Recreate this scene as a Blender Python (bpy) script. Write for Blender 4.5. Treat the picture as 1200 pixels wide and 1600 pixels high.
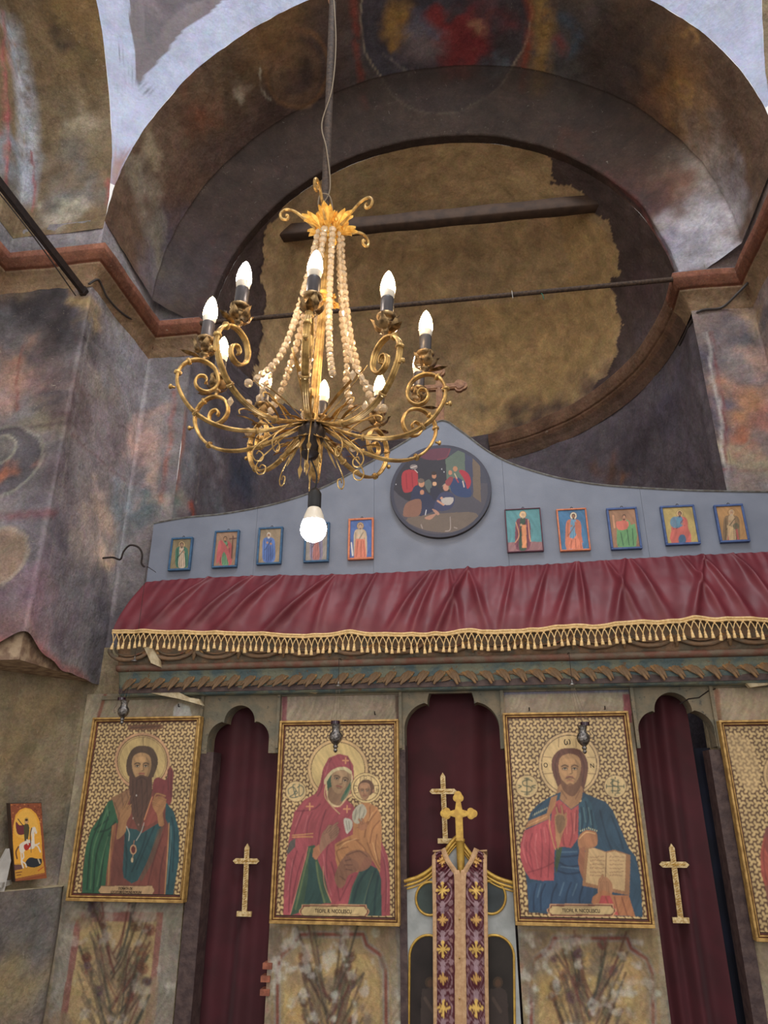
import bpy, bmesh, math, random
import numpy as np
from mathutils import Vector, Matrix
random.seed(7); RNG = np.random.RandomState(7)
S = bpy.context.scene
for o in list(bpy.data.objects): bpy.data.objects.remove(o)
# ------------------------------------------------------------ camera, world, lights, exposure
FPX = 1110.0
PITCH, YAW = math.radians(22.17), math.radians(8.13)
CAM = np.array([0.0, 0.0, 1.6])
fw = np.array([-math.sin(YAW)*math.cos(PITCH), math.cos(YAW)*math.cos(PITCH), math.sin(PITCH)])
rt = np.array([math.cos(YAW), math.sin(YAW), 0.0]); up = np.cross(rt, fw)
cd = bpy.data.cameras.new('camera'); cam = bpy.data.objects.new('camera', cd); S.collection.objects.link(cam)
cd.sensor_fit = 'VERTICAL'; cd.sensor_height = 36.0; cd.lens = 36.0*FPX/1600.0
cam.matrix_world = Matrix(((rt[0], up[0], -fw[0], CAM[0]), (rt[1], up[1], -fw[1], CAM[1]), (rt[2], up[2], -fw[2], CAM[2]), (0, 0, 0, 1)))
cd.clip_start = 0.05
S.camera = cam
S.view_settings.view_transform = 'Standard'; S.view_settings.look = 'None'; S.view_settings.gamma = 1.0
S.view_settings.use_curve_mapping = False; S.view_settings.exposure = 0.0
W = bpy.data.worlds.new('world'); S.world = W; W.use_nodes = True
W.node_tree.nodes['Background'].inputs[0].default_value = (1.0, 0.955, 0.92, 1)
W.node_tree.nodes['Background'].inputs[1].default_value = 0.95
def area(name, loc, target, size, power, col):
    d = bpy.data.lights.new(name, 'AREA'); d.shape = 'RECTANGLE'; d.size, d.size_y = size; d.energy = power; d.color = col
    o = bpy.data.objects.new(name, d); S.collection.objects.link(o); o.location = loc
    o.rotation_euler = (Vector(target)-Vector(loc)).to_track_quat('-Z', 'Y').to_euler(); return o
# daylight falling from the windows of the dome drum over the nave
area('dome_window_light', (0.4, 0.2, 8.6), (-0.3, 3.4, 4.6), (1.6, 1.6), 180, (0.90, 0.94, 1.0))
# daylight from the nave door and windows behind the visitor
area('nave_window_light', (1.2, -3.5, 3.0), (-0.3, 4.0, 2.2), (2.0, 2.0), 45, (1.0, 0.93, 0.84))
BULB_W, LED_W = 75.0, 130.0

# ------------------------------------------------------------ helpers
def at(px, py, Y):                       # photograph pixel -> point on the plane Y
    r = fw*FPX + rt*(px-600.0) - up*(py-800.0)
    return CAM + r*(Y/r[1])
def proj(P):
    d = np.asarray(P, float)-CAM; z = d@fw
    return 600+FPX*(d@rt)/z, 800-FPX*(d@up)/z, z
def lin(c):
    c = np.asarray(c, float)/255.0
    return np.where(c <= 0.04045, c/12.92, ((c+0.055)/1.055)**2.4)
def hsh(ix, iy, iz):
    n = (ix*374761393 + iy*668265263 + iz*1274126177) & 0xffffffff
    n = ((n ^ (n >> 13))*1274126177) & 0xffffffff
    return ((n ^ (n >> 16)) & 0xffff)/65535.0
def vnoise(P):
    i = np.floor(P).astype(np.int64); f = P-i; f = f*f*(3-2*f); r = 0
    for dx in (0, 1):
        for dy in (0, 1):
            for dz in (0, 1):
                w = (f[:, 0] if dx else 1-f[:, 0])*(f[:, 1] if dy else 1-f[:, 1])*(f[:, 2] if dz else 1-f[:, 2])
                r = r + w*hsh(i[:, 0]+dx+5000, i[:, 1]+dy+5000, i[:, 2]+dz+5000)
    return r
def fbm(P, s, o=4):
    r, a, t = 0, 1.0, 0
    for k in range(o):
        r = r+a*vnoise(P*s*(2**k)+17.3*k); t += a; a *= 0.5
    return r/t
def wloc(o):
    v = Vector((0, 0, 0))
    while o is not None: v += Vector(o.location); o = o.parent
    return v
def link(ob, parent=None):
    S.collection.objects.link(ob)
    if parent is not None: ob.parent = parent; ob.location = -wloc(parent)
    return ob
def tag(o, label=None, cat=None, group=None, kind=None):
    for k, v in (('label', label), ('category', cat), ('group', group), ('kind', kind)):
        if v: o[k] = v
    return o
def thing(name, label, cat, loc=(0, 0, 0), group=None):
    o = bpy.data.objects.new(name, None); o.empty_display_size = 0.1; o.location = loc
    S.collection.objects.link(o); return tag(o, label, cat, group)
def mk(name, V, Fc, mat=None, parent=None, smooth=False, col=None):
    """mesh object from world coordinates; stays where it is when parented"""
    me = bpy.data.meshes.new(name)
    V = np.asarray(V, float)
    if isinstance(Fc, np.ndarray):
        n = len(Fc); k = Fc.shape[1]
        me.vertices.add(len(V)); me.vertices.foreach_set('co', V.astype(np.float32).ravel())
        me.loops.add(n*k); me.loops.foreach_set('vertex_index', Fc.astype(np.int32).ravel())
        me.polygons.add(n); me.polygons.foreach_set('loop_start', np.arange(0, n*k, k, dtype=np.int32))
        me.polygons.foreach_set('loop_total', np.full(n, k, dtype=np.int32)); me.update(calc_edges=True); me.validate()
    else:
        me.from_pydata([tuple(v) for v in V], [], [tuple(f) for f in Fc]); me.update()
    if smooth: me.polygons.foreach_set('use_smooth', [True]*len(me.polygons))
    if col is not None:
        a = me.color_attributes.new('Col', 'FLOAT_COLOR', 'POINT')
        a.data.foreach_set('color', np.c_[np.clip(col, 0, 1), np.ones(len(V))].astype(np.float32).ravel())
    if mat: me.materials.append(mat)
    o = bpy.data.objects.new(name, me); return link(o, parent)
def share(name, me, parent=None, loc=(0, 0, 0), rot=(0, 0, 0), scale=(1, 1, 1), ploc=None):
    o = bpy.data.objects.new(name, me); S.collection.objects.link(o)
    if parent is not None:
        o.parent = parent; loc = Vector(loc)-wloc(parent)
    o.location = loc; o.rotation_euler = rot; o.scale = scale; return o
class G:                                    # geometry collector
    def __init__(s): s.v = []; s.f = []
    def add(s, V, Fc):
        n = len(s.v); s.v += [tuple(p) for p in V]; s.f += [tuple(i+n for i in f) for f in Fc]; return s
    def box(s, a, b):
        (x0, y0, z0), (x1, y1, z1) = a, b
        return s.add([(x0,y0,z0),(x1,y0,z0),(x1,y1,z0),(x0,y1,z0),(x0,y0,z1),(x1,y0,z1),(x1,y1,z1),(x0,y1,z1)],
                     [(0,3,2,1),(4,5,6,7),(0,1,5,4),(1,2,6,5),(2,3,7,6),(3,0,4,7)])
    def tube(s, pts, r, n=6, caps=True):
        pts = [np.array(p, float) for p in pts]; m = len(pts)
        rs = r if hasattr(r, '__len__') else [r]*m
        t0 = pts[1]-pts[0]; ref = np.array([0, 0, 1.0])
        if abs(t0@ref) > 0.9*np.linalg.norm(t0): ref = np.array([1.0, 0, 0])
        V = []; u = None
        for i in range(m):
            t = pts[min(i+1, m-1)]-pts[max(i-1, 0)]; t = t/(np.linalg.norm(t)+1e-12)
            if u is None: u = np.cross(t, ref)
            u = u-(u@t)*t; u /= (np.linalg.norm(u)+1e-12); w = np.cross(t, u)
            for k in range(n):
                a = 2*math.pi*k/n; V.append(pts[i]+rs[i]*(math.cos(a)*u+math.sin(a)*w))
        Fc = [(i*n+k, i*n+(k+1) % n, (i+1)*n+(k+1) % n, (i+1)*n+k) for i in range(m-1) for k in range(n)]
        if caps: Fc += [tuple(range(n))[::-1], tuple(range((m-1)*n, m*n))]
        return s.add(V, Fc)
    def lathe(s, prof, c=(0, 0, 0), n=16, sx=1, sy=1):
        V = []
        for r, z in prof:
            for k in range(n):
                a = 2*math.pi*k/n; V.append((c[0]+r*sx*math.cos(a), c[1]+r*sy*math.sin(a), c[2]+z))
        m = len(prof)
        Fc = [(i*n+k, i*n+(k+1) % n, (i+1)*n+(k+1) % n, (i+1)*n+k) for i in range(m-1) for k in range(n)]
        Fc += [tuple(range(n))[::-1], tuple(range((m-1)*n, m*n))]
        return s.add(V, Fc)
    def prism(s, poly, y0, y1):              # polygon in XZ, thickness along Y (y0 front)
        n = len(poly); V = [(x, y0, z) for x, z in poly]+[(x, y1, z) for x, z in poly]
        Fc = [tuple(range(n)), tuple(range(2*n-1, n-1, -1))]+[(i, i+n, (i+1) % n+n, (i+1) % n) for i in range(n)]
        return s.add(V, Fc)
    def build(s, name, mat, parent=None, smooth=False):
        o = mk(name, s.v, s.f, mat, parent, smooth)
        bm = bmesh.new(); bm.from_mesh(o.data); bmesh.ops.recalc_face_normals(bm, faces=bm.faces); bm.to_mesh(o.data); bm.free()
        if smooth and hasattr(o.data, 'set_sharp_from_angle'): o.data.set_sharp_from_angle(angle=math.radians(50))
        return o
    def mesh(s, name, mat, smooth=False):
        me = bpy.data.meshes.new(name); me.from_pydata(s.v, [], s.f); me.materials.append(mat)
        bm = bmesh.new(); bm.from_mesh(me); bmesh.ops.recalc_face_normals(bm, faces=bm.faces); bm.to_mesh(me); bm.free()
        if smooth: me.polygons.foreach_set('use_smooth', [True]*len(me.polygons))
        return me
def smooth(pts, k=6, closed=False):
    P = [np.array(p, float) for p in pts]; n = len(P); out = []
    for i in range(n if closed else n-1):
        p0, p1, p2, p3 = (P[(i-1) % n], P[i], P[(i+1) % n], P[(i+2) % n]) if closed else (P[max(i-1, 0)], P[i], P[i+1], P[min(i+2, n-1)])
        for j in range(k):
            t = j/k; out.append(0.5*((2*p1)+(-p0+p2)*t+(2*p0-5*p1+4*p2-p3)*t*t+(-p0+3*p1-3*p2+p3)*t**3))
    if not closed: out.append(P[-1])
    return out
# ------------------------------------------------------------ materials
def mat(name, col, rough=0.6, metal=0.0, col2=None, nscale=20, nmix=1.0, bump=0.0, bscale=60, emit=None, trans=0, spec=0.5, ramp=(0.4, 0.6), sheen=0):
    m = bpy.data.materials.new(name); m.use_nodes = True; nt = m.node_tree; N = nt.nodes; L = nt.links
    b = N['Principled BSDF']; c = tuple(lin(col))+(1,)
    b.inputs['Base Color'].default_value = c; b.inputs['Roughness'].default_value = rough; b.inputs['Metallic'].default_value = metal
    b.inputs['Specular IOR Level'].default_value = spec; b.inputs['Transmission Weight'].default_value = trans
    if sheen: b.inputs['Sheen Weight'].default_value = sheen
    tc = N.new('ShaderNodeTexCoord')
    if col2 is not None:
        n = N.new('ShaderNodeTexNoise'); n.inputs['Scale'].default_value = nscale; n.inputs['Detail'].default_value = 6
        L.new(tc.outputs['Object'], n.inputs['Vector'])
        r = N.new('ShaderNodeValToRGB'); r.color_ramp.elements[0].position, r.color_ramp.elements[1].position = ramp
        r.color_ramp.elements[0].color = c; r.color_ramp.elements[1].color = tuple(lin(col2))+(1,)
        L.new(n.outputs['Fac'], r.inputs[0]); L.new(r.outputs[0], b.inputs['Base Color'])
    if bump:
        n2 = N.new('ShaderNodeTexNoise'); n2.inputs['Scale'].default_value = bscale; n2.inputs['Detail'].default_value = 5
        L.new(tc.outputs['Object'], n2.inputs['Vector'])
        bp = N.new('ShaderNodeBump'); bp.inputs['Strength'].default_value = bump; bp.inputs['Distance'].default_value = 0.01
        L.new(n2.outputs['Fac'], bp.inputs['Height']); L.new(bp.outputs[0], b.inputs['Normal'])
    if emit:
        b.inputs['Emission Color'].default_value = tuple(lin(emit[0]))+(1,); b.inputs['Emission Strength'].default_value = emit[1]
    return m
def painted(name, rough=0.8, bump=0.3, bscale=30, var=0.35, flakes=0.0, spec=0.3, fine=60):
    """surface whose own paint is held in the colour attribute; noise adds grain, stains and flaked spots"""
    m = bpy.data.materials.new(name); m.use_nodes = True; nt = m.node_tree; N = nt.nodes; L = nt.links
    b = N['Principled BSDF']; b.inputs['Roughness'].default_value = rough; b.inputs['Specular IOR Level'].default_value = spec
    a = N.new('ShaderNodeAttribute'); a.attribute_name = 'Col'; tc = N.new('ShaderNodeTexCoord'); src = a.outputs['Color']
    if var:
        for sc, k in ((6, 1.0), (fine, 0.7)):
            n = N.new('ShaderNodeTexNoise'); n.inputs['Scale'].default_value = sc; n.inputs['Detail'].default_value = 8; n.inputs['Roughness'].default_value = 0.65
            n.inputs['Distortion'].default_value = 0.6
            L.new(tc.outputs['Object'], n.inputs['Vector'])
            mr = N.new('ShaderNodeMapRange'); mr.inputs[1].default_value = 0.3; mr.inputs[2].default_value = 0.7
            mr.inputs[3].default_value = 1-var*k; mr.inputs[4].default_value = 1+var*k
            L.new(n.outputs['Fac'], mr.inputs[0])
            mx = N.new('ShaderNodeVectorMath'); mx.operation = 'SCALE'; L.new(src, mx.inputs[0]); L.new(mr.outputs[0], mx.inputs['Scale']); src = mx.outputs[0]
    if flakes:
        for sc, k in ((8, 0.17), (30, 0.15)):          # drifting pigment tints
            n = N.new('ShaderNodeTexNoise'); n.inputs['Scale'].default_value = sc; n.inputs['Detail'].default_value = 7; n.inputs['Roughness'].default_value = 0.7; n.inputs['Distortion'].default_value = 1.2
            L.new(tc.outputs['Object'], n.inputs['Vector']); vm = N.new('ShaderNodeVectorMath'); vm.operation = 'MULTIPLY_ADD'
            vm.inputs[1].default_value = (2*k, 2*k, 2*k); vm.inputs[2].default_value = (1-k, 1-k, 1-k); L.new(n.outputs['Color'], vm.inputs[0])
            mu = N.new('ShaderNodeVectorMath'); mu.operation = 'MULTIPLY'; L.new(src, mu.inputs[0]); L.new(vm.outputs[0], mu.inputs[1]); src = mu.outputs[0]
        n = N.new('ShaderNodeTexNoise'); n.inputs['Scale'].default_value = 26; n.inputs['Detail'].default_value = 9; n.inputs['Roughness'].default_value = 0.75; n.inputs['Distortion'].default_value = 1.5
        L.new(tc.outputs['Object'], n.inputs['Vector'])
        mr = N.new('ShaderNodeMapRange'); mr.inputs[1].default_value = 0.62; mr.inputs[2].default_value = 0.68; mr.inputs[4].default_value = flakes
        L.new(n.outputs['Fac'], mr.inputs[0])
        mx = N.new('ShaderNodeMix'); mx.data_type = 'RGBA'; L.new(mr.outputs[0], mx.inputs['Factor']); L.new(src, mx.inputs['A'])
        mx.inputs['B'].default_value = tuple(lin((176, 166, 150)))+(1,); src = mx.outputs['Result']
        n = N.new('ShaderNodeTexNoise'); n.inputs['Scale'].default_value = 14; n.inputs['Detail'].default_value = 9; n.inputs['Roughness'].default_value = 0.7; n.inputs['Distortion'].default_value = 2
        L.new(tc.outputs['Generated'], n.inputs['Vector'])
        mr = N.new('ShaderNodeMapRange'); mr.inputs[1].default_value = 0.6; mr.inputs[2].default_value = 0.72; mr.inputs[4].default_value = flakes*0.9
        L.new(n.outputs['Fac'], mr.inputs[0])
        mx = N.new('ShaderNodeMix'); mx.data_type = 'RGBA'; L.new(mr.outputs[0], mx.inputs['Factor']); L.new(src, mx.inputs['A'])
        mx.inputs['B'].default_value = tuple(lin((60, 48, 44)))+(1,); src = mx.outputs['Result']
    L.new(src, b.inputs['Base Color'])
    if bump:
        n2 = N.new('ShaderNodeTexNoise'); n2.inputs['Scale'].default_value = bscale; n2.inputs['Detail'].default_value = 8; n2.inputs['Roughness'].default_value = 0.6
        L.new(tc.outputs['Object'], n2.inputs['Vector'])
        bp = N.new('ShaderNodeBump'); bp.inputs['Strength'].default_value = bump; bp.inputs['Distance'].default_value = 0.02
        L.new(n2.outputs['Fac'], bp.inputs['Height']); L.new(bp.outputs[0], b.inputs['Normal'])
    return m
M = dict(
    fresco=painted('fresco_plaster', 0.85, 0.6, 24, 0.34, 0.6),
    whitewash=painted('whitewashed_plaster', 0.85, 0.35, 18, 0.12, 0.12),
    fresco_soft=painted('sooty_vault_plaster', 0.8, 0.45, 20, 0.32, 0.3),
    panelpaint=painted('painted_panel', 0.42, 0.0, 60, 0.10, 0, 0.45, 120),
    gold=mat('worn_gilt_metal', (218, 180, 112), 0.36, 0.65, (150, 118, 70), 30, bump=0.15, bscale=200),
    giltleaf=mat('bright_gilt', (250, 208, 112), 0.4, 0.45, (226, 174, 80), 60),
    brass=mat('dull_brass', (176, 146, 102), 0.4, 0.8, (95, 76, 52), 60),
    goldpaint=mat('gold_paint', (214, 176, 84), 0.38, 0.35, (190, 150, 72), 45, bump=0.05, bscale=150),
    framegold=mat('frame_gold_paint', (196, 158, 92), 0.5, 0.15, (158, 122, 66), 35, bump=0.15, bscale=120),
    framebrown=mat('frame_red_brown', (104, 52, 40), 0.5, 0, (78, 40, 32), 35),
    socket=mat('dark_socket', (70, 66, 68), 0.35, 0.3), 
    black=mat('black_plastic', (26, 26, 28), 0.5),
    iron=mat('rusty_iron', (50, 37, 29), 0.8, 0.0, (76, 58, 44), 60, bump=0.3, bscale=120),
    darkiron=mat('dark_iron', (44, 38, 38), 0.5, 0.4, (58, 48, 44), 50),
    beam=mat('soot_brown_timber', (76, 56, 42), 0.75, 0, (60, 44, 34), 12, bump=0.2),
    oldwood=mat('carved_old_wood', (124, 86, 62), 0.65, 0, (150, 110, 78), 30, bump=0.4, bscale=70),
    jambwood=mat('dark_aubergine_wood', (66, 50, 50), 0.6, 0, (88, 70, 66), 25, bump=0.3, bscale=60),
    cable=mat('grey_cable', (58, 52, 50), 0.6),
    board=mat('blue_grey_board_paint', (124, 131, 146), 0.6, 0, (112, 119, 134), 7, bump=0.08, bscale=150, ramp=(0.3, 0.7)),
    boardedge=mat('board_edge', (120, 122, 120), 0.6, 0, (92, 88, 80), 30),
    blueframe=mat('blue_frame_paint', (68, 92, 142), 0.5, 0, (56, 78, 124), 40),
    blueframe2=mat('teal_blue_frame_paint', (58, 98, 132), 0.5, 0, (48, 82, 116), 40),
    orangeframe=mat('salmon_frame_paint', (206, 128, 92), 0.5, 0, (184, 106, 74), 40),
    plumframe=mat('plum_frame_paint', (98, 56, 70), 0.5, 0, (80, 50, 66), 40),
    velvet=mat('burgundy_satin', (112, 40, 50), 0.5, 0, (98, 34, 44), 5, sheen=0.0, bump=0.05, bscale=300),
    curtain=mat('dark_burgundy_cloth', (78, 24, 34), 0.75, 0, (66, 20, 28), 6, sheen=0.1, bump=0.1, bscale=400),
    navy=mat('navy_cloth', (26, 30, 50), 0.8, 0, (20, 22, 36), 6),
    braid=mat('cream_gold_braid', (238, 206, 150), 0.75, 0, (218, 182, 122), 80, bump=0.4, bscale=250),
    silver=mat('tarnished_silver', (150, 146, 142), 0.3, 0.9, (92, 88, 86), 60, bump=0.5, bscale=120),
    chain=mat('thin_chain', (112, 98, 78), 0.5, 0.5),
    straw=mat('gilt_straw', (236, 212, 160), 0.45, 0.15, (190, 156, 98), 70, bump=0.4, bscale=140),
    doorwhite=mat('grey_white_door_paint', (176, 180, 178), 0.55, 0, (158, 162, 160), 14, bump=0.1),
    marble=mat('white_marble_slab', (198, 194, 186), 0.5, 0, (176, 172, 166), 12),
    crystal=mat('cut_glass_bead', (238, 216, 180), 0.1, 0, None, trans=0.5, spec=1.0, bump=0),
    crackplaster=mat('bare_cream_plaster', (206, 192, 160), 0.9, 0, (176, 158, 124), 30, bump=0.5, bscale=60),
    brownplaster=mat('brown_core_plaster', (170, 148, 122), 0.9, 0, (128, 104, 86), 20, bump=0.6, bscale=40),
    brick=mat('exposed_brick', (170, 104, 80), 0.9, 0, (140, 84, 66), 30, bump=0.5),
    red=mat('red_brown_fillet', (116, 78, 64), 0.75, 0, (112, 98, 82), 18, bump=0.4, bscale=60),
    floor=mat('worn_stone_floor', (120, 110, 98), 0.8, 0, (96, 88, 80), 5, bump=0.3),
    ink=mat('black_lettering', (40, 26, 20), 0.6), inkgold=mat('gold_lettering', (190, 150, 80), 0.5),
)
def emis(name, col, st):
    m = bpy.data.materials.new(name); m.use_nodes = True; b = m.node_tree.nodes['Principled BSDF']
    b.inputs['Base Color'].default_value = (0.9, 0.9, 0.9, 1); b.inputs['Emission Color'].default_value = tuple(lin(col))+(1,); b.inputs['Emission Strength'].default_value = st; return m
M['bulb'] = emis('warm_bulb_glow', (255, 214, 160), BULB_W)
M['bulbcool'] = emis('neutral_bulb_glow', (255, 240, 225), BULB_W)
M['led'] = emis('led_bulb_glow', (226, 234, 255), LED_W)
M['bulbbase'] = mat('white_bulb_base', (236, 226, 208), 0.4)
def ramp_relief(name, base, a, b2, c):
    """old carved and painted wood: base paint, worn through to wood and gesso"""
    m = mat(name, base, 0.7, 0, a, 12, bump=0.7, bscale=45, ramp=(0.42, 0.58)); N = m.node_tree.nodes; L = m.node_tree.links
    pb = N['Principled BSDF']; src = pb.inputs['Base Color'].links[0].from_socket; tc = N['Texture Coordinate'] if 'Texture Coordinate' in N else N.new('ShaderNodeTexCoord')
    for sc, th, cc in ((34, 0.60, b2), (48, 0.67, c)):
        n = N.new('ShaderNodeTexNoise'); n.inputs['Scale'].default_value = sc; n.inputs['Detail'].default_value = 8; n.inputs['Roughness'].default_value = 0.7
        L.new(tc.outputs['Object'], n.inputs['Vector']); mr = N.new('ShaderNodeMapRange'); mr.inputs[1].default_value = th; mr.inputs[2].default_value = th+0.05
        L.new(n.outputs['Fac'], mr.inputs[0]); mx = N.new('ShaderNodeMix'); mx.data_type = 'RGBA'; L.new(mr.outputs[0], mx.inputs['Factor']); L.new(src, mx.inputs['A'])
        mx.inputs['B'].default_value = tuple(lin(cc))+(1,); src = mx.outputs['Result']
    L.new(src, pb.inputs['Base Color']); return m
M['friezetop'] = ramp_relief('brown_carved_frieze', (104, 94, 78), (132, 104, 78), (134, 80, 60), (208, 190, 160))
M['friezelow'] = ramp_relief('blue_green_carved_band', (86, 104, 106), (122, 126, 108), (120, 88, 54), (214, 202, 172))
M['leafwood'] = ramp_relief('gilt_brown_carved_leaf', (156, 116, 70), (118, 94, 68), (184, 146, 88), (208, 196, 160))
M['archstone'] = ramp_relief('grey_green_arch_paint', (112, 108, 92), (132, 120, 98), (86, 84, 76), (180, 168, 140))
# ------------------------------------------------------------ painting on walls (3-D anchored strokes on the surface's own points)
class Surf:
    """a grid surface: rows x cols of points, with a painted colour per point"""
    def __init__(s, P, base, seed=0, rough=0.006, nvar=True):
        s.nr, s.nc = P.shape[:2]; s.P = P.reshape(-1, 3).copy(); s.c = np.tile(lin(base), (len(s.P), 1))
        px, py, z = proj(s.P); s.px = px; s.py = py; s.z = np.where(z > 0.2, z, 1e9)
        s.W = s.P+0.22*(np.c_[fbm(s.P, 6, 5), fbm(s.P+31, 6, 5), fbm(s.P+77, 6, 5)]-0.5)*2
        s.N1 = fbm(s.P+seed, 3.0, 5); s.rough = rough
    def hit(s, x, y):
        d = (s.px-x)**2+(s.py-y)**2+(s.z > 1e8)*1e9; m = d.min(); k = np.where(d < m+9)[0]; return s.P[k[np.argmin(s.z[k])]]
    def blob(s, x, y, r, col, a=1.0, soft=1.0, q=(1, 1, 1), warp=True):
        c = s.hit(x, y); rm = (1.4 if soft == 1.0 else 1)*r*np.linalg.norm(c-CAM)/FPX; W = s.W if warp else s.P
        d = np.sqrt((((W-c)/np.array(q))**2).sum(1))/rm
        w = np.clip((1-d)/soft, 0, 1); w = w*w*(3-2*w)*a
        s.c = s.c*(1-w[:, None])+lin(col)*w[:, None]; return s
    def stroke(s, pts, wpx, col, a=1.0, soft=0.5, warp=0.15):
        H = [s.hit(*p) for p in smooth(pts, 5)] if len(pts) > 2 else [s.hit(*p) for p in pts]
        Wp = s.P+(s.W-s.P)*warp; dm = np.full(len(s.P), 1e9)
        for A, B in zip(H[:-1], H[1:]):
            ab = B-A; t = np.clip(((Wp-A)@ab)/(ab@ab+1e-9), 0, 1); dm = np.minimum(dm, np.linalg.norm(Wp-(A+t[:, None]*ab), axis=1))
        rm = 1.25*wpx*np.linalg.norm(H[0]-CAM)/FPX; w = np.clip((1-dm/rm)/0.9, 0, 1)*a*np.clip(fbm(s.P+5, 22, 4)*2.6-0.45, 0.1, 0.85)
        s.c = s.c*(1-w[:, None])+lin(col)*w[:, None]; return s
    def ring(s, x, y, r, wpx, col, a=1.0, fill=None):
        c = s.hit(x, y); k = np.linalg.norm(c-CAM)/FPX; d = np.linalg.norm(s.P+(s.W-s.P)*0.12-c, axis=1)
        if fill is not None: w = np.clip((r*k-d)/(0.01), 0, 1)*a*0.8; s.c = s.c*(1-w[:, None])+lin(fill)*w[:, None]
        w = np.clip(1.5-np.abs(d-r*k)/(wpx*k), 0, 1)*a; s.c = s.c*(1-w[:, None])+lin(col)*w[:, None]; return s
    def build(s, name, m, amp=None, parent=None, nrm=None):
        nr, nc = s.nr, s.nc; i = np.arange(nr*nc).reshape(nr, nc)
        F_ = np.stack([i[:-1, :-1], i[:-1, 1:], i[1:, 1:], i[1:, :-1]], -1).reshape(-1, 4)
        G3 = s.P.reshape(nr, nc, 3); du = np.gradient(G3, axis=1); dv = np.gradient(G3, axis=0); n = np.cross(du, dv).reshape(-1, 3)
        n /= (np.linalg.norm(n, axis=1)[:, None]+1e-9)
        V = s.P+n*((fbm(s.P, 4, 5)-0.5)*2*(s.rough if amp is None else amp))[:, None]
        v = np.clip(0.80+0.42*s.N1+0.35*(fbm(s.P, 14, 3)-0.5), 0, 2)
        return mk(name, V, F_, m, parent, True, s.c*v[:, None])
def merge_build(name, surfs, m, parent=None):
    Vs, Fs, Cs, n = [], [], [], 0
    for s in surfs:
        nr, nc = s.nr, s.nc; i = np.arange(nr*nc).reshape(nr, nc)
        F_ = np.stack([i[:-1, :-1], i[:-1, 1:], i[1:, 1:], i[1:, :-1]], -1).reshape(-1, 4)
        v = np.clip(0.80+0.42*s.N1+0.35*(fbm(s.P, 14, 3)-0.5), 0, 2)
        dsp = (np.c_[fbm(s.P, 4, 4), fbm(s.P+9, 4, 4), fbm(s.P+19, 4, 4)]-0.5)*2*s.rough   # shared field so joints stay closed
        Vs.append(s.P+dsp); Fs.append(F_+n); Cs.append(s.c*v[:, None]); n += len(s.P)
    return mk(name, np.concatenate(Vs), np.concatenate(Fs), m, parent, True, np.concatenate(Cs))
def polywall(poly, z0, z1, base, res=0.016, seed=0, rough=0.008):
    pts = []
    for (a, b) in zip(poly[:-1], poly[1:]):
        a = np.array(a, float); b = np.array(b, float); n = max(2, int(np.linalg.norm(b-a)/res))
        pts += [a+(b-a)*k/n for k in range(n)]
    pts.append(np.array(poly[-1], float)); pts = np.array(pts); nz = max(2, int((z1-z0)/res)); zz = np.linspace(z0, z1, nz)
    P = np.zeros((nz, len(pts), 3)); P[:, :, 0] = pts[:, 0]; P[:, :, 1] = pts[:, 1]; P[:, :, 2] = zz[:, None]
    return Surf(P, base, seed, rough)
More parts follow.
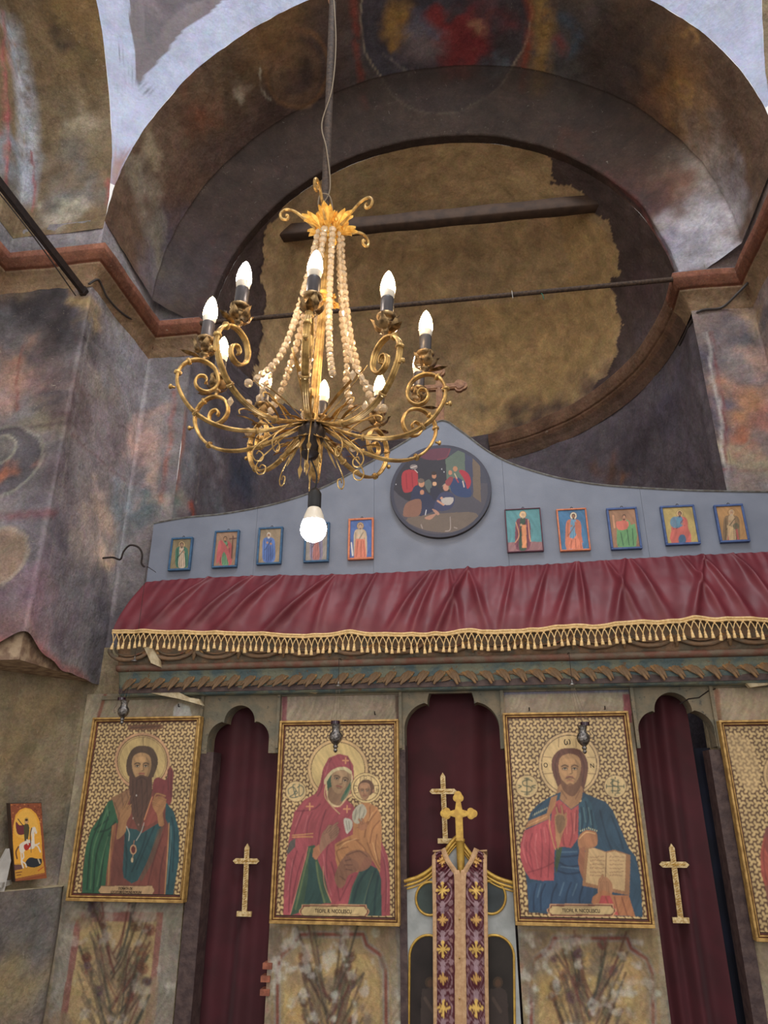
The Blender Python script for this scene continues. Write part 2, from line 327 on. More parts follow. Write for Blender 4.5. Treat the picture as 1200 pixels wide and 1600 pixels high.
# ------------------------------------------------------------ flat pictures (colour held on a fine grid in the plane)
class Pic:
    """a flat painted panel in a plane Y=const spanned by x0..x1, z0..z1; shapes are given in crop pixels of the photo"""
    def __init__(s, x0, x1, z0, z1, Y, nx, nz, base, crop=(0, 0, 1)):
        s.x = np.linspace(x0, x1, nx); s.zz = np.linspace(z0, z1, nz); s.X, s.Z = np.meshgrid(s.x, s.zz); s.Y = Y; s.crop = crop
        s.c = np.tile(lin(base), (nz, nx, 1)).astype(float); s.h = np.zeros((nz, nx))
    def q(s, p):
        ox, oy, k = s.crop; w = at(ox+p[0]*k, oy+p[1]*k, s.Y); return (w[0], w[2])
    def poly(s, pts, col, sm=0, a=1.0, world=False):
        if sm: pts = smooth(pts, sm, True)
        Q = np.array([p if world else s.q(p) for p in pts]); ins = s._in(Q); s.c[ins] = s.c[ins]*(1-a)+lin(col)*a; return s
    def _in(s, Q):
        x0, z0 = Q.min(0); x1, z1 = Q.max(0); ins = np.zeros(s.X.shape, bool)
        i0, i1 = np.searchsorted(s.x, [x0, x1]); j0, j1 = np.searchsorted(s.zz, [z0, z1])
        if i1 <= i0 or j1 <= j0: return ins
        X = s.X[j0:j1, i0:i1]; Z = s.Z[j0:j1, i0:i1]; r = np.zeros(X.shape, bool); n = len(Q)
        for k in range(n):
            xa, za = Q[k]; xb, zb = Q[(k+1) % n]
            if za == zb: continue
            r ^= ((za > Z) != (zb > Z)) & (X < (xb-xa)*(Z-za)/(zb-za)+xa)
        ins[j0:j1, i0:i1] = r; return ins
    def ell(s, cx, cy, rx, ry, col, a=1.0, rot=0):
        t = np.linspace(0, 2*math.pi, 40, endpoint=False); c, n = math.cos(rot), math.sin(rot)
        return s.poly([(cx+rx*math.cos(u)*c-ry*math.sin(u)*n, cy+rx*math.cos(u)*n+ry*math.sin(u)*c) for u in t], col, 0, a)
    def line(s, pts, w, col, a=1.0, sm=5):
        if sm and len(pts) > 2: pts = smooth(pts, sm)
        Q = np.array([s.q(p) for p in pts]); wm = abs(s.q((pts[0][0]+w, pts[0][1]))[0]-s.q(pts[0])[0])*0.5
        x0, z0 = Q.min(0)-wm; x1, z1 = Q.max(0)+wm
        i0, i1 = np.searchsorted(s.x, [x0, x1]); j0, j1 = np.searchsorted(s.zz, [z0, z1])
        if i1 <= i0 or j1 <= j0: return s
        X = s.X[j0:j1, i0:i1]; Z = s.Z[j0:j1, i0:i1]; dm = np.full(X.shape, 1e9)
        for A, B in zip(Q[:-1], Q[1:]):
            ab = B-A; t = np.clip(((X-A[0])*ab[0]+(Z-A[1])*ab[1])/(ab@ab+1e-12), 0, 1)
            dm = np.minimum(dm, np.hypot(X-A[0]-t*ab[0], Z-A[1]-t*ab[1]))
        px = (s.x[1]-s.x[0]); k = (np.clip((wm-dm)/px+0.5, 0, 1)*a)[..., None]
        s.c[j0:j1, i0:i1] = s.c[j0:j1, i0:i1]*(1-k)+lin(col)*k; return s
    def lines(s, L, w, col, a=1.0):
        for l in L: s.line(l, w, col, a)
        return s
    def build(s, name, m, parent=None, y=None, age=True):
        nz, nx = s.X.shape
        if age:
            c = s.c; b_ = c.copy(); b_[1:-1, 1:-1] = (c[1:-1, 1:-1]*2+c[:-2, 1:-1]+c[2:, 1:-1]+c[1:-1, :-2]+c[1:-1, 2:])/6; g_ = b_.mean(-1, keepdims=True)
            n_ = fbm(np.c_[s.X.ravel(), s.Z.ravel(), s.X.ravel()*0+1], 9, 4).reshape(nz, nx, 1); n2 = fbm(np.c_[s.X.ravel()*3.2+0.15*np.sin(s.Z.ravel()*14), s.Z.ravel()*0.7, s.X.ravel()*0+4], 26, 4).reshape(nz, nx, 1); s.c = (b_*0.78+g_*0.22)*(0.78+0.36*n_)*(0.72+0.56*n2)
        V = np.stack([s.X, np.full(s.X.shape, s.Y if y is None else y), s.Z], -1).reshape(-1, 3)
        i = np.arange(nz*nx).reshape(nz, nx); F_ = np.stack([i[:-1, :-1], i[:-1, 1:], i[1:, 1:], i[1:, :-1]], -1).reshape(-1, 4)
        return mk(name, V, F_, m, parent, False, s.c.reshape(-1, 3))
def text(name, body, loc, size, m, parent, width=None, rotz=0, ext=0.0006):
    cu = bpy.data.curves.new(name, 'FONT'); cu.body = body; cu.size = size; cu.extrude = ext; cu.align_x = 'CENTER'; cu.align_y = 'CENTER'
    ob = bpy.data.objects.new(name, cu); S.collection.objects.link(ob); bpy.context.view_layer.update()
    me = bpy.data.meshes.new_from_object(ob.evaluated_get(bpy.context.evaluated_depsgraph_get())); bpy.data.objects.remove(ob)
    co = np.array([v.co[:] for v in me.vertices]); 
    if width: co[:, 0] *= width/max(1e-6, (co[:, 0].max()-co[:, 0].min()))
    V = np.c_[co[:, 0]+loc[0], loc[1]-co[:, 2], co[:, 1]+loc[2]]
    return mk(name, V, [tuple(p.vertices) for p in me.polygons], m, parent)
# ============================================================ THE SETTING
AX = -0.228                                  # axis of the bema
def inpoly(x, y, poly):
    r = np.zeros(len(x), bool); n = len(poly)
    for k in range(n):
        xa, ya = poly[k]; xb, yb = poly[(k+1) % n]
        if ya == yb: continue
        r ^= ((ya > y) != (yb > y)) & (x < (xb-xa)*(y-ya)/(yb-ya)+xa)
    return r
def blobs(s, L):
    for b in L: s.blob(b[0], b[1], b[2], b[3], *(b[4:]))
    return s
st = lambda o: tag(o, kind='structure')
g = G(); g.box((-6, -5, -0.1), (6, 7, 0.0)); st(g.build('floor', M['floor']))
# ---- left pier: front face, side face, step behind the altar screen
pl = [(-3.7, 3.02), (-2.87, 3.02), (-2.87, 3.2), (-2.25, 3.2), (-2.25, 3.97), (-1.93, 3.97)]
wl = polywall(pl, 0, 1, (112, 104, 108), 0.014, 3, 0.012)
zb = 2.30+0.075*np.exp(-((wl.P[:, 0]+2.27)**2+(wl.P[:, 1]-3.2)**2)/0.012)-0.06*np.clip((wl.P[:, 1]-3.3)/0.4, 0, 1)+0.03*(vnoise(np.c_[wl.P[:, :2]*9, wl.P[:, 2]*0])-0.5)
zb = np.where(wl.P[:, 1] < 3.19, 2.26, zb)
wl.P[:, 2] = zb+wl.P[:, 2]*(5.04-zb)
nzz = int(2.7/0.014); 
P3 = wl.P.reshape(wl.nr, wl.nc, 3); t_ = np.linspace(0, 1, nzz); P3 = P3[0][None]*(1-t_)[:, None, None]+P3[-1][None]*t_[:, None, None]; P3[:, :, 2] = np.where(P3[:, :, 0] > -2.025, np.minimum(P3[:, :, 2], 4.765), P3[:, :, 2])
wl = Surf(P3, (126, 120, 122), 3, 0.012)
blobs(wl, [(60, 470, 100, (48, 42, 44)), (100, 520, 60, (44, 38, 42)), (20, 440, 40, (84, 66, 44)), (25, 480, 30, (48, 44, 46)), (65, 590, 70, (104, 86, 84)), (12, 600, 42, (172, 134, 118)), (18, 555, 28, (150, 116, 100)),
 (95, 640, 60, (92, 78, 80)), (60, 660, 36, (122, 112, 98)), (80, 740, 70, (86, 78, 82)), (90, 860, 70, (98, 92, 102)), (40, 930, 60, (118, 96, 108)), (25, 1010, 50, (126, 98, 98)),
 (60, 1020, 26, (112, 72, 70)), (140, 470, 26, (150, 128, 92)), (120, 440, 22, (136, 106, 72)), (190, 480, 60, (136, 130, 124)), (200, 560, 60, (122, 122, 128)), (225, 620, 60, (134, 130, 134)), (165, 610, 34, (132, 122, 112)),
 (180, 690, 60, (116, 106, 110)), (150, 740, 50, (126, 118, 120)), (228, 690, 32, (184, 154, 144)), (240, 650, 22, (170, 146, 138)), (238, 740, 30, (186, 158, 146)), (260, 770, 26, (178, 160, 148)), (160, 800, 46, (178, 156, 142)), (135, 850, 46, (150, 138, 132)), (165, 880, 26, (196, 172, 150)),
 (200, 800, 40, (116, 122, 128)), (125, 930, 60, (98, 94, 100)), (95, 1000, 50, (86, 76, 84)), (165, 960, 40, (84, 80, 86)), (150, 1040, 50, (84, 80, 86)), (215, 740, 22, (110, 104, 112)), (205, 850, 26, (132, 136, 140)), (230, 780, 24, (104, 118, 124))])
k_ = (np.abs(wl.P[:, 0]+2.25) < 0.02); wl.c[k_] = np.clip(wl.c[k_]*1.35, 0, 1)  # pier's side face painted lighter, chandelier light on it put into the colour
wl.ring(2, 718, 55, 2, (132, 130, 122), fill=(84, 80, 86)); wl.ring(0, 700, 22, 2, (140, 136, 126), fill=(108, 104, 100)); wl.blob(5, 745, 24, (164, 104, 78)); wl.ring(-2, 866, 42, 2.5, (150, 138, 126), fill=(146, 124, 104))
for p, w, c in [([(0, 806), (50, 803), (92, 800)], 7, (124, 72, 80)), ([(0, 668), (60, 664), (110, 655)], 4, (76, 62, 66)), ([(0, 1072), (20, 1048), (42, 1026), (60, 1046), (100, 1068), (130, 1076)], 10, (156, 88, 84)),
  ([(145, 500), (128, 600), (108, 700), (95, 800), (78, 900)], 3, (142, 136, 134)), ([(271, 610), (268, 660), (262, 720), (252, 780)], 5, (158, 96, 82)), ([(30, 530), (28, 580), (24, 640)], 3, (120, 66, 60)), ([(120, 520), (110, 580), (112, 640), (60, 640)], 3, (80, 60, 58)),
  ([(60, 615), (110, 610), (80, 628), (50, 640)], 5, (70, 66, 74)), ([(115, 680), (150, 710), (190, 745), (235, 765)], 4, (120, 98, 100)), ([(190, 780), (192, 810), (200, 840)], 2, (150, 160, 164))]:
    wl.stroke(p, w, c, 0.8)
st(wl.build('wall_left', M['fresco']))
g = G(); g.box((-3.68, 3.235, 2.25), (-2.285, 3.99, 2.7)); st(g.build('trim_1', M['brownplaster']))
# ---- left lower wall, cut back, rough brown plaster
ll = polywall([(-3.9, 2.5), (-3.3, 2.5), (-2.63, 3.42), (-2.325, 3.95), (-1.9, 3.97)], 0, 2.45, (150, 134, 108), 0.016, 8, 0.018)
blobs(ll, [(60, 1120, 60, (146, 130, 100)), (30, 1200, 50, (138, 120, 90)), (100, 1180, 40, (150, 138, 112)), (70, 1240, 50, (126, 112, 92)), (90, 1330, 50, (110, 104, 100)), (100, 1380, 30, (150, 140, 132)), (20, 1290, 40, (96, 88, 82)), (140, 1110, 30, (156, 146, 124))])
ll.stroke([(134, 1180), (124, 1250), (116, 1310)], 9, (84, 96, 164), 0.9); ll.stroke([(130, 1240), (112, 1330), (108, 1390)], 5, (150, 140, 150), 0.8)
st(ll.build('wall_left_lower', M['fresco']))
# ---- masonry ledge under the small horseman picture
lb = polywall([(-3.5, 2.3), (-2.60, 3.30), (-2.245, 3.88), (-2.28, 3.97)], 0, 1.19, (112, 104, 96), 0.016, 5, 0.012)
blobs(lb, [(60, 1440, 50, (104, 100, 98)), (90, 1480, 50, (112, 106, 100)), (30, 1560, 60, (150, 132, 98)), (90, 1570, 40, (128, 122, 116)), (110, 1500, 16, (170, 164, 156)), (10, 1480, 30, (96, 92, 92))])
lt = G(); lt.add([(-3.5, 2.3, 1.19), (-2.60, 3.30, 1.19), (-2.245, 3.88, 1.19), (-2.28, 3.97, 1.19), (-2.5, 3.97, 1.19), (-3.9, 2.6, 1.19)], [(0, 1, 2, 3, 4, 5)])
st(lb.build('trim_2', M['fresco'])); st(lt.build('trim_3', M['crackplaster']))
# ---- right wall and pier
rw = polywall([(1.42, 3.97), (1.795, 3.97), (1.795, 3.2), (2.41, 3.2), (2.41, 3.02), (3.4, 3.02)], 0, 5.04, (128, 112, 108), 0.016, 12, 0.012)
rw.P[:, 2] = np.where(rw.P[:, 0] < 1.565, np.minimum(rw.P[:, 2], 4.765), rw.P[:, 2])
blobs(rw, [(1100, 560, 40, (84, 80, 92)), (1120, 640, 36, (96, 90, 104)), (1110, 720, 40, (104, 92, 92)), (1150, 520, 34, (96, 94, 102)), (1160, 560, 30, (128, 118, 118)), (1158, 625, 34, (186, 136, 100)), (1165, 665, 24, (166, 108, 84)), (1168, 715, 36, (166, 154, 126)),
 (1190, 560, 26, (160, 130, 120)), (1195, 640, 26, (150, 104, 92)), (1180, 490, 24, (150, 128, 104)), (1150, 755, 30, (120, 120, 124)), (1120, 560, 12, (70, 66, 80)), (1192, 700, 20, (160, 120, 104))])
rw.stroke([(1104, 520), (1118, 620), (1138, 750)], 3, (196, 190, 186)); rw.stroke([(1088, 520), (1100, 640), (1122, 755)], 2, (60, 54, 60)); rw.stroke([(1130, 738), (1160, 735), (1198, 733)], 3, (140, 84, 80)); rw.stroke([(1112, 520), (1130, 660), (1146, 740)], 3, (120, 70, 70))
st(rw.build('wall_right', M['fresco']))
# ---- apse wall behind the screen
AY, AR, AD = 4.12, 1.655, 1.92
apl = [(-1.93, 3.97), (AX-AR, AY)]+[(AX-AR*math.cos(t), AY+AD*math.sin(t)) for t in np.linspace(0.04, math.pi-0.04, 60)]+[(AX+AR, AY), (1.47, 3.97)]
wb = polywall(apl, 0, 4.80, (92, 84, 90), 0.022, 21, 0.012)
blobs(wb, [(310, 640, 60, (128, 126, 134)), (300, 720, 50, (124, 122, 130)), (290, 780, 30, (140, 134, 124)), (340, 790, 30, (112, 112, 120)), (380, 750, 46, (62, 66, 82)), (335, 690, 30, (136, 132, 138)), (258, 785, 20, (110, 120, 116)),
 (1040, 640, 50, (78, 72, 84)), (1000, 700, 50, (70, 62, 68)), (1070, 700, 30, (92, 82, 92)), (950, 740, 30, (96, 72, 62)), (1060, 580, 40, (92, 86, 98)), (980, 750, 16, (128, 92, 72)), (1085, 740, 20, (84, 76, 88))])
wb.stroke([(300, 790), (304, 808), (302, 815)], 8, (176, 88, 70)); wb.stroke([(312, 640), (312, 720), (310, 790)], 2, (150, 140, 134)); wb.stroke([(275, 640), (262, 760)], 6, (166, 110, 92))
st(wb.build('wall_back', M['fresco_soft']))
# ---- semidome, inner arch, ring face, barrel vault, front arch
def arc(y, r, z0, n=420, stilt=0.0, a0=0, a1=math.pi, zs=4.72):
    t = np.linspace(a0, a1, n); return np.stack([AX+r*np.cos(t), np.full(n, y), z0+r*np.sin(t)], -1)
def loft(rows): return np.stack(rows, 0)
def lerp(A, B, n, end=False): return [A*(1-k/n)+B*(k/n) for k in range(n+(1 if end else 0))]
F0, F1, I0 = arc(3.2, 2.02, 5.02), arc(3.85, 1.99, 4.91), arc(4.05, AR, 4.76)
I1 = arc(AY, AR, 4.76)
vault = Surf(loft(lerp(F0, F1, 76)+lerp(F1, I0, 30)+lerp(I0, I1, 8, True)), (98, 76, 60), 31, 0.014)
blobs(vault, [(640, 150, 220, (70, 56, 52)), (500, 200, 120, (70, 54, 48)), (430, 280, 90, (78, 58, 54)), (340, 330, 90, (78, 60, 58)), (290, 300, 60, (92, 68, 54)), (310, 400, 80, (82, 74, 84)), (270, 440, 60, (116, 110, 118)), (250, 380, 36, (132, 122, 106)), (225, 300, 34, (142, 130, 112)),
 (235, 230, 26, (150, 134, 108)), (215, 250, 18, (150, 138, 118)), (330, 500, 60, (106, 92, 98)), (300, 540, 40, (124, 108, 104)), (320, 150, 60, (98, 76, 58)), (310, 175, 30, (114, 70, 50)), (380, 100, 60, (92, 72, 52)), (430, 40, 60, (128, 96, 62)), (375, 135, 18, (146, 130, 110)), (365, 150, 12, (150, 138, 120)),
 (540, 80, 60, (78, 62, 56)), (600, 100, 60, (80, 74, 74)), (660, 60, 70, (62, 52, 54)), (720, 200, 100, (88, 72, 62)), (900, 60, 60, (78, 74, 74)), (870, 120, 60, (84, 80, 78)), (960, 100, 80, (64, 50, 42)), (930, 180, 60, (62, 54, 54)), (1000, 200, 60, (96, 66, 48)), (1050, 120, 46, (130, 92, 54)), (1070, 60, 40, (130, 96, 66)),
 (1080, 170, 36, (140, 108, 78)), (1095, 250, 50, (168, 152, 140)), (1110, 330, 60, (176, 172, 178)), (1060, 400, 50, (160, 158, 170)), (1040, 290, 40, (112, 76, 60)), (1010, 330, 40, (84, 60, 62)), (1020, 390, 24, (128, 122, 140)), (1120, 420, 40, (188, 186, 194)), (940, 260, 50, (72, 50, 44)), (890, 230, 26, (120, 68, 50)), (980, 280, 40, (92, 56, 48)), (960, 330, 40, (70, 58, 60)),
 (600, 190, 40, (98, 84, 74)), (550, 225, 26, (62, 48, 46)), (500, 240, 20, (44, 34, 34)), (460, 275, 16, (80, 52, 48)), (640, 185, 40, (98, 80, 70)), (740, 170, 50, (100, 86, 78)), (800, 190, 40, (78, 62, 56)), (290, 470, 30, (140, 120, 104))])
vault.ring(692, 28, 108, 1.2, (136, 124, 108), 0.8, fill=(58, 56, 66)); 
blobs(vault, [(705, 60, 46, (120, 48, 48), 1, .4), (740, 50, 36, (112, 44, 46)), (665, 70, 34, (104, 92, 92)), (672, 40, 18, (84, 84, 96)), (625, 40, 26, (144, 108, 56)), (620, 70, 14, (140, 106, 58)), (750, 36, 14, (150, 110, 84)), (690, 110, 26, (90, 50, 52)), (780, 100, 20, (90, 96, 104))])
for p, w, c in [([(823, -6), (820, 70), (817, 142)], 7, (138, 62, 42)), ([(845, -6), (846, 70), (840, 138)], 17, (156, 118, 60)), ([(852, 20), (840, 40), (848, 58), (856, 42)], 3, (104, 72, 40)), ([(548, -5), (556, 60), (563, 110), (568, 165)], 6, (130, 60, 48)), ([(875, 30), (900, 55), (892, 85), (870, 70)], 10, (70, 84, 98)), ([(868, 66), (880, 80)], 9, (130, 62, 50)),
  ([(900, 240), (950, 275), (1000, 330), (1038, 400), (1060, 460)], 5, (132, 72, 70)), ([(930, 262), (980, 330), (1000, 400)], 4, (124, 92, 80)), ([(560, 175), (620, 158), (720, 150), (820, 158), (880, 185)], 2, (118, 94, 88)), ([(330, 380), (400, 290), (480, 220)], 4, (110, 64, 64)), ([(360, 440), (400, 340), (450, 280)], 4, (100, 54, 58)),
  ([(295, 540), (330, 440), (390, 350)], 8, (96, 64, 70)), ([(600, 88), (615, 100), (640, 118)], 2, (120, 112, 104)), ([(408, 110), (410, 140), (424, 160)], 2, (182, 170, 150)), ([(1052, 140), (1066, 128), (1080, 140), (1072, 156), (1058, 152), (1062, 168), (1080, 165)], 4, (152, 116, 66)), ([(1065, 60), (1080, 46), (1090, 60), (1080, 74)], 4, (158, 120, 72)), ([(1050, 190), (1040, 180), (1036, 200)], 4, (140, 104, 60))]:
    vault.stroke(p, w, c, 0.85)
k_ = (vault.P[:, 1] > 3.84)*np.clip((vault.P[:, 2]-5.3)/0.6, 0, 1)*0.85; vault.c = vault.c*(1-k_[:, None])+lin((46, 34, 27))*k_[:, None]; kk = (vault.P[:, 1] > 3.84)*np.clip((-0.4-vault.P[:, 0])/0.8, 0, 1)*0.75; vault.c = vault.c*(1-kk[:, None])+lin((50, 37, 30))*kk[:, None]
vault.ring(466, 112, 44, 3, (112, 82, 58), 0.8); vault.ring(466, 118, 30, 6, (116, 88, 66), 0.5);
u = np.linspace(0, 0.5*math.pi*0.995, 150); tt = np.linspace(0, math.pi, 420)
dome = Surf(np.stack([np.stack([AX+AR*np.cos(tt)*math.cos(a), np.full(420, AY+AD*math.sin(a)), 4.76+AR*np.sin(tt)*math.cos(a)], -1) for a in u], 0), (80, 66, 62), 41, 0.012)
nx_ = (fbm(dome.P*1.0+3, 9, 4)-0.5)*26; ny_ = (fbm(dome.P*1.0+50, 9, 4)-0.5)*26
PB = [(436, 330), (500, 264), (560, 230), (650, 206), (700, 198), (760, 200), (838, 208), (858, 245), (866, 285), (905, 302), (950, 345), (968, 400), (958, 450), (972, 500), (964, 555), (930, 605), (890, 640), (850, 665), (800, 692), (740, 720), (560, 760), (420, 790), (400, 600), (412, 480), (410, 400), (420, 350)]
m_ = inpoly(dome.px+nx_, dome.py+ny_, PB); dome.c[m_] = lin((172, 144, 106))
PB2 = [(880, 330), (940, 350), (966, 400), (956, 450), (970, 500), (962, 550), (920, 605), (860, 655), (800, 690), (740, 700), (740, 480), (850, 470), (905, 430), (880, 380)]
m2 = m_ & inpoly(dome.px+nx_, dome.py+ny_, PB2); dome.c[m2] = lin((176, 146, 102))
edge = m_ ^ inpoly(dome.px+nx_+3, dome.py+ny_-3, PB); dome.c[edge & ~m_] = lin((66, 52, 50))
for b in [(1000, 450, 50, (84, 66, 66)), (1010, 540, 40, (92, 80, 84)), (940, 640, 50, (78, 62, 62)), (830, 720, 50, (70, 58, 60)), (980, 590, 30, (96, 82, 80)), (880, 690, 40, (84, 66, 64)), (480, 300, 40, (130, 114, 90), .5), (650, 560, 60, (132, 116, 96), .4), (744, 630, 20, (104, 92, 82), .6), (600, 300, 60, (164, 140, 100), .5), (560, 280, 50, (150, 134, 104), .5), (740, 420, 60, (112, 96, 74), .35)]: dome.blob(*b)
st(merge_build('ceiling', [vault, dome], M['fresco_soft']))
# pendentives with whitewashed margins along the arches
PR, HC, BY = 2.857, 5.02, 1.18
def pend(side):
    na, nr_ = 150, 110; P = np.zeros((nr_, na, 3))
    for j, ph in enumerate(np.linspace(math.pi*0.5, math.pi, na) if side < 0 else np.linspace(0, math.pi*0.5, na)):
        rm = 2.02/max(abs(math.cos(ph)), abs(math.sin(ph)))
        # follow the arches closely
        for i, rho in enumerate(np.linspace(rm, 1.6, nr_)):
            P[i, j] = (AX+rho*math.cos(ph), BY+rho*math.sin(ph), HC+math.sqrt(max(0, PR*PR-rho*rho)))
    s = Surf(P, (178, 185, 208), 51, 0.008)
    dF = np.minimum(3.2-P[:, :, 1].ravel(), (P[:, :, 0].ravel()+2.248) if side < 0 else (1.792-P[:, :, 0].ravel()))
    z = P[:, :, 2].ravel(); wob = 0.06*(fbm(s.P, 6)-0.5)
    m = (dF+wob > 0.115+0.045*np.clip(z-5.6, 0, 2)) & (z > 6.0); s.c[m] = lin((126, 118, 122))
    m = (dF+wob > 0.19+0.04*np.clip(z-5.6, 0, 2)) & (z > 6.1); s.c[m] = lin((112, 106, 110)); return s
pL, pR_ = pend(-1), pend(1)
for p, w, c in [([(190, 80), (210, 115), (236, 145)], 2.5, (60, 56, 60)), ([(188, 262), (184, 300), (178, 330)], 7, (166, 92, 92)), ([(205, 240), (190, 280)], 5, (160, 120, 110))]: pL.stroke(p, w, c)
blobs(pL, [(188, 250, 22, (170, 150, 146)), (186, 300, 26, (150, 120, 120)), (235, 10, 20, (140, 130, 136))])
o = merge_build('ceiling_left', [pL], M['whitewash']); st(o); o = merge_build('ceiling_right', [pR_], M['whitewash']); st(o)
# lateral arches (soffit, stepped ring, inner soffit)
def lateral(xs, sgn, n=150):
    t = np.linspace(-0.03, 1.75, n)
    def a(x, r): return np.stack([np.full(n, x), BY+r*np.cos(t), 5.02+r*np.sin(t)], -1)
    return loft(lerp(a(xs, 2.02), a(xs+sgn*0.62, 2.02), 36)+lerp(a(xs+sgn*0.62, 2.02), a(xs+sgn*0.62, 1.86), 12)+lerp(a(xs+sgn*0.62, 1.86), a(xs+sgn*1.6, 1.86), 40, True))
la = Surf(lateral(-2.248, -1), (116, 98, 74), 61, 0.012)
blobs(la, [(120, 20, 70, (120, 94, 58)), (130, 100, 60, (108, 88, 60)), (80, 60, 22, (64, 52, 42)), (75, 150, 18, (76, 64, 52)), (140, 200, 50, (120, 108, 88)), (110, 240, 34, (104, 98, 92)), (100, 310, 40, (112, 110, 108)), (120, 190, 20, (150, 138, 118)), (150, 290, 40, (116, 110, 104)), (128, 130, 20, (92, 76, 56)),
  (20, 240, 30, (128, 132, 140)), (25, 300, 26, (130, 128, 126)), (10, 80, 14, (150, 100, 70)), (12, 200, 16, (150, 84, 76)), (100, 335, 20, (176, 168, 150)), (130, 325, 20, (170, 162, 144)), (70, 318, 14, (166, 158, 142))])
la.stroke([(10, 40), (28, 100), (40, 165), (44, 240), (42, 300)], 15, (178, 184, 196), 0.9, 0.4); la.stroke([(4, 20), (8, 150), (16, 230), (6, 290)], 4, (158, 84, 84)); la.stroke([(182, 280), (174, 320)], 5, (156, 84, 82)); la.stroke([(50, 330), (52, 280), (48, 240)], 3, (150, 86, 84))
st(merge_build('ceiling_left_arch', [la], M['fresco']))
ra = Surf(lateral(1.792, 1), (132, 118, 96), 71, 0.012); st(merge_build('ceiling_right_arch', [ra], M['fresco']))
# ---- impost cornices swept along the piers and round the apse
def sweep(plan, prof, m, name, side=1, base=(128, 84, 62), paint=None, step=0.02):
    """prof: (out, z); out is measured to the room side"""
    pts = []
    for a, b in zip(plan[:-1], plan[1:]):
        a = np.array(a, float); b = np.array(b, float); n = max(1, int(np.linalg.norm(b-a)/step)); pts += [(a+(b-a)*k/n, k == 0) for k in range(n)]
    pts.append((np.array(plan[-1], float), True)); Q = np.array([p for p, _ in pts]); n = len(Q)
    d = np.gradient(Q, axis=0) if False else None
    nor = []
    for i in range(n):
        t1 = Q[i]-Q[max(i-1, 0)] if i else Q[1]-Q[0]; t2 = Q[min(i+1, n-1)]-Q[i] if i < n-1 else t1
        n1 = np.array([t1[1], -t1[0]])/np.linalg.norm(t1)*side; n2 = np.array([t2[1], -t2[0]])/np.linalg.norm(t2)*side
        m_ = n1+n2; m_ /= (np.linalg.norm(m_)+1e-9); nor.append(m_/max(0.5, m_@n1))
    nor = np.array(nor); P = np.zeros((len(prof), n, 3))
    for i, (o_, z) in enumerate(prof): P[i, :, :2] = Q+nor*o_; P[i, :, 2] = z
    s = Surf(P, base, 81, 0.006)
    if paint: paint(s)
    return s
prof = [(0.0, 4.50), (0.012, 4.53), (0.02, 4.56), (0.045, 4.60), (0.062, 4.62), (0.062, 4.635), (0.075, 4.64), (0.09, 4.68), (0.095, 4.72), (0.095, 4.745), (0.08, 4.76), (0.0, 4.775)]
prof = [tuple(x) for x in np.concatenate([np.linspace(a, b, 4, endpoint=False) for a, b in zip(np.array(prof)[:-1], np.array(prof)[1:])]+[np.array(prof)[-1:]])]
def pnt(s):
    s.c[:] = lin((132, 108, 84)); k = s.P[:, 2] > 4.70; s.c[k] = lin((134, 88, 70)); k = (s.P[:, 2] < 4.70) & (s.P[:, 2] > 4.63); s.c[k] = lin((104, 64, 46)); k = s.P[:, 2] >= 4.752; s.c[k] = lin((112, 118, 132))
for nm, plan, side in [('trim_4', [(-3.7, 3.02), (-2.87, 3.02), (-2.87, 3.2), (-2.25, 3.2), (-2.25, 3.97), (-1.93, 3.97), (AX-AR, AY)], 1), ('trim_5', apl[36:-1], 1), ('trim_6', [(AX+AR, AY), (1.42, 3.97), (1.795, 3.97), (1.795, 3.2), (2.41, 3.2), (2.41, 3.02)], 1)]:
    s = sweep(plan, prof, None, nm, side, paint=pnt); s.rough = 0.008
    if nm == 'trim_5': s.c[:] = lin((112, 84, 66)); s.c[s.P[:, 2] < 4.6] = lin((96, 74, 62))
    st(merge_build(nm, [s], M['fresco']))
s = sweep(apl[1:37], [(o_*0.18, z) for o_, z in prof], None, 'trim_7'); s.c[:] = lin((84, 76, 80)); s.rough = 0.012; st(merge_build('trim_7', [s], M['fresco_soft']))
# ============================================================ ALTAR SCREEN (one masonry and timber screen with its parts)
YW = 3.95
scr = thing('altar_screen', 'painted masonry altar screen with lobed door arches and carved blue-green cornice', 'altar screen', (AX, YW, 0))
def X(px, py, Y=YW): return float(at(px, py, Y)[0])
def Z(px, py, Y=YW): return float(at(px, py, Y)[2])
ZT = Z(600, 1076)                                  # top of the bays, under the cornice
bays = [(-2.30, X(318, 1100)), (X(441, 1100), X(624, 1100)), (X(787, 1100), X(984, 1100)), (X(1113, 1100), 1.85)]
doors = [(bays[0][1], bays[1][0]), (bays[1][1], bays[2][0]), (bays[2][1], bays[3][0])]
YF = YW-0.02
def bay(i, x0, x1, base):
    nx, nz = int((x1-x0)/0.0045), int((ZT-0.4)/0.0045); p = Pic(x0, x1, 0.4, ZT, YF, nx, nz, base); return p
def patchnoise(p, th, col, sc=9, seed=0, z0=None, z1=None, a=0.8):
    P = np.c_[p.X.ravel(), p.Z.ravel(), np.full(p.X.size, seed)]; n = fbm(P, sc, 5).reshape(p.X.shape); k = np.clip((n-th)/0.09, 0, 1)*a
    if z0 is not None: k = k*(p.Z > z0)
    if z1 is not None: k = k*(p.Z < z1)
    p.c[:] = p.c*(1-k[..., None])+lin(col)*k[..., None]
def flower(p, cx, cy, r, col, n=7):
    for k in range(n):
        a = 2*math.pi*k/n; p.ell(cx+r*0.6*math.cos(a), cy+r*0.6*math.sin(a), r*0.42, r*0.42, col, 0.6)
    p.ell(cx, cy, r*0.3, r*0.3, (84, 58, 46), 0.7)
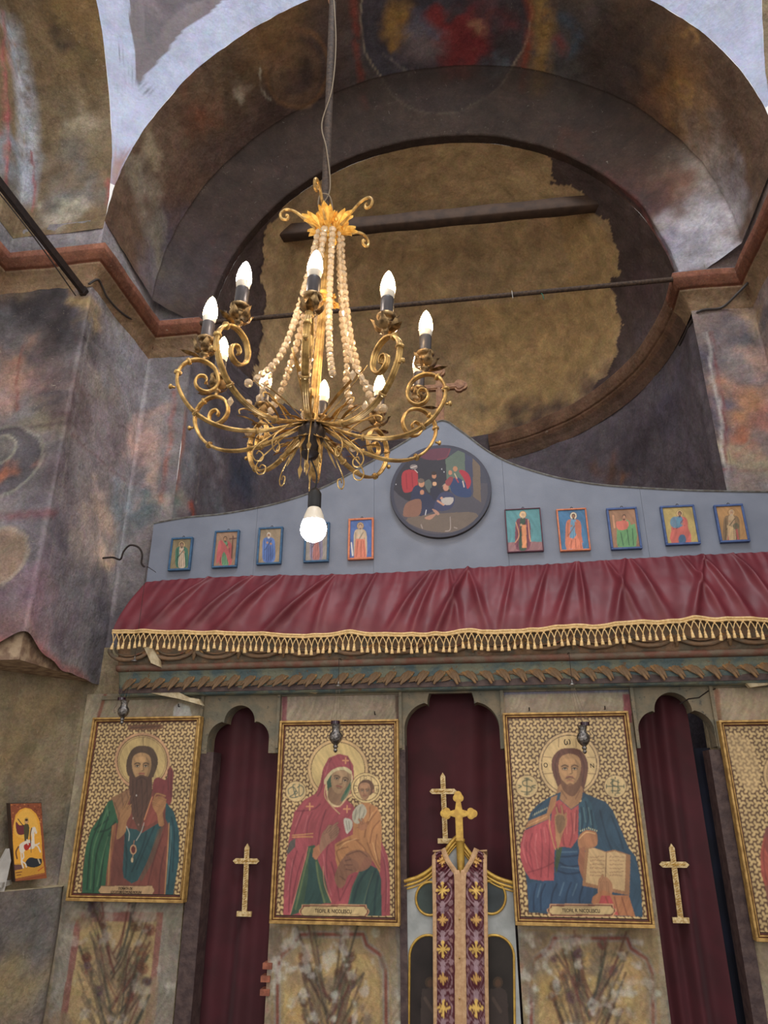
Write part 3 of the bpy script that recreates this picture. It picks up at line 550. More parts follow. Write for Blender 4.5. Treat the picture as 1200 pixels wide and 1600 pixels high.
def bouquet(p, cx, y0, y1, w, seed, tint=(120, 100, 78)):
    R = random.Random(seed)
    for k in range(60):
        t = R.random(); yy = y0+(y1-y0)*t; sx = R.choice((-1, 1)); L_ = w*(0.3+0.7*R.random())
        xe = cx+sx*L_; ye = yy-30-60*R.random(); p.line([(cx+R.uniform(-6, 6), yy+40), (cx+sx*L_*0.45, yy+6), (xe, ye)], R.uniform(2, 4.5), R.choice([tint, (84, 66, 52), (126, 106, 76), (112, 66, 54), (72, 72, 62)]), 0.8)
        if k % 4 == 0: flower(p, xe, ye, R.uniform(6, 11), R.choice([(118, 56, 50), (96, 62, 50), (130, 84, 56), (94, 66, 78)]))
        for q in range(2): p.ell(xe-sx*R.uniform(4, 14), ye+R.uniform(2, 16), R.uniform(4, 8), 2.2, (112, 104, 78), 0.5, R.random()*3)
P0 = bay(0, *bays[0], (166, 150, 122)); P1 = bay(1, *bays[1], (170, 152, 122)); P2 = bay(2, *bays[2], (170, 152, 120)); P3b = bay(3, *bays[3], (170, 152, 120))
for p, fr, inn in ((P0, [(120, 1425), (256, 1425), (232, 1640), (86, 1640)], [(128, 1440), (245, 1440), (222, 1640), (96, 1640)]),):
    p.poly([(100, 1400), (300, 1400), (280, 1700), (60, 1700)], (150, 140, 124)); p.poly(fr, (150, 98, 84)); p.poly(inn, (182, 152, 96))
    patchnoise(p, 0.56, (150, 128, 96), 7, 1, z1=1.1); bouquet(p, 178, 1450, 1620, 58, 3)
P0.poly([(258, 1425), (290, 1425), (262, 1700), (232, 1700)], (140, 130, 114)); patchnoise(P0, 0.60, (190, 178, 156), 16, 4, z1=1.12, a=0.5)
for p, x0, x1, yt in ((P1, 412, 626, 1446), (P2, 806, 1046, 1452)):
    m = (x0+x1)/2; w = (x1-x0)/2; p.poly([(x0-12, yt), (x1+12, yt), (x1+30, 1700), (x0-30, 1700)], (164, 146, 116))
    p.poly([(x0+16, yt), (x1-18, yt), (x1-10, 1700), (x0+6, 1700)], (166, 140, 96))
    arch = [(m-w*0.80, 1700), (m-w*0.80, yt+70), (m-w*0.74, yt+46), (m-w*0.55, yt+30), (m-w*0.5, yt+14), (m+w*0.45, yt+14), (m+w*0.5, yt+30), (m+w*0.70, yt+46), (m+w*0.78, yt+70), (m+w*0.80, 1700)]
    p.line(arch, 11, (150, 140, 128), 0.8, 0); p.line(arch, 5, (140, 70, 52), 0.95, 0)
    p.poly([(m-w*0.7, 1700), (m-w*0.7, yt+80), (m-w*0.5, yt+44), (m+w*0.5, yt+44), (m+w*0.7, yt+80), (m+w*0.7, 1700)], (186, 152, 90))
    patchnoise(p, 0.54, (146, 124, 92), 6, 5, z1=1.03, a=0.6); patchnoise(p, 0.57, (196, 158, 70), 5, 9, z1=0.95, a=0.55); patchnoise(p, 0.6, (128, 112, 96), 9, 12, z1=1.03, a=0.7)
    bouquet(p, m-4, yt+70, 1650, w*0.5, 11 if p is P1 else 23, (118, 92, 76)); patchnoise(p, 0.64, (196, 184, 164), 18, 7, z1=1.03, a=0.5)
    p.poly([(x1-8, yt), (x1+40, yt), (x1+60, 1700), (x1+2, 1700)], (140, 128, 112)); p.poly([(x0-30, yt), (x0+8, yt), (x0-4, 1700), (x0-40, 1700)], (140, 134, 126))
    patchnoise(p, 0.62, (204, 198, 182), 20, 15, z1=1.03, a=0.55)
    for q in range(5): p.ell(x0+4-q*1.5, yt+60+q*34, 8, 10, (176, 128, 100), 0.6)
for p, xa, xb in ((P1, 441, 624), (P2, 787, 984)):
    p.poly([(xa, 1070), (xb, 1070), (xb, 1094), (xb-60, 1086), (xa+70, 1084), (xa, 1090)], (84, 92, 132), a=0.75); p.poly([(xa+2, 1086), (xb-2, 1082), (xb-2, 1130), (xa+2, 1130)], (168, 152, 128), a=0.9)
P1.poly([(441, 1078), (449, 1078), (448, 1130), (440, 1130)], (148, 88, 92)); P1.poly([(490, 1082), (500, 1079), (640, 1072), (640, 1080), (560, 1084), (500, 1086)], (206, 192, 170)); P2.poly([(973, 1084), (986, 1084), (988, 1130), (976, 1130)], (150, 80, 84)); P1.poly([(617, 1086), (626, 1086), (626, 1130), (619, 1130)], (112, 92, 78))
P0.poly([(150, 1070), (320, 1070), (320, 1130), (140, 1130)], (156, 142, 118)); P0.poly([(170, 1086), (306, 1086), (304, 1126), (160, 1126)], (164, 150, 124)); P0.poly([(272, 1104), (280, 1098), (296, 1104), (300, 1122), (270, 1122)], (196, 194, 190)); P0.line([(166, 1080), (152, 1126)], 5, (150, 96, 76)); P0.line([(303, 1080), (314, 1060)], 5, (150, 92, 80))
P3b.poly([(1110, 1075), (1210, 1075), (1210, 1132), (1110, 1132)], (186, 166, 134)); P3b.line([(1120, 1080), (1124, 1130)], 8, (172, 128, 96))
M['bay'] = painted('painted_bay_plaster', 0.85, 0.4, 40, 0.2, 0.15)
for p in (P0, P1, P2, P3b): 
    o = p.build('painted_bay', M['bay'], scr)
for x0, x1 in bays:                               # the masonry body behind each painted face
    g = G(); g.box((x0, YF+0.003, 0), (x1, YW+0.22, ZT)); g.build('pier_body', M['crackplaster'], scr)
# red bricks bare at the left edge of the pier between the first two doors
for k, (px, py) in enumerate([(417, 1528), (416, 1549), (420, 1508)]):
    g = G(); x = X(px, py); z = Z(px, py); g.box((x-0.022, YF-0.012, z-0.012), (x+0.024, YF+0.05, z+0.014)); g.build('brick', M['brick'], scr)
# ragged cream plaster left along the lower edge of the cornice
def chunk(pts, y0, y1, m, name='plaster_patch'):
    g = G(); g.prism([(X(a, b, y0), Z(a, b, y0)) for a, b in pts], y0, y1); return g.build(name, m, scr)
# lobed arch heads cut from one thick slab each
def lobed(x0, x1, zt, zs, step, depth=0.10):
    cx = (x0+x1)/2; hw = (x1-x0)/2-step; pts = []
    r1 = hw*0.40; zc = zs+hw*0.98
    def a_(cx_, cz_, r, t0, t1, n=12): return [(cx_+r*math.cos(t0+(t1-t0)*k/n), cz_+r*math.sin(t0+(t1-t0)*k/n)) for k in range(n+1)]
    side = hw*0.55; zl = zs+hw*0.42
    L_ = [(x0+step, zs)]+a_(cx-hw+side*0.98, zl, side*0.98, math.pi, math.pi*0.56)+a_(cx, zs+hw*0.95, hw*0.50, math.pi*1.02, 0-math.pi*0.02, 18)+a_(cx+hw-side*0.98, zl, side*0.98, math.pi*0.44, 0)+[(x1-step, zs)]
    poly = [(x0, zt), (x0, zs)]+L_+[(x1, zs), (x1, zt)]
    return poly
heads = []
for k, (x0, x1) in enumerate(doors):
    zs = Z((330, 635, 1000)[k], (1178, 1172, 1168)[k]); poly = lobed(x0, x1, ZT, zs, (0.055, 0.03, 0.02)[k])
    # build as quads strips between the outline and the top edge so that the cut-out stays clean
    L_ = poly[2:-2]; g = G(); y0, y1 = YF-0.012, YW+0.08
    xs = [max(x0+1e-4, min(x1-1e-4, p[0])) for p in L_]
    V = []; 
    pts = [(x0, zs)]+L_+[(x1, zs)]
    for (xx, zz) in pts: V += [(xx, y0, zz), (xx, y0, ZT), (xx, y1, zz), (xx, y1, ZT)]
    Fc = []
    for i in range(len(pts)-1):
        a = 4*i; b = a+4; Fc += [(a, b, b+1, a+1), (a+2, a+3, b+3, b+2), (a, a+2, b+2, b)]
    g.add(V, Fc); g.build('lobed_arch_head', M['archstone'], scr)
# a few cracks and mouldings on the heads: raised upright fillets between head and bay
for px in (320, 439, 627, 785, 988, 1112):
    x = X(px, 1110); g = G(); g.box((x-0.008, YF-0.03, Z(px, 1170)), (x+0.008, YF, ZT)); g.build('fillet', M['archstone'], scr)
# dark wooden jambs
def jamb(pa, pb, w, name='jamb', y0=YF-0.01, m='jambwood'):
    g = G(); a = (X(*pa), Z(*pa)); g.box((a[0], y0, 0), (a[0]+w, y0+0.12, a[1])); return g.build(name, M[m], scr)
jamb((314, 1176), None, 0.085); jamb((624, 1165), None, 0.035); jamb((787, 1165), None, -0.03) if False else None
jamb((1105, 1172), None, 0.06)
# ---- cornice: lower blue-green band leaning out, fillet, upper scroll frieze
XL, XR = -2.055, 1.80
def band(name, prof, m, x0=XL, x1=XR, nx=220, amp=0.004):
    V = []; P = []
    for j in range(nx+1):
        x = x0+(x1-x0)*j/nx
        for (y, z) in prof: V.append((x, y, z))
    n = len(prof); V = np.array(V); d = (fbm(V, 12, 4)-0.5)*2*amp; V[:, 1] += d; V[:, 2] += d*0.6
    Fc = [(j*n+i, (j+1)*n+i, (j+1)*n+i+1, j*n+i+1) for j in range(nx) for i in range(n-1)]+[tuple(range(n)), tuple(range(nx*n, nx*n+n))[::-1]]
    return mk(name, V, Fc, m, scr, True)
yc = 3.80
ZA, ZB, ZC, ZD = Z(600, 1079, 3.86), Z(600, 1038, 3.78), Z(600, 1029, 3.75), Z(600, 985, 3.72)
def seg(a, b, n): return [(a[0]+(b[0]-a[0])*k/n, a[1]+(b[1]-a[1])*k/n) for k in range(n)]
band('leaf_band', [(3.97, ZA-0.002), (3.88, ZA-0.004)]+seg((3.845, ZA), (3.80, ZB), 8)+[(3.79, ZB), (3.97, ZB)], M['friezelow'], amp=0.007)
band('fillet_moulding', [(3.97, ZB), (3.785, ZB-0.004)]+seg((3.765, ZB), (3.755, ZC), 3)+[(3.765, ZC+0.004), (3.97, ZC+0.004)], M['red'], amp=0.006)
band('scroll_frieze', [(3.97, ZC), (3.79, ZC+0.002)]+seg((3.785, ZC+0.004), (3.745, ZD), 10)+[(3.735, ZD), (3.725, ZD+0.015), (3.735, ZD+0.03), (3.97, ZD+0.03)], M['friezetop'], amp=0.009)
g = G(); g.box((XL-0.0, 3.83, ZA+0.01), (XR, 3.968, Z(600, 935, 3.93))); g.build('core_beam', M['jambwood'], scr)
g = G(); g.box((-2.20, 3.915, ZA-0.012), (XR, 3.95, ZA+0.01)); g.build('shadow_gap_lintel', M['archstone'], scr)
# carved leaves on the lower band: leaning right on the left half, leaning left on the right half
def leafmesh(s):
    g = G(); h = (ZB-ZA)*0.80
    for dx, w, l in ((0, 0.012, 1.0), (0.018, 0.009, 0.75), (-0.016, 0.008, 0.6)):
        p = [(dx*0.6+s*(-0.022)+s*0.0, 0, -h*0.45*l), (dx+s*0.0, -0.010, -h*0.05), (dx+s*0.020, -0.012, h*0.30*l), (dx+s*0.034, -0.004, h*0.46*l), (dx+s*0.026, 0.0, h*0.36*l)]
        g.tube(smooth(p, 3), [1.35*w*k for k in np.interp(np.linspace(0, 1, 13), [0, 0.35, 0.7, 1], [0.35, 1.0, 0.8, 0.3])], 6)
    return g.mesh('carved_leaf', M['leafwood'], True)
lm = {1: leafmesh(1), -1: leafmesh(-1)}
n = 44
for k in range(n):
    x = XL+0.06+(XR-XL-0.12)*k/(n-1); s_ = 1 if x < AX+0.02 else -1
    share('carved_leaf', lm[s_], scr, (x, 3.818, (ZA+ZB)/2), (math.radians(-20), random.uniform(-0.15, 0.15), 0), (1, 0.6, random.uniform(0.95, 1.12)))
    if k < n-1: share('carved_leaf', lm[s_], scr, (x+0.043, 3.824, (ZA+ZB)/2-0.012*s_), (math.radians(-20), 0.5*s_, 0), (0.6, 0.4, 0.6))
# carved scrolls on the upper frieze
def scrollmesh(kind):
    g = G(); h = (ZD-ZC)
    if kind == 0:      # garland bowl
        p = [(0.105*math.cos(t), -0.006, 0.045+0.075*math.sin(t)) for t in np.linspace(math.pi*1.02, math.pi*1.98, 14)]; g.tube(p, 0.011, 6)
        p = [(0.08*math.cos(t), -0.002, 0.05+0.055*math.sin(t)) for t in np.linspace(math.pi, math.pi*2, 12)]; g.tube(p, 0.006, 6)
    else:              # curling leaf between garlands
        for s_ in (-1, 1):
            t = np.linspace(0, 4.6, 18); p = [(s_*(0.012+0.028*math.cos(a)*(1-a/7)), -0.006, -0.005+0.028*math.sin(a)*(1-a/7)) for a in t]; g.tube(p, np.interp(t, [0, 4.6], [0.010, 0.004]), 6)
        g.tube([(0, -0.004, -0.04), (0.003, -0.012, 0), (0, -0.004, 0.045)], [0.005, 0.012, 0.004], 6)
    return g.mesh('carved_scroll', M['friezetop'] if kind == 0 else M['leafwood'], True)
sm_ = [scrollmesh(0), scrollmesh(1)]
for k in range(32):
    x = XL+0.07+k*0.128
    if x > XR-0.05: break
    share('carved_scroll', sm_[k % 2], scr, (x, 3.765, (ZC+ZD)/2-0.014), (math.radians(-12), 0, random.uniform(-.1, .1)), (1.25 if k % 2 == 0 else 1.1, 1, 1))
chunk([(232, 1082), (240, 1058), (262, 1052), (270, 1064), (276, 1080), (296, 1090), (310, 1092), (316, 1102), (280, 1092), (250, 1086)], 3.835, 3.87, M['crackplaster'])
chunk([(225, 1012), (236, 1010), (248, 1030), (250, 1042), (236, 1036)], 3.735, 3.76, M['crackplaster'])
chunk([(470, 1080), (510, 1075), (560, 1073), (620, 1070), (600, 1074), (560, 1078), (520, 1078), (490, 1083)], 3.86, 3.90, M['crackplaster'])
chunk([(1165, 1066), (1200, 1058), (1200, 1070), (1172, 1074)], 3.85, 3.88, M['crackplaster'])
# crack running across the right hand arch head, and broken bit over it
g = G(); g.tube([(X(a, b, YF-0.014), YF-0.013, Z(a, b, YF-0.014)) for a, b in [(1062, 1100), (1076, 1092), (1092, 1090), (1106, 1080), (1118, 1076)]], 0.003, 5); g.build('crack', M['darkiron'], scr)

# ============================================================ BOARD ON TOP
yb = 3.915
top = [(235, 819), (290, 809), (350, 803), (420, 790), (475, 774), (520, 755), (560, 733), (600, 710), (640, 686), (668, 668), (688, 657)]
topR = [(700, 659), (730, 681), (762, 705), (800, 725), (860, 744), (910, 754), (960, 760), (1060, 766), (1130, 768), (1205, 769)]
bt = [tuple(at(a, b, yb)[[0, 2]]) for a, b in smooth(top, 5)+smooth(topR, 5)]
bt.append((XR, bt[-1][1])); xl_ = float(at(229, 905, yb)[0]); zbot = Z(600, 955, yb)
bd = thing('pediment_board', 'blue-grey painted board with concave sloping top rising to a point behind the chandelier', 'board', (AX, yb, zbot))
cuts = [xl_, -1.35, -0.62, 0.16, 0.93, XR]
btx = np.array([p[0] for p in bt]); btz = np.array([p[1] for p in bt])
btx[0] = min(btx[0], xl_); o_ = np.argsort(btx); btx, btz = btx[o_], btz[o_]
for a, b in zip(cuts[:-1], cuts[1:]):
    xs = np.linspace(a+0.0006, b-0.0006, 40); zs = np.interp(xs, btx, btz); g = G()
    pts = [(xs[0], zbot)]+list(zip(xs, zs))+[(xs[-1], zbot)]; V = []
    for x_, z_ in zip(xs, zs): V += [(x_, yb, zbot), (x_, yb, z_), (x_, yb+0.025, z_), (x_, yb+0.025, zbot)]
    Fc = [];
    for i in range(len(xs)-1):
        A = 4*i; B = A+4; Fc += [(A, B, B+1, A+1), (A+1, B+1, B+2, A+2), (A+3, A+2, B+2, B+3), (A, A+3, B+3, B)]
    Fc += [(0, 1, 2, 3), tuple(range(4*len(xs)-4, 4*len(xs)))[::-1]]; g.add(V, Fc); g.build('plank', M['board'], bd)
xs = np.linspace(xl_, XR, 160); zs = np.interp(xs, btx, btz)
g = G(); g.tube([(x_, yb-0.002, z_+0.001) for x_, z_ in zip(xs, zs)], 0.0055, 5); g.build('edge_strip', M['boardedge'], bd)

# ============================================================ VALANCE with fringe
vt = smooth([(226, 916), (240, 912), (330, 906), (420, 903), (520, 902), (640, 897), (760, 890), (850, 886), (940, 880), (1060, 873), (1210, 866), (1330, 860)], 14)
vb = smooth([(176, 986), (230, 986), (300, 988), (400, 990), (470, 993), (520, 990), (545, 986), (580, 990), (650, 991), (700, 989), (735, 984), (765, 987), (830, 984), (900, 977), (930, 979), (990, 972), (1045, 971), (1090, 965), (1120, 968), (1150, 966), (1210, 968), (1330, 966)], 14)
val = thing('pelmet_curtain', 'burgundy satin valance with gold net fringe stretched over the carved cornice', 'curtain', (AX, 3.8, 2.5))
TA = np.array([at(a, b, 3.90) for a, b in vt]); BA = np.array([at(a, b, 3.70) for a, b in vb])
nx, nz = 620, 46; X0, X1 = TA[0, 0], 1.80
s_ = np.linspace(0, 1, nx); tx = X0+(X1-X0)*s_; bx = BA[0, 0]+(1.80-BA[0, 0])*s_
tz = np.interp(tx, TA[:, 0], TA[:, 2]); bz = np.interp(bx, BA[:, 0], BA[:, 2])
hemx, hemz = bx, bz
R2 = np.random.RandomState(4)
folds = [(u_, du, w_, a_) for u_, du, w_, a_ in zip([0.06, 0.12, 0.17, 0.24, 0.30, 0.355, 0.41, 0.44, 0.475, 0.50, 0.535, 0.56, 0.60, 0.635, 0.67, 0.71, 0.735, 0.77, 0.81, 0.84, 0.87, 0.91, 0.95, 0.985],
     [-0.055, -0.065, -0.06, -0.075, -0.01, -0.02, -0.05, -0.03, -0.04, 0.02, 0.03, -0.02, -0.03, -0.035, 0.0, -0.03, 0.03, 0.03, -0.04, 0.03, 0.035, 0.03, -0.03, -0.02],
     [0.012, 0.010, 0.012, 0.011, 0.010, 0.008, 0.009, 0.008, 0.009, 0.008, 0.009, 0.007, 0.008, 0.009, 0.007, 0.008, 0.008, 0.010, 0.008, 0.008, 0.008, 0.009, 0.008, 0.008],
     [0.030, 0.026, 0.034, 0.036, 0.016, 0.016, 0.022, 0.018, 0.034, 0.016, 0.018, 0.014, 0.018, 0.022, 0.020, 0.022, 0.018, 0.022, 0.026, 0.020, 0.022, 0.024, 0.02, 0.018])]
V = np.zeros((nz, nx, 3)); Yb = np.zeros(nx)
for j in range(nz):
    v = j/(nz-1)                                   # 0 top, 1 hem
    yy = 3.895+(3.705-3.895)*(1-(1-v)**1.35)
    zz = (tz+0.014)*(1-v)+bz*v+0.014*math.sin(math.pi*v)
    d = np.zeros(nx)
    for (u_, du, w_, a_) in folds:
        c_ = u_-du*(v-0.5)*0 + du*(v-0.85)*-1*-1; ww = w_*(0.28+0.62*v); d += 1.55*a_*np.exp(-((s_-c_)/ww)**2)*(0.15+0.85*math.sin(math.pi*min(1, 0.12+v*0.75)))
    d += 0.005*np.sin(s_*2*math.pi*64+3*np.sin(s_*21))*math.exp(-v*5)+0.003*np.sin(s_*2*math.pi*36+2*np.sin(s_*13)+v*3)
    fold_n = (fbm(np.c_[s_*1.0, np.full(nx, v*0.12), np.zeros(nx)], 30, 3)-0.5)*0.022*(0.3+v)
    V[j, :, 0] = tx*(1-v)+bx*v; V[j, :, 1] = yy-d-fold_n; V[j, :, 2] = zz
    if j == nz-1: Yb = V[j, :, 1].copy()
i = np.arange(nz*nx).reshape(nz, nx); F_ = np.stack([i[:-1, :-1], i[1:, :-1], i[1:, 1:], i[:-1, 1:]], -1).reshape(-1, 4)
o = mk('cloth', V.reshape(-1, 3), F_, M['velvet'], val, True)
end = V[:, 0]; g = G()
for j in range(nz-1): g.add([tuple(end[j]), tuple(end[j+1]), (end[j+1][0]+0.05, 3.90, end[j+1][2]), (end[j][0]+0.05, 3.90, end[j][2])], [(0, 1, 2, 3)])
g.build('side_fold', M['velvet'], val)
def hem(x): return np.array([x, np.interp(x, bx, Yb)-0.003, np.interp(x, bx, bz)])
g = G(); hp = [hem(x) for x in np.linspace(bx[0], 1.80, 300)]
g.tube([p+np.array([0, -0.003, 0.002]) for p in hp], 0.0065, 6); g.tube([p+np.array([0, -0.003, -0.010]) for p in hp], 0.0055, 6)
o = g.build('fringe_braid', M['braid'], val, True)
pitch = 0.0335; nt_ = int((1.80-bx[0])/pitch); g = G(); knots = []
for k in range(nt_):
    x = bx[0]+0.012+k*pitch; jx = random.uniform(-0.003, 0.003); a = hem(x); drop = 0.056+random.uniform(-0.005, 0.006)
    kn = np.array([x+jx, a[1]-0.004, a[2]-drop]); knots.append(kn)
    for dx in (-1.25, 1.25):
        b = hem(min(1.80, max(bx[0], x+dx*pitch*0.62))); g.tube([b+np.array([0, -0.003, -0.010]), (b+kn)/2+np.array([-dx*0.002, -0.003, 0]), kn], 0.0026, 4)
    g.tube([kn, kn+np.array([0, 0, -0.012])], 0.003, 4)
o = g.build('fringe_net', M['braid'], val); o['kind'] = 'stuff'
g = G(); g.lathe([(0.0025, 0.004), (0.0062, 0), (0.0058, -0.005), (0.0052, -0.008), (0.0072, -0.012), (0.0092, -0.030), (0.0088, -0.033), (0.001, -0.033)], n=8); tm = g.mesh('tassel', M['braid'], True)
for kn in knots: share('tassel', tm, val, tuple(kn+np.array([0, 0, -0.012])), (random.uniform(-.12, .12), random.uniform(-.12, .12), 0), (1, 1, random.uniform(0.85, 1.15)))
# ============================================================ LARGE ICONS
YI = 3.872
def stars(p, per, gold=(216, 180, 106), dark=(98, 62, 34)):
    rh = per*0.9; r_ = np.round((p.Z-p.zz[0])/rh); best = np.full(p.X.shape, 9.0); prof = np.zeros(p.X.shape)
    for dr in (-1, 0, 1):
        rr = r_+dr; off = np.where(rr % 2 == 0, 0, 0.5)*per; cc = np.round((p.X-p.x[0]-off)/per)
        for dc in (-1, 0, 1):
            dx = (p.X-p.x[0]-off-(cc+dc)*per)/per; dz = (p.Z-p.zz[0]-rr*rh)/per; r = np.hypot(dx, dz); th = np.arctan2(dz, dx)
            v = (0.36+0.22*np.cos(3*(th+1.1*r)-math.pi/2))-r; prof = np.maximum(prof, np.clip(v/0.05+0.5, 0, 1))
    p.c[:] = lin(dark)*(1-prof[..., None])+lin(gold)*prof[..., None]
def face(p, cx, cy, w, h, skin, hair, tilt=0.0, look=1):
    """a painted face: w,h half sizes"""
    c, s_ = math.cos(tilt), math.sin(tilt); T = lambda x, y: (cx+x*w*c-y*h*s_, cy+x*w*s_+y*h*c)
    dk = tuple(int(v*0.62) for v in skin); lt = tuple(min(255, int(v*1.16)) for v in skin)
    p.poly([T(-1, -0.35), T(-0.8, -0.9), T(0, -1.12), T(0.8, -0.9), T(1, -0.35), T(0.92, 0.2), T(0.6, 0.72), T(0, 1.02), T(-0.6, 0.72), T(-0.92, 0.2)], skin, 5)
    p.poly([T(0.45, -0.8), T(0.98, -0.3), T(0.9, 0.25), T(0.6, 0.7), T(0.3, 0.85), T(0.62, 0.3), T(0.6, -0.4)], dk, 4, 0.45)
    p.poly([T(-0.6, -0.75), T(0.35, -0.78), T(0.3, -0.45), T(-0.5, -0.42)], lt, 4, 0.55); p.poly([T(-0.12, -0.3), T(0.12, -0.3), T(0.17, 0.18), T(-0.17, 0.18)], lt, 3, 0.6)
    p.poly([T(-0.7, 0.05), T(-0.3, 0.0), T(-0.28, 0.35), T(-0.55, 0.4)], lt, 4, 0.4)
    k = w*0.10
    for sg in (-1, 1):
        p.line([T(sg*0.16, -0.26), T(sg*0.42, -0.36), T(sg*0.72, -0.27)], k*1.3, hair, 0.9)
        p.ell(*T(sg*0.43, -0.13), w*0.20, h*0.075, (206, 186, 150), 0.9, tilt); p.ell(*T(sg*0.43, -0.13), w*0.09, h*0.07, (40, 28, 22), 1)
        p.line([T(sg*0.22, -0.13), T(sg*0.43, -0.20), T(sg*0.66, -0.12)], k*0.9, (58, 38, 28), 0.9); p.line([T(sg*0.26, -0.04), T(sg*0.45, -0.02), T(sg*0.62, -0.06)], k*0.7, dk, 0.6)
    p.line([T(0.14*look, -0.25), T(0.19*look, 0.05), T(0.2*look, 0.18), T(0.0, 0.24)], k*0.9, dk, 0.9)
    p.line([T(-0.26, 0.45), T(0, 0.42), T(0.26, 0.45)], k*1.6, (150, 78, 58), 0.95); p.line([T(-0.2, 0.56), T(0, 0.58), T(0.2, 0.56)], k, dk, 0.7)
def folds(p, pts, col, a=0.5, w=6):
    for l in pts: p.line(l, w, col, a)
def hand(p, pts, fingers, skin):
    dk = tuple(int(v*0.6) for v in skin); p.poly(pts, skin, 4)
    for f in fingers: p.line(f, 15, dk, 0.8); p.line(f, 10, skin, 1)
def plate(p, x0, y0, x1, y1, dbl=True):
    if dbl:
        for e, c in ((16, (206, 150, 96)), (9, (112, 48, 34)), (0, (208, 176, 108))):
            p.poly([(x0-e+10, y0-e), (x1+e-10, y0-e), (x1+e-6, y0+12), (x1+e+10, (y0+y1)/2-8), (x1+e+10, (y0+y1)/2+10), (x1+e-6, y1-4), (x1+e-8, y1+e), (x0-e+8, y1+e), (x0-e+6, y1-4), (x0-e-10, (y0+y1)/2+10), (x0-e-10, (y0+y1)/2-8), (x0-e+6, y0+12)], c)
    else:
        for e, c in ((4, (84, 50, 34)), (0, (186, 146, 92))):
            p.poly([(x0+20, y0-e), (x1-20, y0-e), (x1-16, y0+12), (x1+e, (y0+y1)/2), (x1-16, y1-12), (x1-20, y1+e), (x0+20, y1+e), (x0+16, y1-12), (x0-e, (y0+y1)/2), (x0+16, y0+12)], c)
def crossmono(p, cx, cy, r, letters, ink=(74, 84, 60)):
    p.ell(cx, cy, r+5, r+5, (110, 74, 40)); p.ell(cx, cy, r, r, (216, 182, 112))
    for L_ in letters: p.line([(cx+a*r, cy+b*r) for a, b in L_], r*0.10, ink, 0.95)
def big_icon(label, corners, crop, draw, res=0.0024, texts=(), fb=0.040):
    LT, RT, RB, LB = corners; f = lambda q: at(q[0], q[1], YI)
    x0 = (f(LT)[0]+f(LB)[0])/2; x1 = (f(RT)[0]+f(RB)[0])/2; z1 = (f(LT)[2]+f(RT)[2])/2; z0 = (f(LB)[2]+f(RB)[2])/2
    ic = thing('large_icon', label, 'icon', ((x0+x1)/2, 3.90, z0), 'large framed icons on the altar screen')
    w = 0.026; p = Pic(x0+w, x1-w, z0+w+0.006, z1-w, YI, int((x1-x0-2*w)/res), int((z1-z0-2*w)/res), (200, 160, 90), crop)
    stars(p, 0.035); draw(p); p.build('painting', M['panelpaint'], ic)
    g = G(); g.box((x0+0.004, YI+0.002, z0+0.004), (x1-0.004, YI+0.045, z1-0.004)); g.build('back_panel', M['beam'], ic)
    def ringbars(o, i, y0, y1, name, m, extra=0):
        for (a, b) in (((x0+o, z0+o-extra), (x1-o, z0+i)), ((x0+o, z1-i), (x1-o, z1-o)), ((x0+o, z0+i), (x0+i, z1-i)), ((x1-i, z0+i), (x1-o, z1-i))):
            g = G(); g.box((a[0], y0, a[1]), (b[0], y1, b[1])); ob = g.build(name, m, ic)
            bv = ob.modifiers.new('bevel', 'BEVEL'); bv.width = 0.0025; bv.segments = 2
    ringbars(0.0, 0.011, YI-0.022, YI+0.03, 'frame', M['framegold'], 0.004)
    ringbars(0.011, 0.015, YI-0.013, YI+0.02, 'frame_groove', M['framebrown']); ringbars(0.015, 0.021, YI-0.017, YI+0.02, 'frame_inner', M['framegold']); ringbars(0.021, 0.0275, YI-0.006, YI+0.002, 'frame_liner', M['framebrown'])
    for (s_, cx, cy, size, width, m) in texts:
        q = p.q((cx, cy)); text('inscription', s_, (q[0], YI-0.0012, q[1]), size, M[m], ic, width)
    return ic
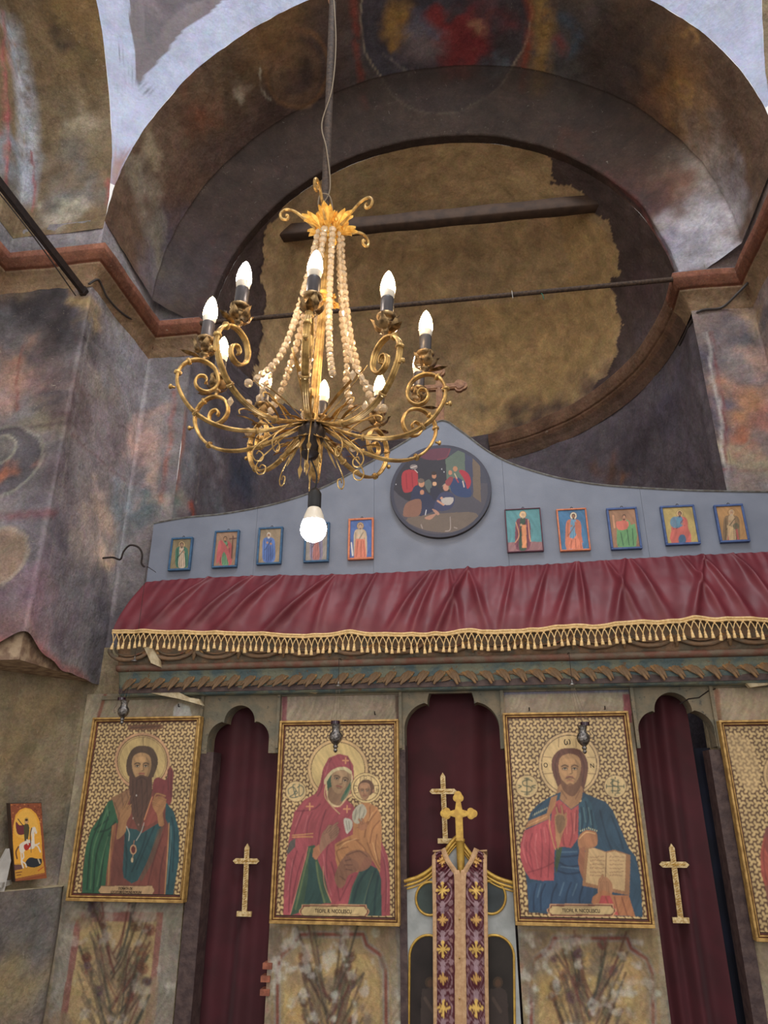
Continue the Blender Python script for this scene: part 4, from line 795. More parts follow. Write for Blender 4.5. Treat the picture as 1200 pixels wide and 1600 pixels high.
def d1(p):
    p.ell(606, 410, 222, 230, (206, 152, 98)); p.ell(606, 410, 204, 212, (96, 58, 34)); p.ell(606, 410, 198, 206, (196, 162, 92)); p.ell(606, 410, 188, 196, (110, 78, 42)); p.ell(606, 410, 185, 193, (200, 168, 92))
    p.line([(612, 220), (614, 300)], 4, (90, 66, 40)); p.line([(560, 240), (552, 300)], 3, (150, 120, 66), .6)
    p.poly([(540, 100), (720, 95), (740, 180), (700, 640), (620, 400), (560, 170)], (84, 52, 50), 4, 0.18)
    p.poly([(490, 130), (512, 118), (750, 112), (776, 132), (750, 152), (512, 158)], (120, 74, 44), 2, 0.9); p.lines([[(520, 140), (742, 130)]], 12, (70, 44, 34), .6)
    p.poly([(700, 560), (740, 540), (800, 560), (812, 480), (836, 455), (856, 500), (852, 580), (840, 740), (800, 760), (740, 700), (690, 650)], (132, 50, 50), 3); p.lines([[(812, 480), (815, 640)], [(840, 480), (838, 700)]], 8, (92, 38, 40), .8)
    p.poly([(600, 284), (680, 300), (725, 370), (728, 440), (700, 520), (680, 540), (520, 540), (480, 500), (478, 420), (500, 350), (540, 300)], (84, 62, 42), 5)
    face(p, 600, 462, 78, 108, (176, 132, 74), (62, 44, 30)); p.line([(606, 360), (600, 300)], 4, (56, 40, 28), .6)
    p.poly([(360, 705), (500, 630), (680, 640), (800, 740), (860, 820), (900, 960), (900, 1200), (850, 1500), (110, 1500), (130, 1200), (190, 960), (270, 850), (330, 740)], (126, 62, 46), 0)
    p.poly([(505, 500), (540, 540), (600, 520), (665, 540), (680, 510), (684, 620), (670, 760), (640, 900), (590, 985), (545, 900), (515, 800), (500, 640)], (94, 62, 46), 5); folds(p, [[(560, 560), (556, 700), (570, 860)], [(600, 560), (606, 760), (590, 930)], [(640, 560), (644, 720), (620, 860)], [(530, 560), (530, 680), (550, 820)]], (64, 42, 34), .7, 7); p.line([(570, 555), (600, 540), (632, 556)], 10, (70, 48, 36), .9)
    p.poly([(352, 705), (500, 636), (506, 720), (470, 770), (430, 800), (408, 890), (376, 790)], (152, 106, 62), 0); folds(p, [[(380, 740), (420, 850)], [(440, 680), (452, 770)], [(480, 660), (496, 720)]], (104, 68, 42), .7, 8)
    p.poly([(330, 735), (364, 720), (400, 850), (412, 900), (380, 950), (352, 1100), (318, 1300), (300, 1500), (118, 1500), (126, 1300), (150, 1100), (190, 965), (262, 862)], (40, 96, 62), 0)
    folds(p, [[(300, 800), (250, 920), (190, 1100), (160, 1440)], [(340, 820), (300, 960), (236, 1160), (210, 1460)], [(250, 980), (330, 960), (390, 900)], [(350, 980), (300, 1130), (262, 1440)], [(220, 960), (300, 900), (330, 880)]], (18, 58, 42), .85, 14); folds(p, [[(320, 800), (276, 930), (212, 1120), (186, 1440)], [(330, 1020), (290, 1160), (240, 1420)], [(320, 760), (330, 850)]], (84, 132, 84), .7, 9)
    p.poly([(360, 930), (398, 905), (388, 1000), (350, 1240), (344, 1500), (312, 1500), (320, 1300), (344, 1100)], (150, 88, 46)); p.line([(372, 930), (346, 1120), (326, 1480)], 6, (196, 140, 70), .9)
    p.poly([(400, 1040), (450, 1000), (470, 1180), (440, 1500), (345, 1500), (360, 1200)], (116, 58, 44), 0)
    p.poly([(466, 945), (560, 960), (600, 990), (740, 905), (760, 930), (700, 1080), (640, 1230), (570, 1370), (520, 1396), (455, 1350), (446, 1280), (458, 1100)], (34, 80, 82), 0); folds(p, [[(700, 940), (640, 1080), (560, 1280)], [(640, 980), (600, 1120), (520, 1300)], [(470, 1000), (480, 1200), (470, 1340)]], (22, 56, 62), .8, 14)
    p.poly([(760, 930), (820, 940), (800, 1500), (560, 1500), (640, 1260), (720, 1080)], (128, 60, 44), 0); folds(p, [[(770, 1000), (700, 1200), (640, 1460)], [(790, 1100), (750, 1300), (740, 1480)]], (92, 42, 36), .7, 14); p.poly([(730, 960), (780, 930), (690, 1220), (600, 1380), (580, 1360), (660, 1180)], (92, 82, 62), 0, .6)
    p.poly([(795, 735), (862, 822), (902, 970), (902, 1200), (852, 1500), (790, 1500), (800, 1200), (826, 940), (790, 870)], (32, 84, 90), 0); folds(p, [[(840, 860), (862, 1000), (850, 1300)], [(820, 960), (836, 1100), (812, 1440)]], (20, 54, 64), .8, 12); p.line([(820, 910), (812, 1100), (786, 1490)], 9, (190, 130, 62), .9); p.line([(836, 930), (832, 1100), (804, 1400)], 4, (120, 160, 150), .7)
    p.poly([(678, 690), (700, 640), (640, 820), (612, 900), (600, 930), (648, 930), (740, 880), (800, 740), (760, 690)], (150, 66, 48), 0, .85); p.line([(684, 700), (622, 880)], 9, (210, 130, 66), .9)
    hand(p, [(430, 800), (470, 760), (512, 770), (516, 830), (480, 900), (470, 980), (400, 1040), (410, 920), (424, 850)], [[(470, 780), (500, 710), (506, 690)], [(450, 790), (470, 740)], [(490, 790), (514, 760)]], (168, 116, 60))
    hand(p, [(690, 720), (740, 690), (790, 710), (796, 760), (770, 830), (780, 920), (740, 930), (724, 840), (690, 780)], [[(700, 720), (720, 672), (790, 690)], [(690, 750), (740, 770)], [(740, 700), (796, 720)]], (176, 118, 58))
    p.line([(478, 935), (500, 990), (496, 1050)], 5, (196, 196, 180), .9); p.line([(620, 905), (596, 980), (556, 1050)], 5, (196, 196, 180), .9); p.ell(533, 1122, 26, 40, (206, 150, 96)); p.ell(533, 1122, 18, 30, (104, 40, 34)); p.ell(524, 1206, 9, 20, (210, 180, 130)); p.line([(533, 1160), (526, 1190)], 5, (206, 160, 100)); p.line([(540, 1050), (534, 1082)], 5, (200, 120, 70))
    for q, c in (((558, 686), (210, 196, 180)), ((532, 870), (190, 170, 150)), ((575, 920), (150, 110, 90))): p.ell(q[0], q[1], 4, 9, c)
    plate(p, 252, 1416, 704, 1488, False); p.line([(455, 1420), (452, 1496)], 5, (90, 70, 50), .8)
def d2(p):
    for r, c in ((222, (96, 58, 30)), (218, (218, 176, 106)), (198, (90, 54, 30)), (193, (220, 186, 104))): p.ell(548, 428, r, r+2, c)
    crossmono(p, 243, 588, 73, [[(-.7, .25), (-.75, -.2), (-.3, -.45), (0, -.1), (-.25, .3), (-.6, .5), (-.2, .62), (.2, .5)], [(-.1, -.7), (-.3, -.6), (-.15, .1), (0, .55)], [(.35, -.75), (.3, -.2), (.35, .45), (.7, .2), (.75, -.35), (.45, -.6), (.15, -.4)], [(0, -.1), (.15, .1), (0, .25), (-.12, .1), (0, -.1)]], (84, 92, 76))
    p.poly([(556, 314), (620, 330), (660, 400), (664, 500), (640, 600), (600, 640), (660, 690), (740, 820), (860, 940), (910, 1060), (925, 1250), (925, 1490), (150, 1490), (160, 1200), (190, 940), (230, 740), (300, 650), (390, 600), (420, 520), (440, 420), (480, 345)], (166, 62, 70), 0)
    p.poly([(196, 950), (240, 930), (350, 925), (362, 960), (330, 1020), (260, 1200), (240, 1300), (200, 1490), (152, 1490), (166, 1200)], (176, 66, 76), 0)
    folds(p, [[(300, 720), (260, 820), (220, 930)], [(360, 740), (330, 820), (320, 920)], [(420, 680), (360, 720), (250, 730)], [(250, 1020), (210, 1180), (190, 1460)], [(300, 1040), (250, 1200), (214, 1400)], [(460, 720), (420, 860), (400, 980)], [(560, 860), (470, 1000), (470, 1250)], [(500, 1100), (540, 1260), (560, 1380)], [(650, 1200), (600, 1300), (560, 1380)], [(880, 1060), (900, 1240), (890, 1460)], [(440, 440), (430, 560), (400, 620)], [(500, 350), (470, 400)], [(620, 340), (640, 420), (640, 500)], [(600, 1200), (580, 1300)]], (120, 40, 52), .7, 10)
    folds(p, [[(280, 740), (240, 840)], [(330, 760), (300, 880)], [(220, 1080), (186, 1300)], [(440, 1040), (460, 1200), (500, 1340)], [(480, 380), (456, 470)], [(700, 800), (760, 860)], [(860, 1000), (900, 1150), (906, 1400)]], (204, 104, 108), .55, 7)
    p.poly([(180, 1010), (200, 950), (240, 925), (236, 990), (180, 1050)], (92, 84, 76), 0)
    for yy in (0, 26): p.line([(216, 905+yy*0.6), (290, 900+yy*0.6), (366, 892+yy)], 5, (222, 160, 72), .9, 0)
    p.lines([[(226, 918), (358, 914)]], 12, (206, 130, 62), .6)
    p.poly([(330, 985), (380, 975), (400, 1080), (450, 1200), (480, 1340), (500, 1400), (440, 1400), (200, 1490), (206, 1460), (270, 1230), (320, 1060)], (62, 92, 66), 0); p.poly([(340, 1010), (372, 1060), (400, 1160), (430, 1300), (440, 1400), (300, 1400), (330, 1220)], (40, 78, 72), 0); folds(p, [[(345, 1000), (300, 1180), (240, 1440)], [(390, 1100), (410, 1240), (450, 1390)]], (110, 128, 74), .8, 12); p.line([(330, 990), (290, 1150), (216, 1430), (200, 1480)], 5, (214, 130, 100), .9); p.line([(440, 1130), (450, 1260), (500, 1390)], 5, (214, 150, 100), .9)
    p.poly([(620, 1400), (650, 1280), (700, 1170), (780, 1120), (840, 1150), (860, 1220), (866, 1490), (620, 1490)], (48, 82, 74), 0); folds(p, [[(780, 1130), (700, 1250), (660, 1390)], [(820, 1160), (770, 1280), (740, 1480)], [(840, 1200), (820, 1330), (810, 1480)]], (28, 58, 62), .8, 16); folds(p, [[(700, 1180), (650, 1300), (628, 1400)], [(800, 1180), (760, 1300), (720, 1470)]], (92, 112, 84), .6, 8)
    p.poly([(460, 500), (500, 440), (580, 415), (640, 440), (656, 500), (640, 580), (580, 680), (520, 700), (470, 640)], (222, 190, 130), 4); p.poly([(468, 500), (505, 450), (580, 428), (632, 450), (644, 505), (624, 580), (560, 660), (500, 660), (478, 610)], (58, 92, 66), 4)
    p.poly([(486, 560), (560, 560), (600, 600), (560, 690), (480, 650)], (146, 108, 72), 4)
    face(p, 566, 512, 72, 92, (168, 130, 84), (96, 66, 42), 0.24, 1); p.poly([(612, 560), (640, 520), (636, 590), (580, 660), (570, 640)], (52, 104, 76), 3, .8)
    p.poly([(450, 500), (505, 432), (590, 408), (646, 440), (640, 462), (585, 430), (512, 452), (470, 512), (452, 540)], (210, 190, 130), 3)
    p.line([(458, 545), (452, 620), (500, 690), (560, 750)], 6, (214, 176, 110), .9); p.line([(655, 540), (610, 640), (560, 700)], 6, (214, 150, 100), .8)
    for cx, cy, s_ in ((603, 364, 1), (343, 697, 1.2), (614, 715, 1.2)):
        for a, b in ((-1, 0), (1, 0), (0, -1), (0, 1)): p.line([(cx+a*6, cy+b*6), (cx+a*20*s_, cy+b*20*s_)], 10, (226, 150, 80), .9, 0)
    hand(p, [(410, 990), (430, 900), (470, 850), (530, 830), (556, 860), (540, 920), (480, 970), (420, 1040), (380, 1080), (372, 1040)], [[(470, 880), (510, 840), (546, 815)], [(490, 900), (545, 850)], [(500, 920), (552, 880)], [(450, 890), (480, 840), (500, 838)]], (160, 110, 80))
    p.poly([(370, 1000), (410, 970), (420, 1040), (390, 1085), (362, 1060)], (190, 116, 66), 0)
    # child
    for r, c in ((112, (96, 58, 30)), (108, (224, 190, 112)), (94, (96, 58, 30)), (89, (226, 192, 116))): p.ell(752, 562, r, r, c)
    for l in ([(712, 486), (706, 520)], [(786, 484), (794, 520)], [(662, 545), (690, 548)], [(664, 600), (694, 596)], [(812, 545), (840, 545)], [(812, 598), (836, 604)]): p.line(l, 5, (96, 58, 30), 1, 0)
    p.line([(736, 478), (736, 496), (758, 496), (758, 478), (736, 478)], 4, (60, 40, 28), 1, 0); p.ell(673, 575, 7, 12, (80, 56, 36)); p.ell(673, 575, 3.5, 8, (222, 190, 114)); p.lines([[(828, 562), (828, 588)], [(842, 562), (842, 588)], [(828, 575), (842, 575)]], 4, (80, 56, 36))
    p.ell(752, 562, 60, 62, (104, 70, 46)); face(p, 742, 590, 42, 60, (172, 122, 78), (90, 60, 40), 0, -1); p.ell(806, 585, 8, 14, (160, 108, 70))
    p.poly([(660, 740), (690, 690), (720, 670), (770, 670), (830, 700), (860, 760), (866, 900), (856, 1080), (852, 1180), (800, 1090), (750, 1060), (690, 1170), (560, 1190), (530, 1080), (524, 970), (600, 925), (656, 900)], (192, 126, 58), 0)
    p.poly([(655, 740), (690, 690), (730, 680), (756, 740), (700, 820), (656, 800)], (186, 176, 146), 4); p.poly([(588, 800), (604, 780), (650, 800), (650, 850), (620, 892), (604, 880)], (196, 190, 166), 3); folds(p, [[(680, 720), (670, 790)], [(710, 700), (700, 790)], [(740, 720), (730, 770)], [(606, 800), (620, 870)], [(626, 800), (632, 860)]], (112, 110, 96), .7, 6)
    folds(p, [[(830, 730), (760, 830), (740, 920)], [(850, 800), (800, 860), (780, 960)], [(780, 700), (770, 800), (690, 850)], [(540, 980), (620, 940), (700, 940)], [(560, 1100), (540, 1020), (620, 990)], [(760, 960), (800, 1060), (850, 1150)], [(680, 940), (740, 1000), (760, 1060)], [(830, 900), (820, 1000), (850, 1120)]], (136, 78, 36), .75, 9); folds(p, [[(800, 740), (770, 800)], [(560, 1000), (600, 960), (680, 930)], [(800, 960), (830, 1080)]], (228, 170, 96), .7, 7)
    hand(p, [(690, 830), (720, 810), (756, 820), (760, 850), (730, 870), (700, 860)], [[(720, 820), (700, 790)], [(735, 815), (722, 786)]], (176, 112, 64))
    p.ell(690, 1090, 105, 80, (150, 96, 62), .9); p.poly([(540, 1150), (600, 1060), (690, 1100), (690, 1160), (620, 1200), (600, 1260), (560, 1290), (524, 1230)], (142, 92, 62), 4); folds(p, [[(600, 1090), (640, 1080)], [(596, 1120), (650, 1120)], [(604, 1150), (650, 1160)], [(560, 1200), (600, 1230)], [(610, 1050), (700, 1020), (760, 1060)]], (96, 60, 44), .8, 7)
    plate(p, 292, 1422, 748, 1490); p.lines([[(390, 1432), (470, 1428)], [(540, 1430), (610, 1428)]], 6, (120, 86, 50), .6); p.lines([[(340, 1484), (440, 1480)], [(640, 1482), (700, 1478)]], 5, (110, 76, 46), .6)
def d3(p):
    for r, c in ((222, (90, 54, 30)), (217, (220, 180, 112)), (200, (84, 50, 30)), (195, (224, 186, 112))): p.ell(486, 418, r*0.97, r*1.02, c)
    crossmono(p, 192, 572, 76, [[(0, -.75), (0, .8)], [(.5, -.45), (.2, -.6), (-.35, -.45), (-.3, -.1), (.3, .05), (.45, .35), (.1, .55), (-.5, .45)], [(-.18, -.72), (.18, -.72)], [(-.2, .72), (.2, .72)], [(-.75, -.1), (-.5, 0), (-.75, .15)], [(.8, -.1), (.45, 0), (.75, .15)]])
    crossmono(p, 806, 572, 76, [[(-.25, -.6), (-.25, .6)], [(.25, -.6), (.25, .6)], [(.35, -.35), (-.1, -.5), (-.4, -.25), (.35, .15), (.3, .42), (-.35, .4)], [(-.75, 0), (.75, 0)], [(-.4, -.62), (-.1, -.62)], [(.1, .62), (.4, .62)], [(0, -.85), (0, -.7)], [(0, .7), (0, .85)], [(-.8, -.15), (-.8, .15)], [(.8, -.15), (.8, .15)]])
    for l in ([(414, 232), (412, 300)], [(534, 236), (534, 305)], [(300, 366), (365, 372)], [(306, 486), (368, 480)], [(612, 370), (672, 372)], [(610, 482), (672, 486)]): p.line(l, 4, (120, 80, 44), 1, 0)
    p.poly([(486, 306), (560, 318), (605, 375), (618, 450), (606, 530), (590, 590), (600, 620), (650, 650), (560, 640), (440, 620), (385, 520), (365, 440), (372, 370), (420, 318)], (112, 64, 44), 5)
    p.poly([(420, 560), (560, 560), (580, 640), (500, 730), (410, 660)], (170, 118, 66), 4); folds(p, [[(430, 600), (470, 660)], [(560, 600), (530, 660)]], (120, 76, 44), .7, 8)
    p.poly([(430, 480), (480, 470), (560, 480), (570, 560), (530, 630), (496, 640), (455, 610), (430, 560)], (120, 76, 44), 4)
    face(p, 490, 462, 78, 104, (190, 138, 76), (92, 58, 36), 0, 1); p.poly([(440, 530), (470, 556), (492, 548), (520, 556), (548, 530), (548, 580), (520, 622), (494, 634), (466, 612), (442, 570)], (124, 80, 48), 3, .85); p.line([(462, 518), (492, 508), (524, 520)], 8, (112, 70, 44), .9); p.line([(472, 534), (494, 530), (516, 536)], 7, (166, 88, 62), .9)
    p.line([(486, 308), (488, 352)], 4, (80, 46, 34), .7); folds(p, [[(420, 340), (390, 420), (400, 520)], [(560, 340), (590, 430), (580, 540)]], (84, 46, 34), .7, 9)
    p.poly([(350, 645), (430, 610), (420, 660), (500, 730), (570, 680), (580, 612), (640, 640), (740, 680), (790, 740), (850, 880), (900, 1000), (950, 1060), (980, 1200), (998, 1480), (205, 1450), (190, 1240), (185, 1190), (150, 1080), (148, 980), (180, 880), (215, 760), (265, 700)], (38, 74, 96), 0)
    p.poly([(372, 690), (420, 665), (500, 735), (566, 690), (560, 800), (550, 930), (500, 1000), (440, 990), (400, 1000), (350, 900)], (180, 66, 62), 0); folds(p, [[(450, 740), (440, 860), (450, 980)], [(500, 760), (510, 880), (490, 980)], [(400, 700), (420, 760)], [(540, 740), (530, 880)]], (124, 40, 44), .65, 10); folds(p, [[(470, 740), (470, 900)], [(525, 760), (520, 900)]], (220, 116, 96), .5, 8)
    p.poly([(360, 650), (404, 632), (390, 700), (350, 780), (340, 800), (175, 870), (205, 812), (330, 760)], (184, 122, 62), 0); p.line([(200, 842), (330, 780)], 5, (226, 168, 92), .9, 0)
    for k in range(8): p.line([(232+k*14, 778-k*7), (236+k*14, 766-k*7)], 4, (220, 210, 150), .9, 0)
    folds(p, [[(300, 690), (250, 740), (226, 790)]], (24, 50, 72), .7, 10)
    p.poly([(175, 880), (345, 800), (372, 820), (400, 1000), (395, 1120), (380, 1225), (300, 1228), (215, 1215), (172, 1150), (146, 1060), (150, 960)], (188, 62, 68), 0); folds(p, [[(330, 840), (350, 950), (340, 1200)], [(290, 870), (300, 1000), (290, 1200)], [(230, 900), (210, 1000), (240, 1180)], [(190, 960), (190, 1060), (230, 1160)], [(200, 1170), (300, 1140), (380, 1100)]], (138, 36, 50), .7, 9); folds(p, [[(260, 900), (250, 1000), (270, 1140)], [(310, 860), (322, 960)], [(180, 900), (164, 1000), (190, 1100)]], (214, 100, 100), .6, 9)
    p.poly([(384, 1010), (440, 1000), (550, 1010), (560, 1180), (660, 1290), (640, 1380), (340, 1440), (210, 1440), (196, 1240), (380, 1226)], (40, 76, 108), 0); folds(p, [[(420, 1100), (480, 1130), (560, 1120)], [(410, 1160), (480, 1180), (560, 1170)], [(400, 1060), (480, 1060), (550, 1050)], [(260, 1250), (240, 1340), (240, 1430)], [(320, 1250), (290, 1330), (290, 1430)], [(400, 1250), (370, 1320), (360, 1400)], [(500, 1240), (470, 1320), (460, 1400)], [(580, 1270), (560, 1340), (560, 1400)]], (22, 46, 74), .8, 12); folds(p, [[(290, 1250), (266, 1340)], [(450, 1240), (420, 1330)], [(430, 1030), (540, 1026)], [(430, 1130), (550, 1144)], [(540, 1250), (510, 1330)]], (86, 122, 146), .6, 9)
    p.poly([(396, 1000), (440, 990), (420, 1090), (396, 1180), (386, 1120)], (64, 84, 52), 0); p.line([(350, 780), (352, 860), (380, 980), (392, 1010)], 8, (206, 140, 74), .9)
    p.poly([(552, 700), (600, 640), (640, 690), (680, 860), (680, 960), (600, 880), (548, 930)], (42, 88, 108), 0); folds(p, [[(600, 680), (620, 780), (600, 880)], [(570, 720), (580, 800), (570, 900)], [(640, 740), (650, 860)], [(700, 740), (740, 900), (780, 1010)], [(780, 780), (830, 900), (860, 1000)], [(930, 1080), (920, 1240), (960, 1440)]], (24, 52, 72), .75, 13); folds(p, [[(586, 720), (600, 820)], [(620, 720), (640, 840)], [(560, 760), (562, 880)]], (96, 142, 146), .55, 8)
    p.poly([(548, 930), (600, 878), (672, 890), (684, 950), (670, 990), (610, 1000), (572, 1030), (556, 1010)], (176, 112, 60), 3); p.line([(556, 936), (604, 892), (668, 902)], 6, (232, 176, 96), .9)
    for k in range(9): p.ell(565+k*14, 880-abs(4-k)*-1-18+abs(k-4)*4, 3.5, 7, (216, 206, 140), .9)
    p.poly([(560, 1000), (598, 990), (590, 1240), (556, 1150), (548, 1080)], (160, 96, 56), 0); p.poly([(880, 1040), (940, 1060), (976, 1200), (994, 1470), (900, 1470), (908, 1300)], (42, 80, 104), 0)
    p.poly([(600, 1000), (640, 992), (740, 1026), (800, 1012), (912, 1050), (905, 1330), (800, 1310), (720, 1290), (578, 1262)], (166, 112, 62), 0); p.poly([(622, 1006), (660, 1000), (742, 1032), (734, 1270), (600, 1240)], (206, 166, 102), 0); p.poly([(746, 1034), (800, 1022), (880, 1046), (872, 1300), (740, 1272)], (210, 170, 106), 0); p.line([(744, 1034), (736, 1272)], 6, (120, 80, 46), .9)
    R3 = random.Random(5)
    for cx in (676, 812):
        for r in range(6):
            y = 1062+r*26; x_ = cx-44
            while x_ < cx+44: w_ = R3.uniform(5, 16); p.line([(x_, y+R3.uniform(-2, 2)), (x_+w_, y+R3.uniform(-8, 8))], 5, (134, 76, 48), .75, 0); x_ += w_+6
    hand(p, [(690, 1220), (740, 1200), (780, 1240), (790, 1300), (760, 1330), (700, 1310)], [[(700, 1240), (690, 1300), (704, 1322)], [(725, 1240), (722, 1310), (732, 1334)], [(750, 1240), (752, 1306), (764, 1326)], [(700, 1230), (720, 1190)]], (186, 124, 72))
    p.poly([(690, 1310), (720, 1290), (800, 1330), (900, 1330), (945, 1475), (800, 1470), (640, 1380), (650, 1340)], (184, 112, 54), 0); p.poly([(710, 1330), (770, 1330), (830, 1470), (760, 1440), (690, 1390)], (190, 60, 54), 0); folds(p, [[(800, 1340), (830, 1460)], [(850, 1340), (890, 1470)], [(740, 1340), (770, 1420)]], (128, 60, 34), .75, 9)
    hand(p, [(384, 800), (400, 760), (460, 770), (470, 830), (440, 900), (410, 1010), (396, 960), (390, 880)], [[(420, 800), (400, 740), (396, 720)], [(440, 790), (436, 730), (430, 708)], [(455, 800), (464, 760)], [(405, 830), (390, 790)]], (178, 122, 68)); p.poly([(396, 780), (450, 780), (455, 850), (420, 900), (400, 860)], (104, 82, 56), 4, .6)
    plate(p, 358, 1404, 786, 1462); p.lines([[(420, 1408), (640, 1414)]], 8, (140, 100, 60), .5); p.lines([[(430, 1452), (620, 1458)]], 5, (130, 92, 56), .5)
def d4(p):
    p.ell(592, 430, 196, 196, (90, 54, 30)); p.ell(592, 430, 190, 190, (214, 174, 106)); p.ell(592, 430, 170, 170, (90, 54, 30)); p.ell(592, 430, 166, 166, (208, 168, 100)); p.poly([(150, 180), (300, 200), (380, 420), (330, 560), (220, 420)], (214, 176, 110), 4, .45)
    p.poly([(440, 800), (405, 840), (380, 960), (384, 1100), (410, 1180), (440, 1260), (900, 1260), (900, 700)], (176, 70, 48), 0); p.poly([(415, 800), (440, 780), (440, 850), (400, 860)], (140, 70, 60)); folds(p, [[(420, 860), (400, 980), (420, 1140)]], (120, 40, 34), .7, 8)
    p.ell(592, 430, 98, 110, (96, 62, 42)); face(p, 594, 470, 70, 96, (186, 136, 80), (84, 54, 36)); p.poly([(545, 540), (640, 540), (620, 640), (590, 665), (560, 640)], (110, 72, 46), 4); p.poly([(440, 800), (520, 660), (660, 660), (800, 760), (900, 900), (900, 1000), (440, 1000)], (150, 62, 50), 2)
    p.poly([(410, 1180), (432, 1300), (450, 1500), (600, 1500), (600, 1200)], (150, 84, 60))
big_icon('gold-ground icon of a long-bearded saint in a green mantle, leftmost on the screen', [(142, 1123), (316, 1118), (288, 1411), (112, 1404)], (105, 1110, 220/1135.), d1, texts=[('DONATA DE', 470, 1436, 0.017, 0.075, 'ink'), ('LOCUITORII COMUNEI MOFLENI', 476, 1466, 0.017, 0.165, 'ink')])
big_icon('gold-ground icon of the Mother in red veil holding the child', [(441, 1127), (624, 1124), (624, 1445), (420, 1441)], (410, 1110, 230/1067.), d2, texts=[('TEOFIL R. NICOLESCU', 514, 1456, 0.023, 0.182, 'ink')])
big_icon('gold-ground icon of a blessing man in blue and red holding an open book', [(786, 1112), (978, 1114), (1026, 1450), (804, 1442)], (780, 1100, 260/1156.), d3, texts=[('TEOFIL R. NICOLESCU', 568, 1436, 0.021, 0.172, 'ink'), ('\u03c9', 472, 262, 0.05, 0.032, 'ink'), ('O', 323, 426, 0.030, 0.020, 'ink'), ('N', 646, 430, 0.030, 0.018, 'ink')])
big_icon('gold-ground framed icon cut off by the right edge of the picture', [(1118, 1126), (1282, 1124), (1358, 1470), (1184, 1472)], (1100, 1110, 100/432.), d4, res=0.003)
# hooks on the wall over the icons
for px, py in ((280, 1104), (586, 1116), (827, 1110), (945, 1108)):
    q = at(px, py, 3.925); g = G(); g.tube([q+np.array([0, 0.03, 0]), q+np.array([0, -0.012, 0]), q+np.array([0, -0.014, 0.014])], 0.0035, 5); o = g.build('wall_hook', M['darkiron'])
    tag(o, 'dark iron hook in wall above the icon of %s' % {280: 'the bearded saint', 586: 'the Mother and child', 827: 'the book holder, left one', 945: 'the book holder, right one'}[px], 'hook', 'hooks above the icons')

# ============================================================ SMALL ICONS on the board
def fig(p, cx, top_, bot, wid, robe, cloak, skin=(178, 128, 84), halo=(226, 200, 140), kind=0, hair=(70, 48, 36)):
    """standing saint drawn in crop pixels (crop = photo pixels)"""
    h = bot-top_; hy = top_+h*0.10
    p.ell(cx, hy+1, 5.6, 5.8, (120, 84, 50)) if halo else None
    if halo: p.ell(cx, hy+1, 5.0, 5.2, halo)
    p.poly([(cx-wid*0.42, top_+h*0.26), (cx-wid*0.1, top_+h*0.2), (cx+wid*0.1, top_+h*0.2), (cx+wid*0.42, top_+h*0.27), (cx+wid*0.5, top_+h*0.55), (cx+wid*0.42, bot), (cx-wid*0.42, bot), (cx-wid*0.5, top_+h*0.55)], cloak, 3)
    p.poly([(cx-wid*0.16, top_+h*0.22), (cx+wid*0.14, top_+h*0.22), (cx+wid*0.2, top_+h*0.5), (cx+wid*0.24, bot), (cx-wid*0.26, bot), (cx-wid*0.2, top_+h*0.5)], robe, 3)
    dk = tuple(int(v*0.55) for v in robe); dk2 = tuple(int(v*0.6) for v in cloak)
    for t in (-0.14, -0.02, 0.12): p.line([(cx+wid*t, top_+h*0.5), (cx+wid*t*1.3, bot-1)], 0.9, dk, .8, 0)
    p.line([(cx+wid*0.2, top_+h*0.3), (cx-wid*0.3, top_+h*0.62)], 1.6, dk2, .8, 0); p.line([(cx-wid*0.34, top_+h*0.3), (cx-wid*0.36, bot-3)], 1.2, dk2, .8, 0); p.line([(cx+wid*0.3, top_+h*0.45), (cx+wid*0.3, bot-3)], 1.2, dk2, .8, 0)
    p.ell(cx, hy+1.2, 3.0, 4.0, hair); p.ell(cx, hy+2.0, 2.3, 3.2, skin); p.line([(cx-1.5, hy+1.3), (cx-0.5, hy+1.3)], 0.7, (50, 34, 28), .9, 0); p.line([(cx+0.5, hy+1.3), (cx+1.5, hy+1.3)], 0.7, (50, 34, 28), .9, 0)
    p.ell(cx, hy+5.2, 1.8, 1.8, hair, .8); p.ell(cx-wid*0.12, top_+h*0.38, 1.6, 1.8, skin); p.ell(cx+wid*0.16, top_+h*0.42, 1.6, 1.8, skin)
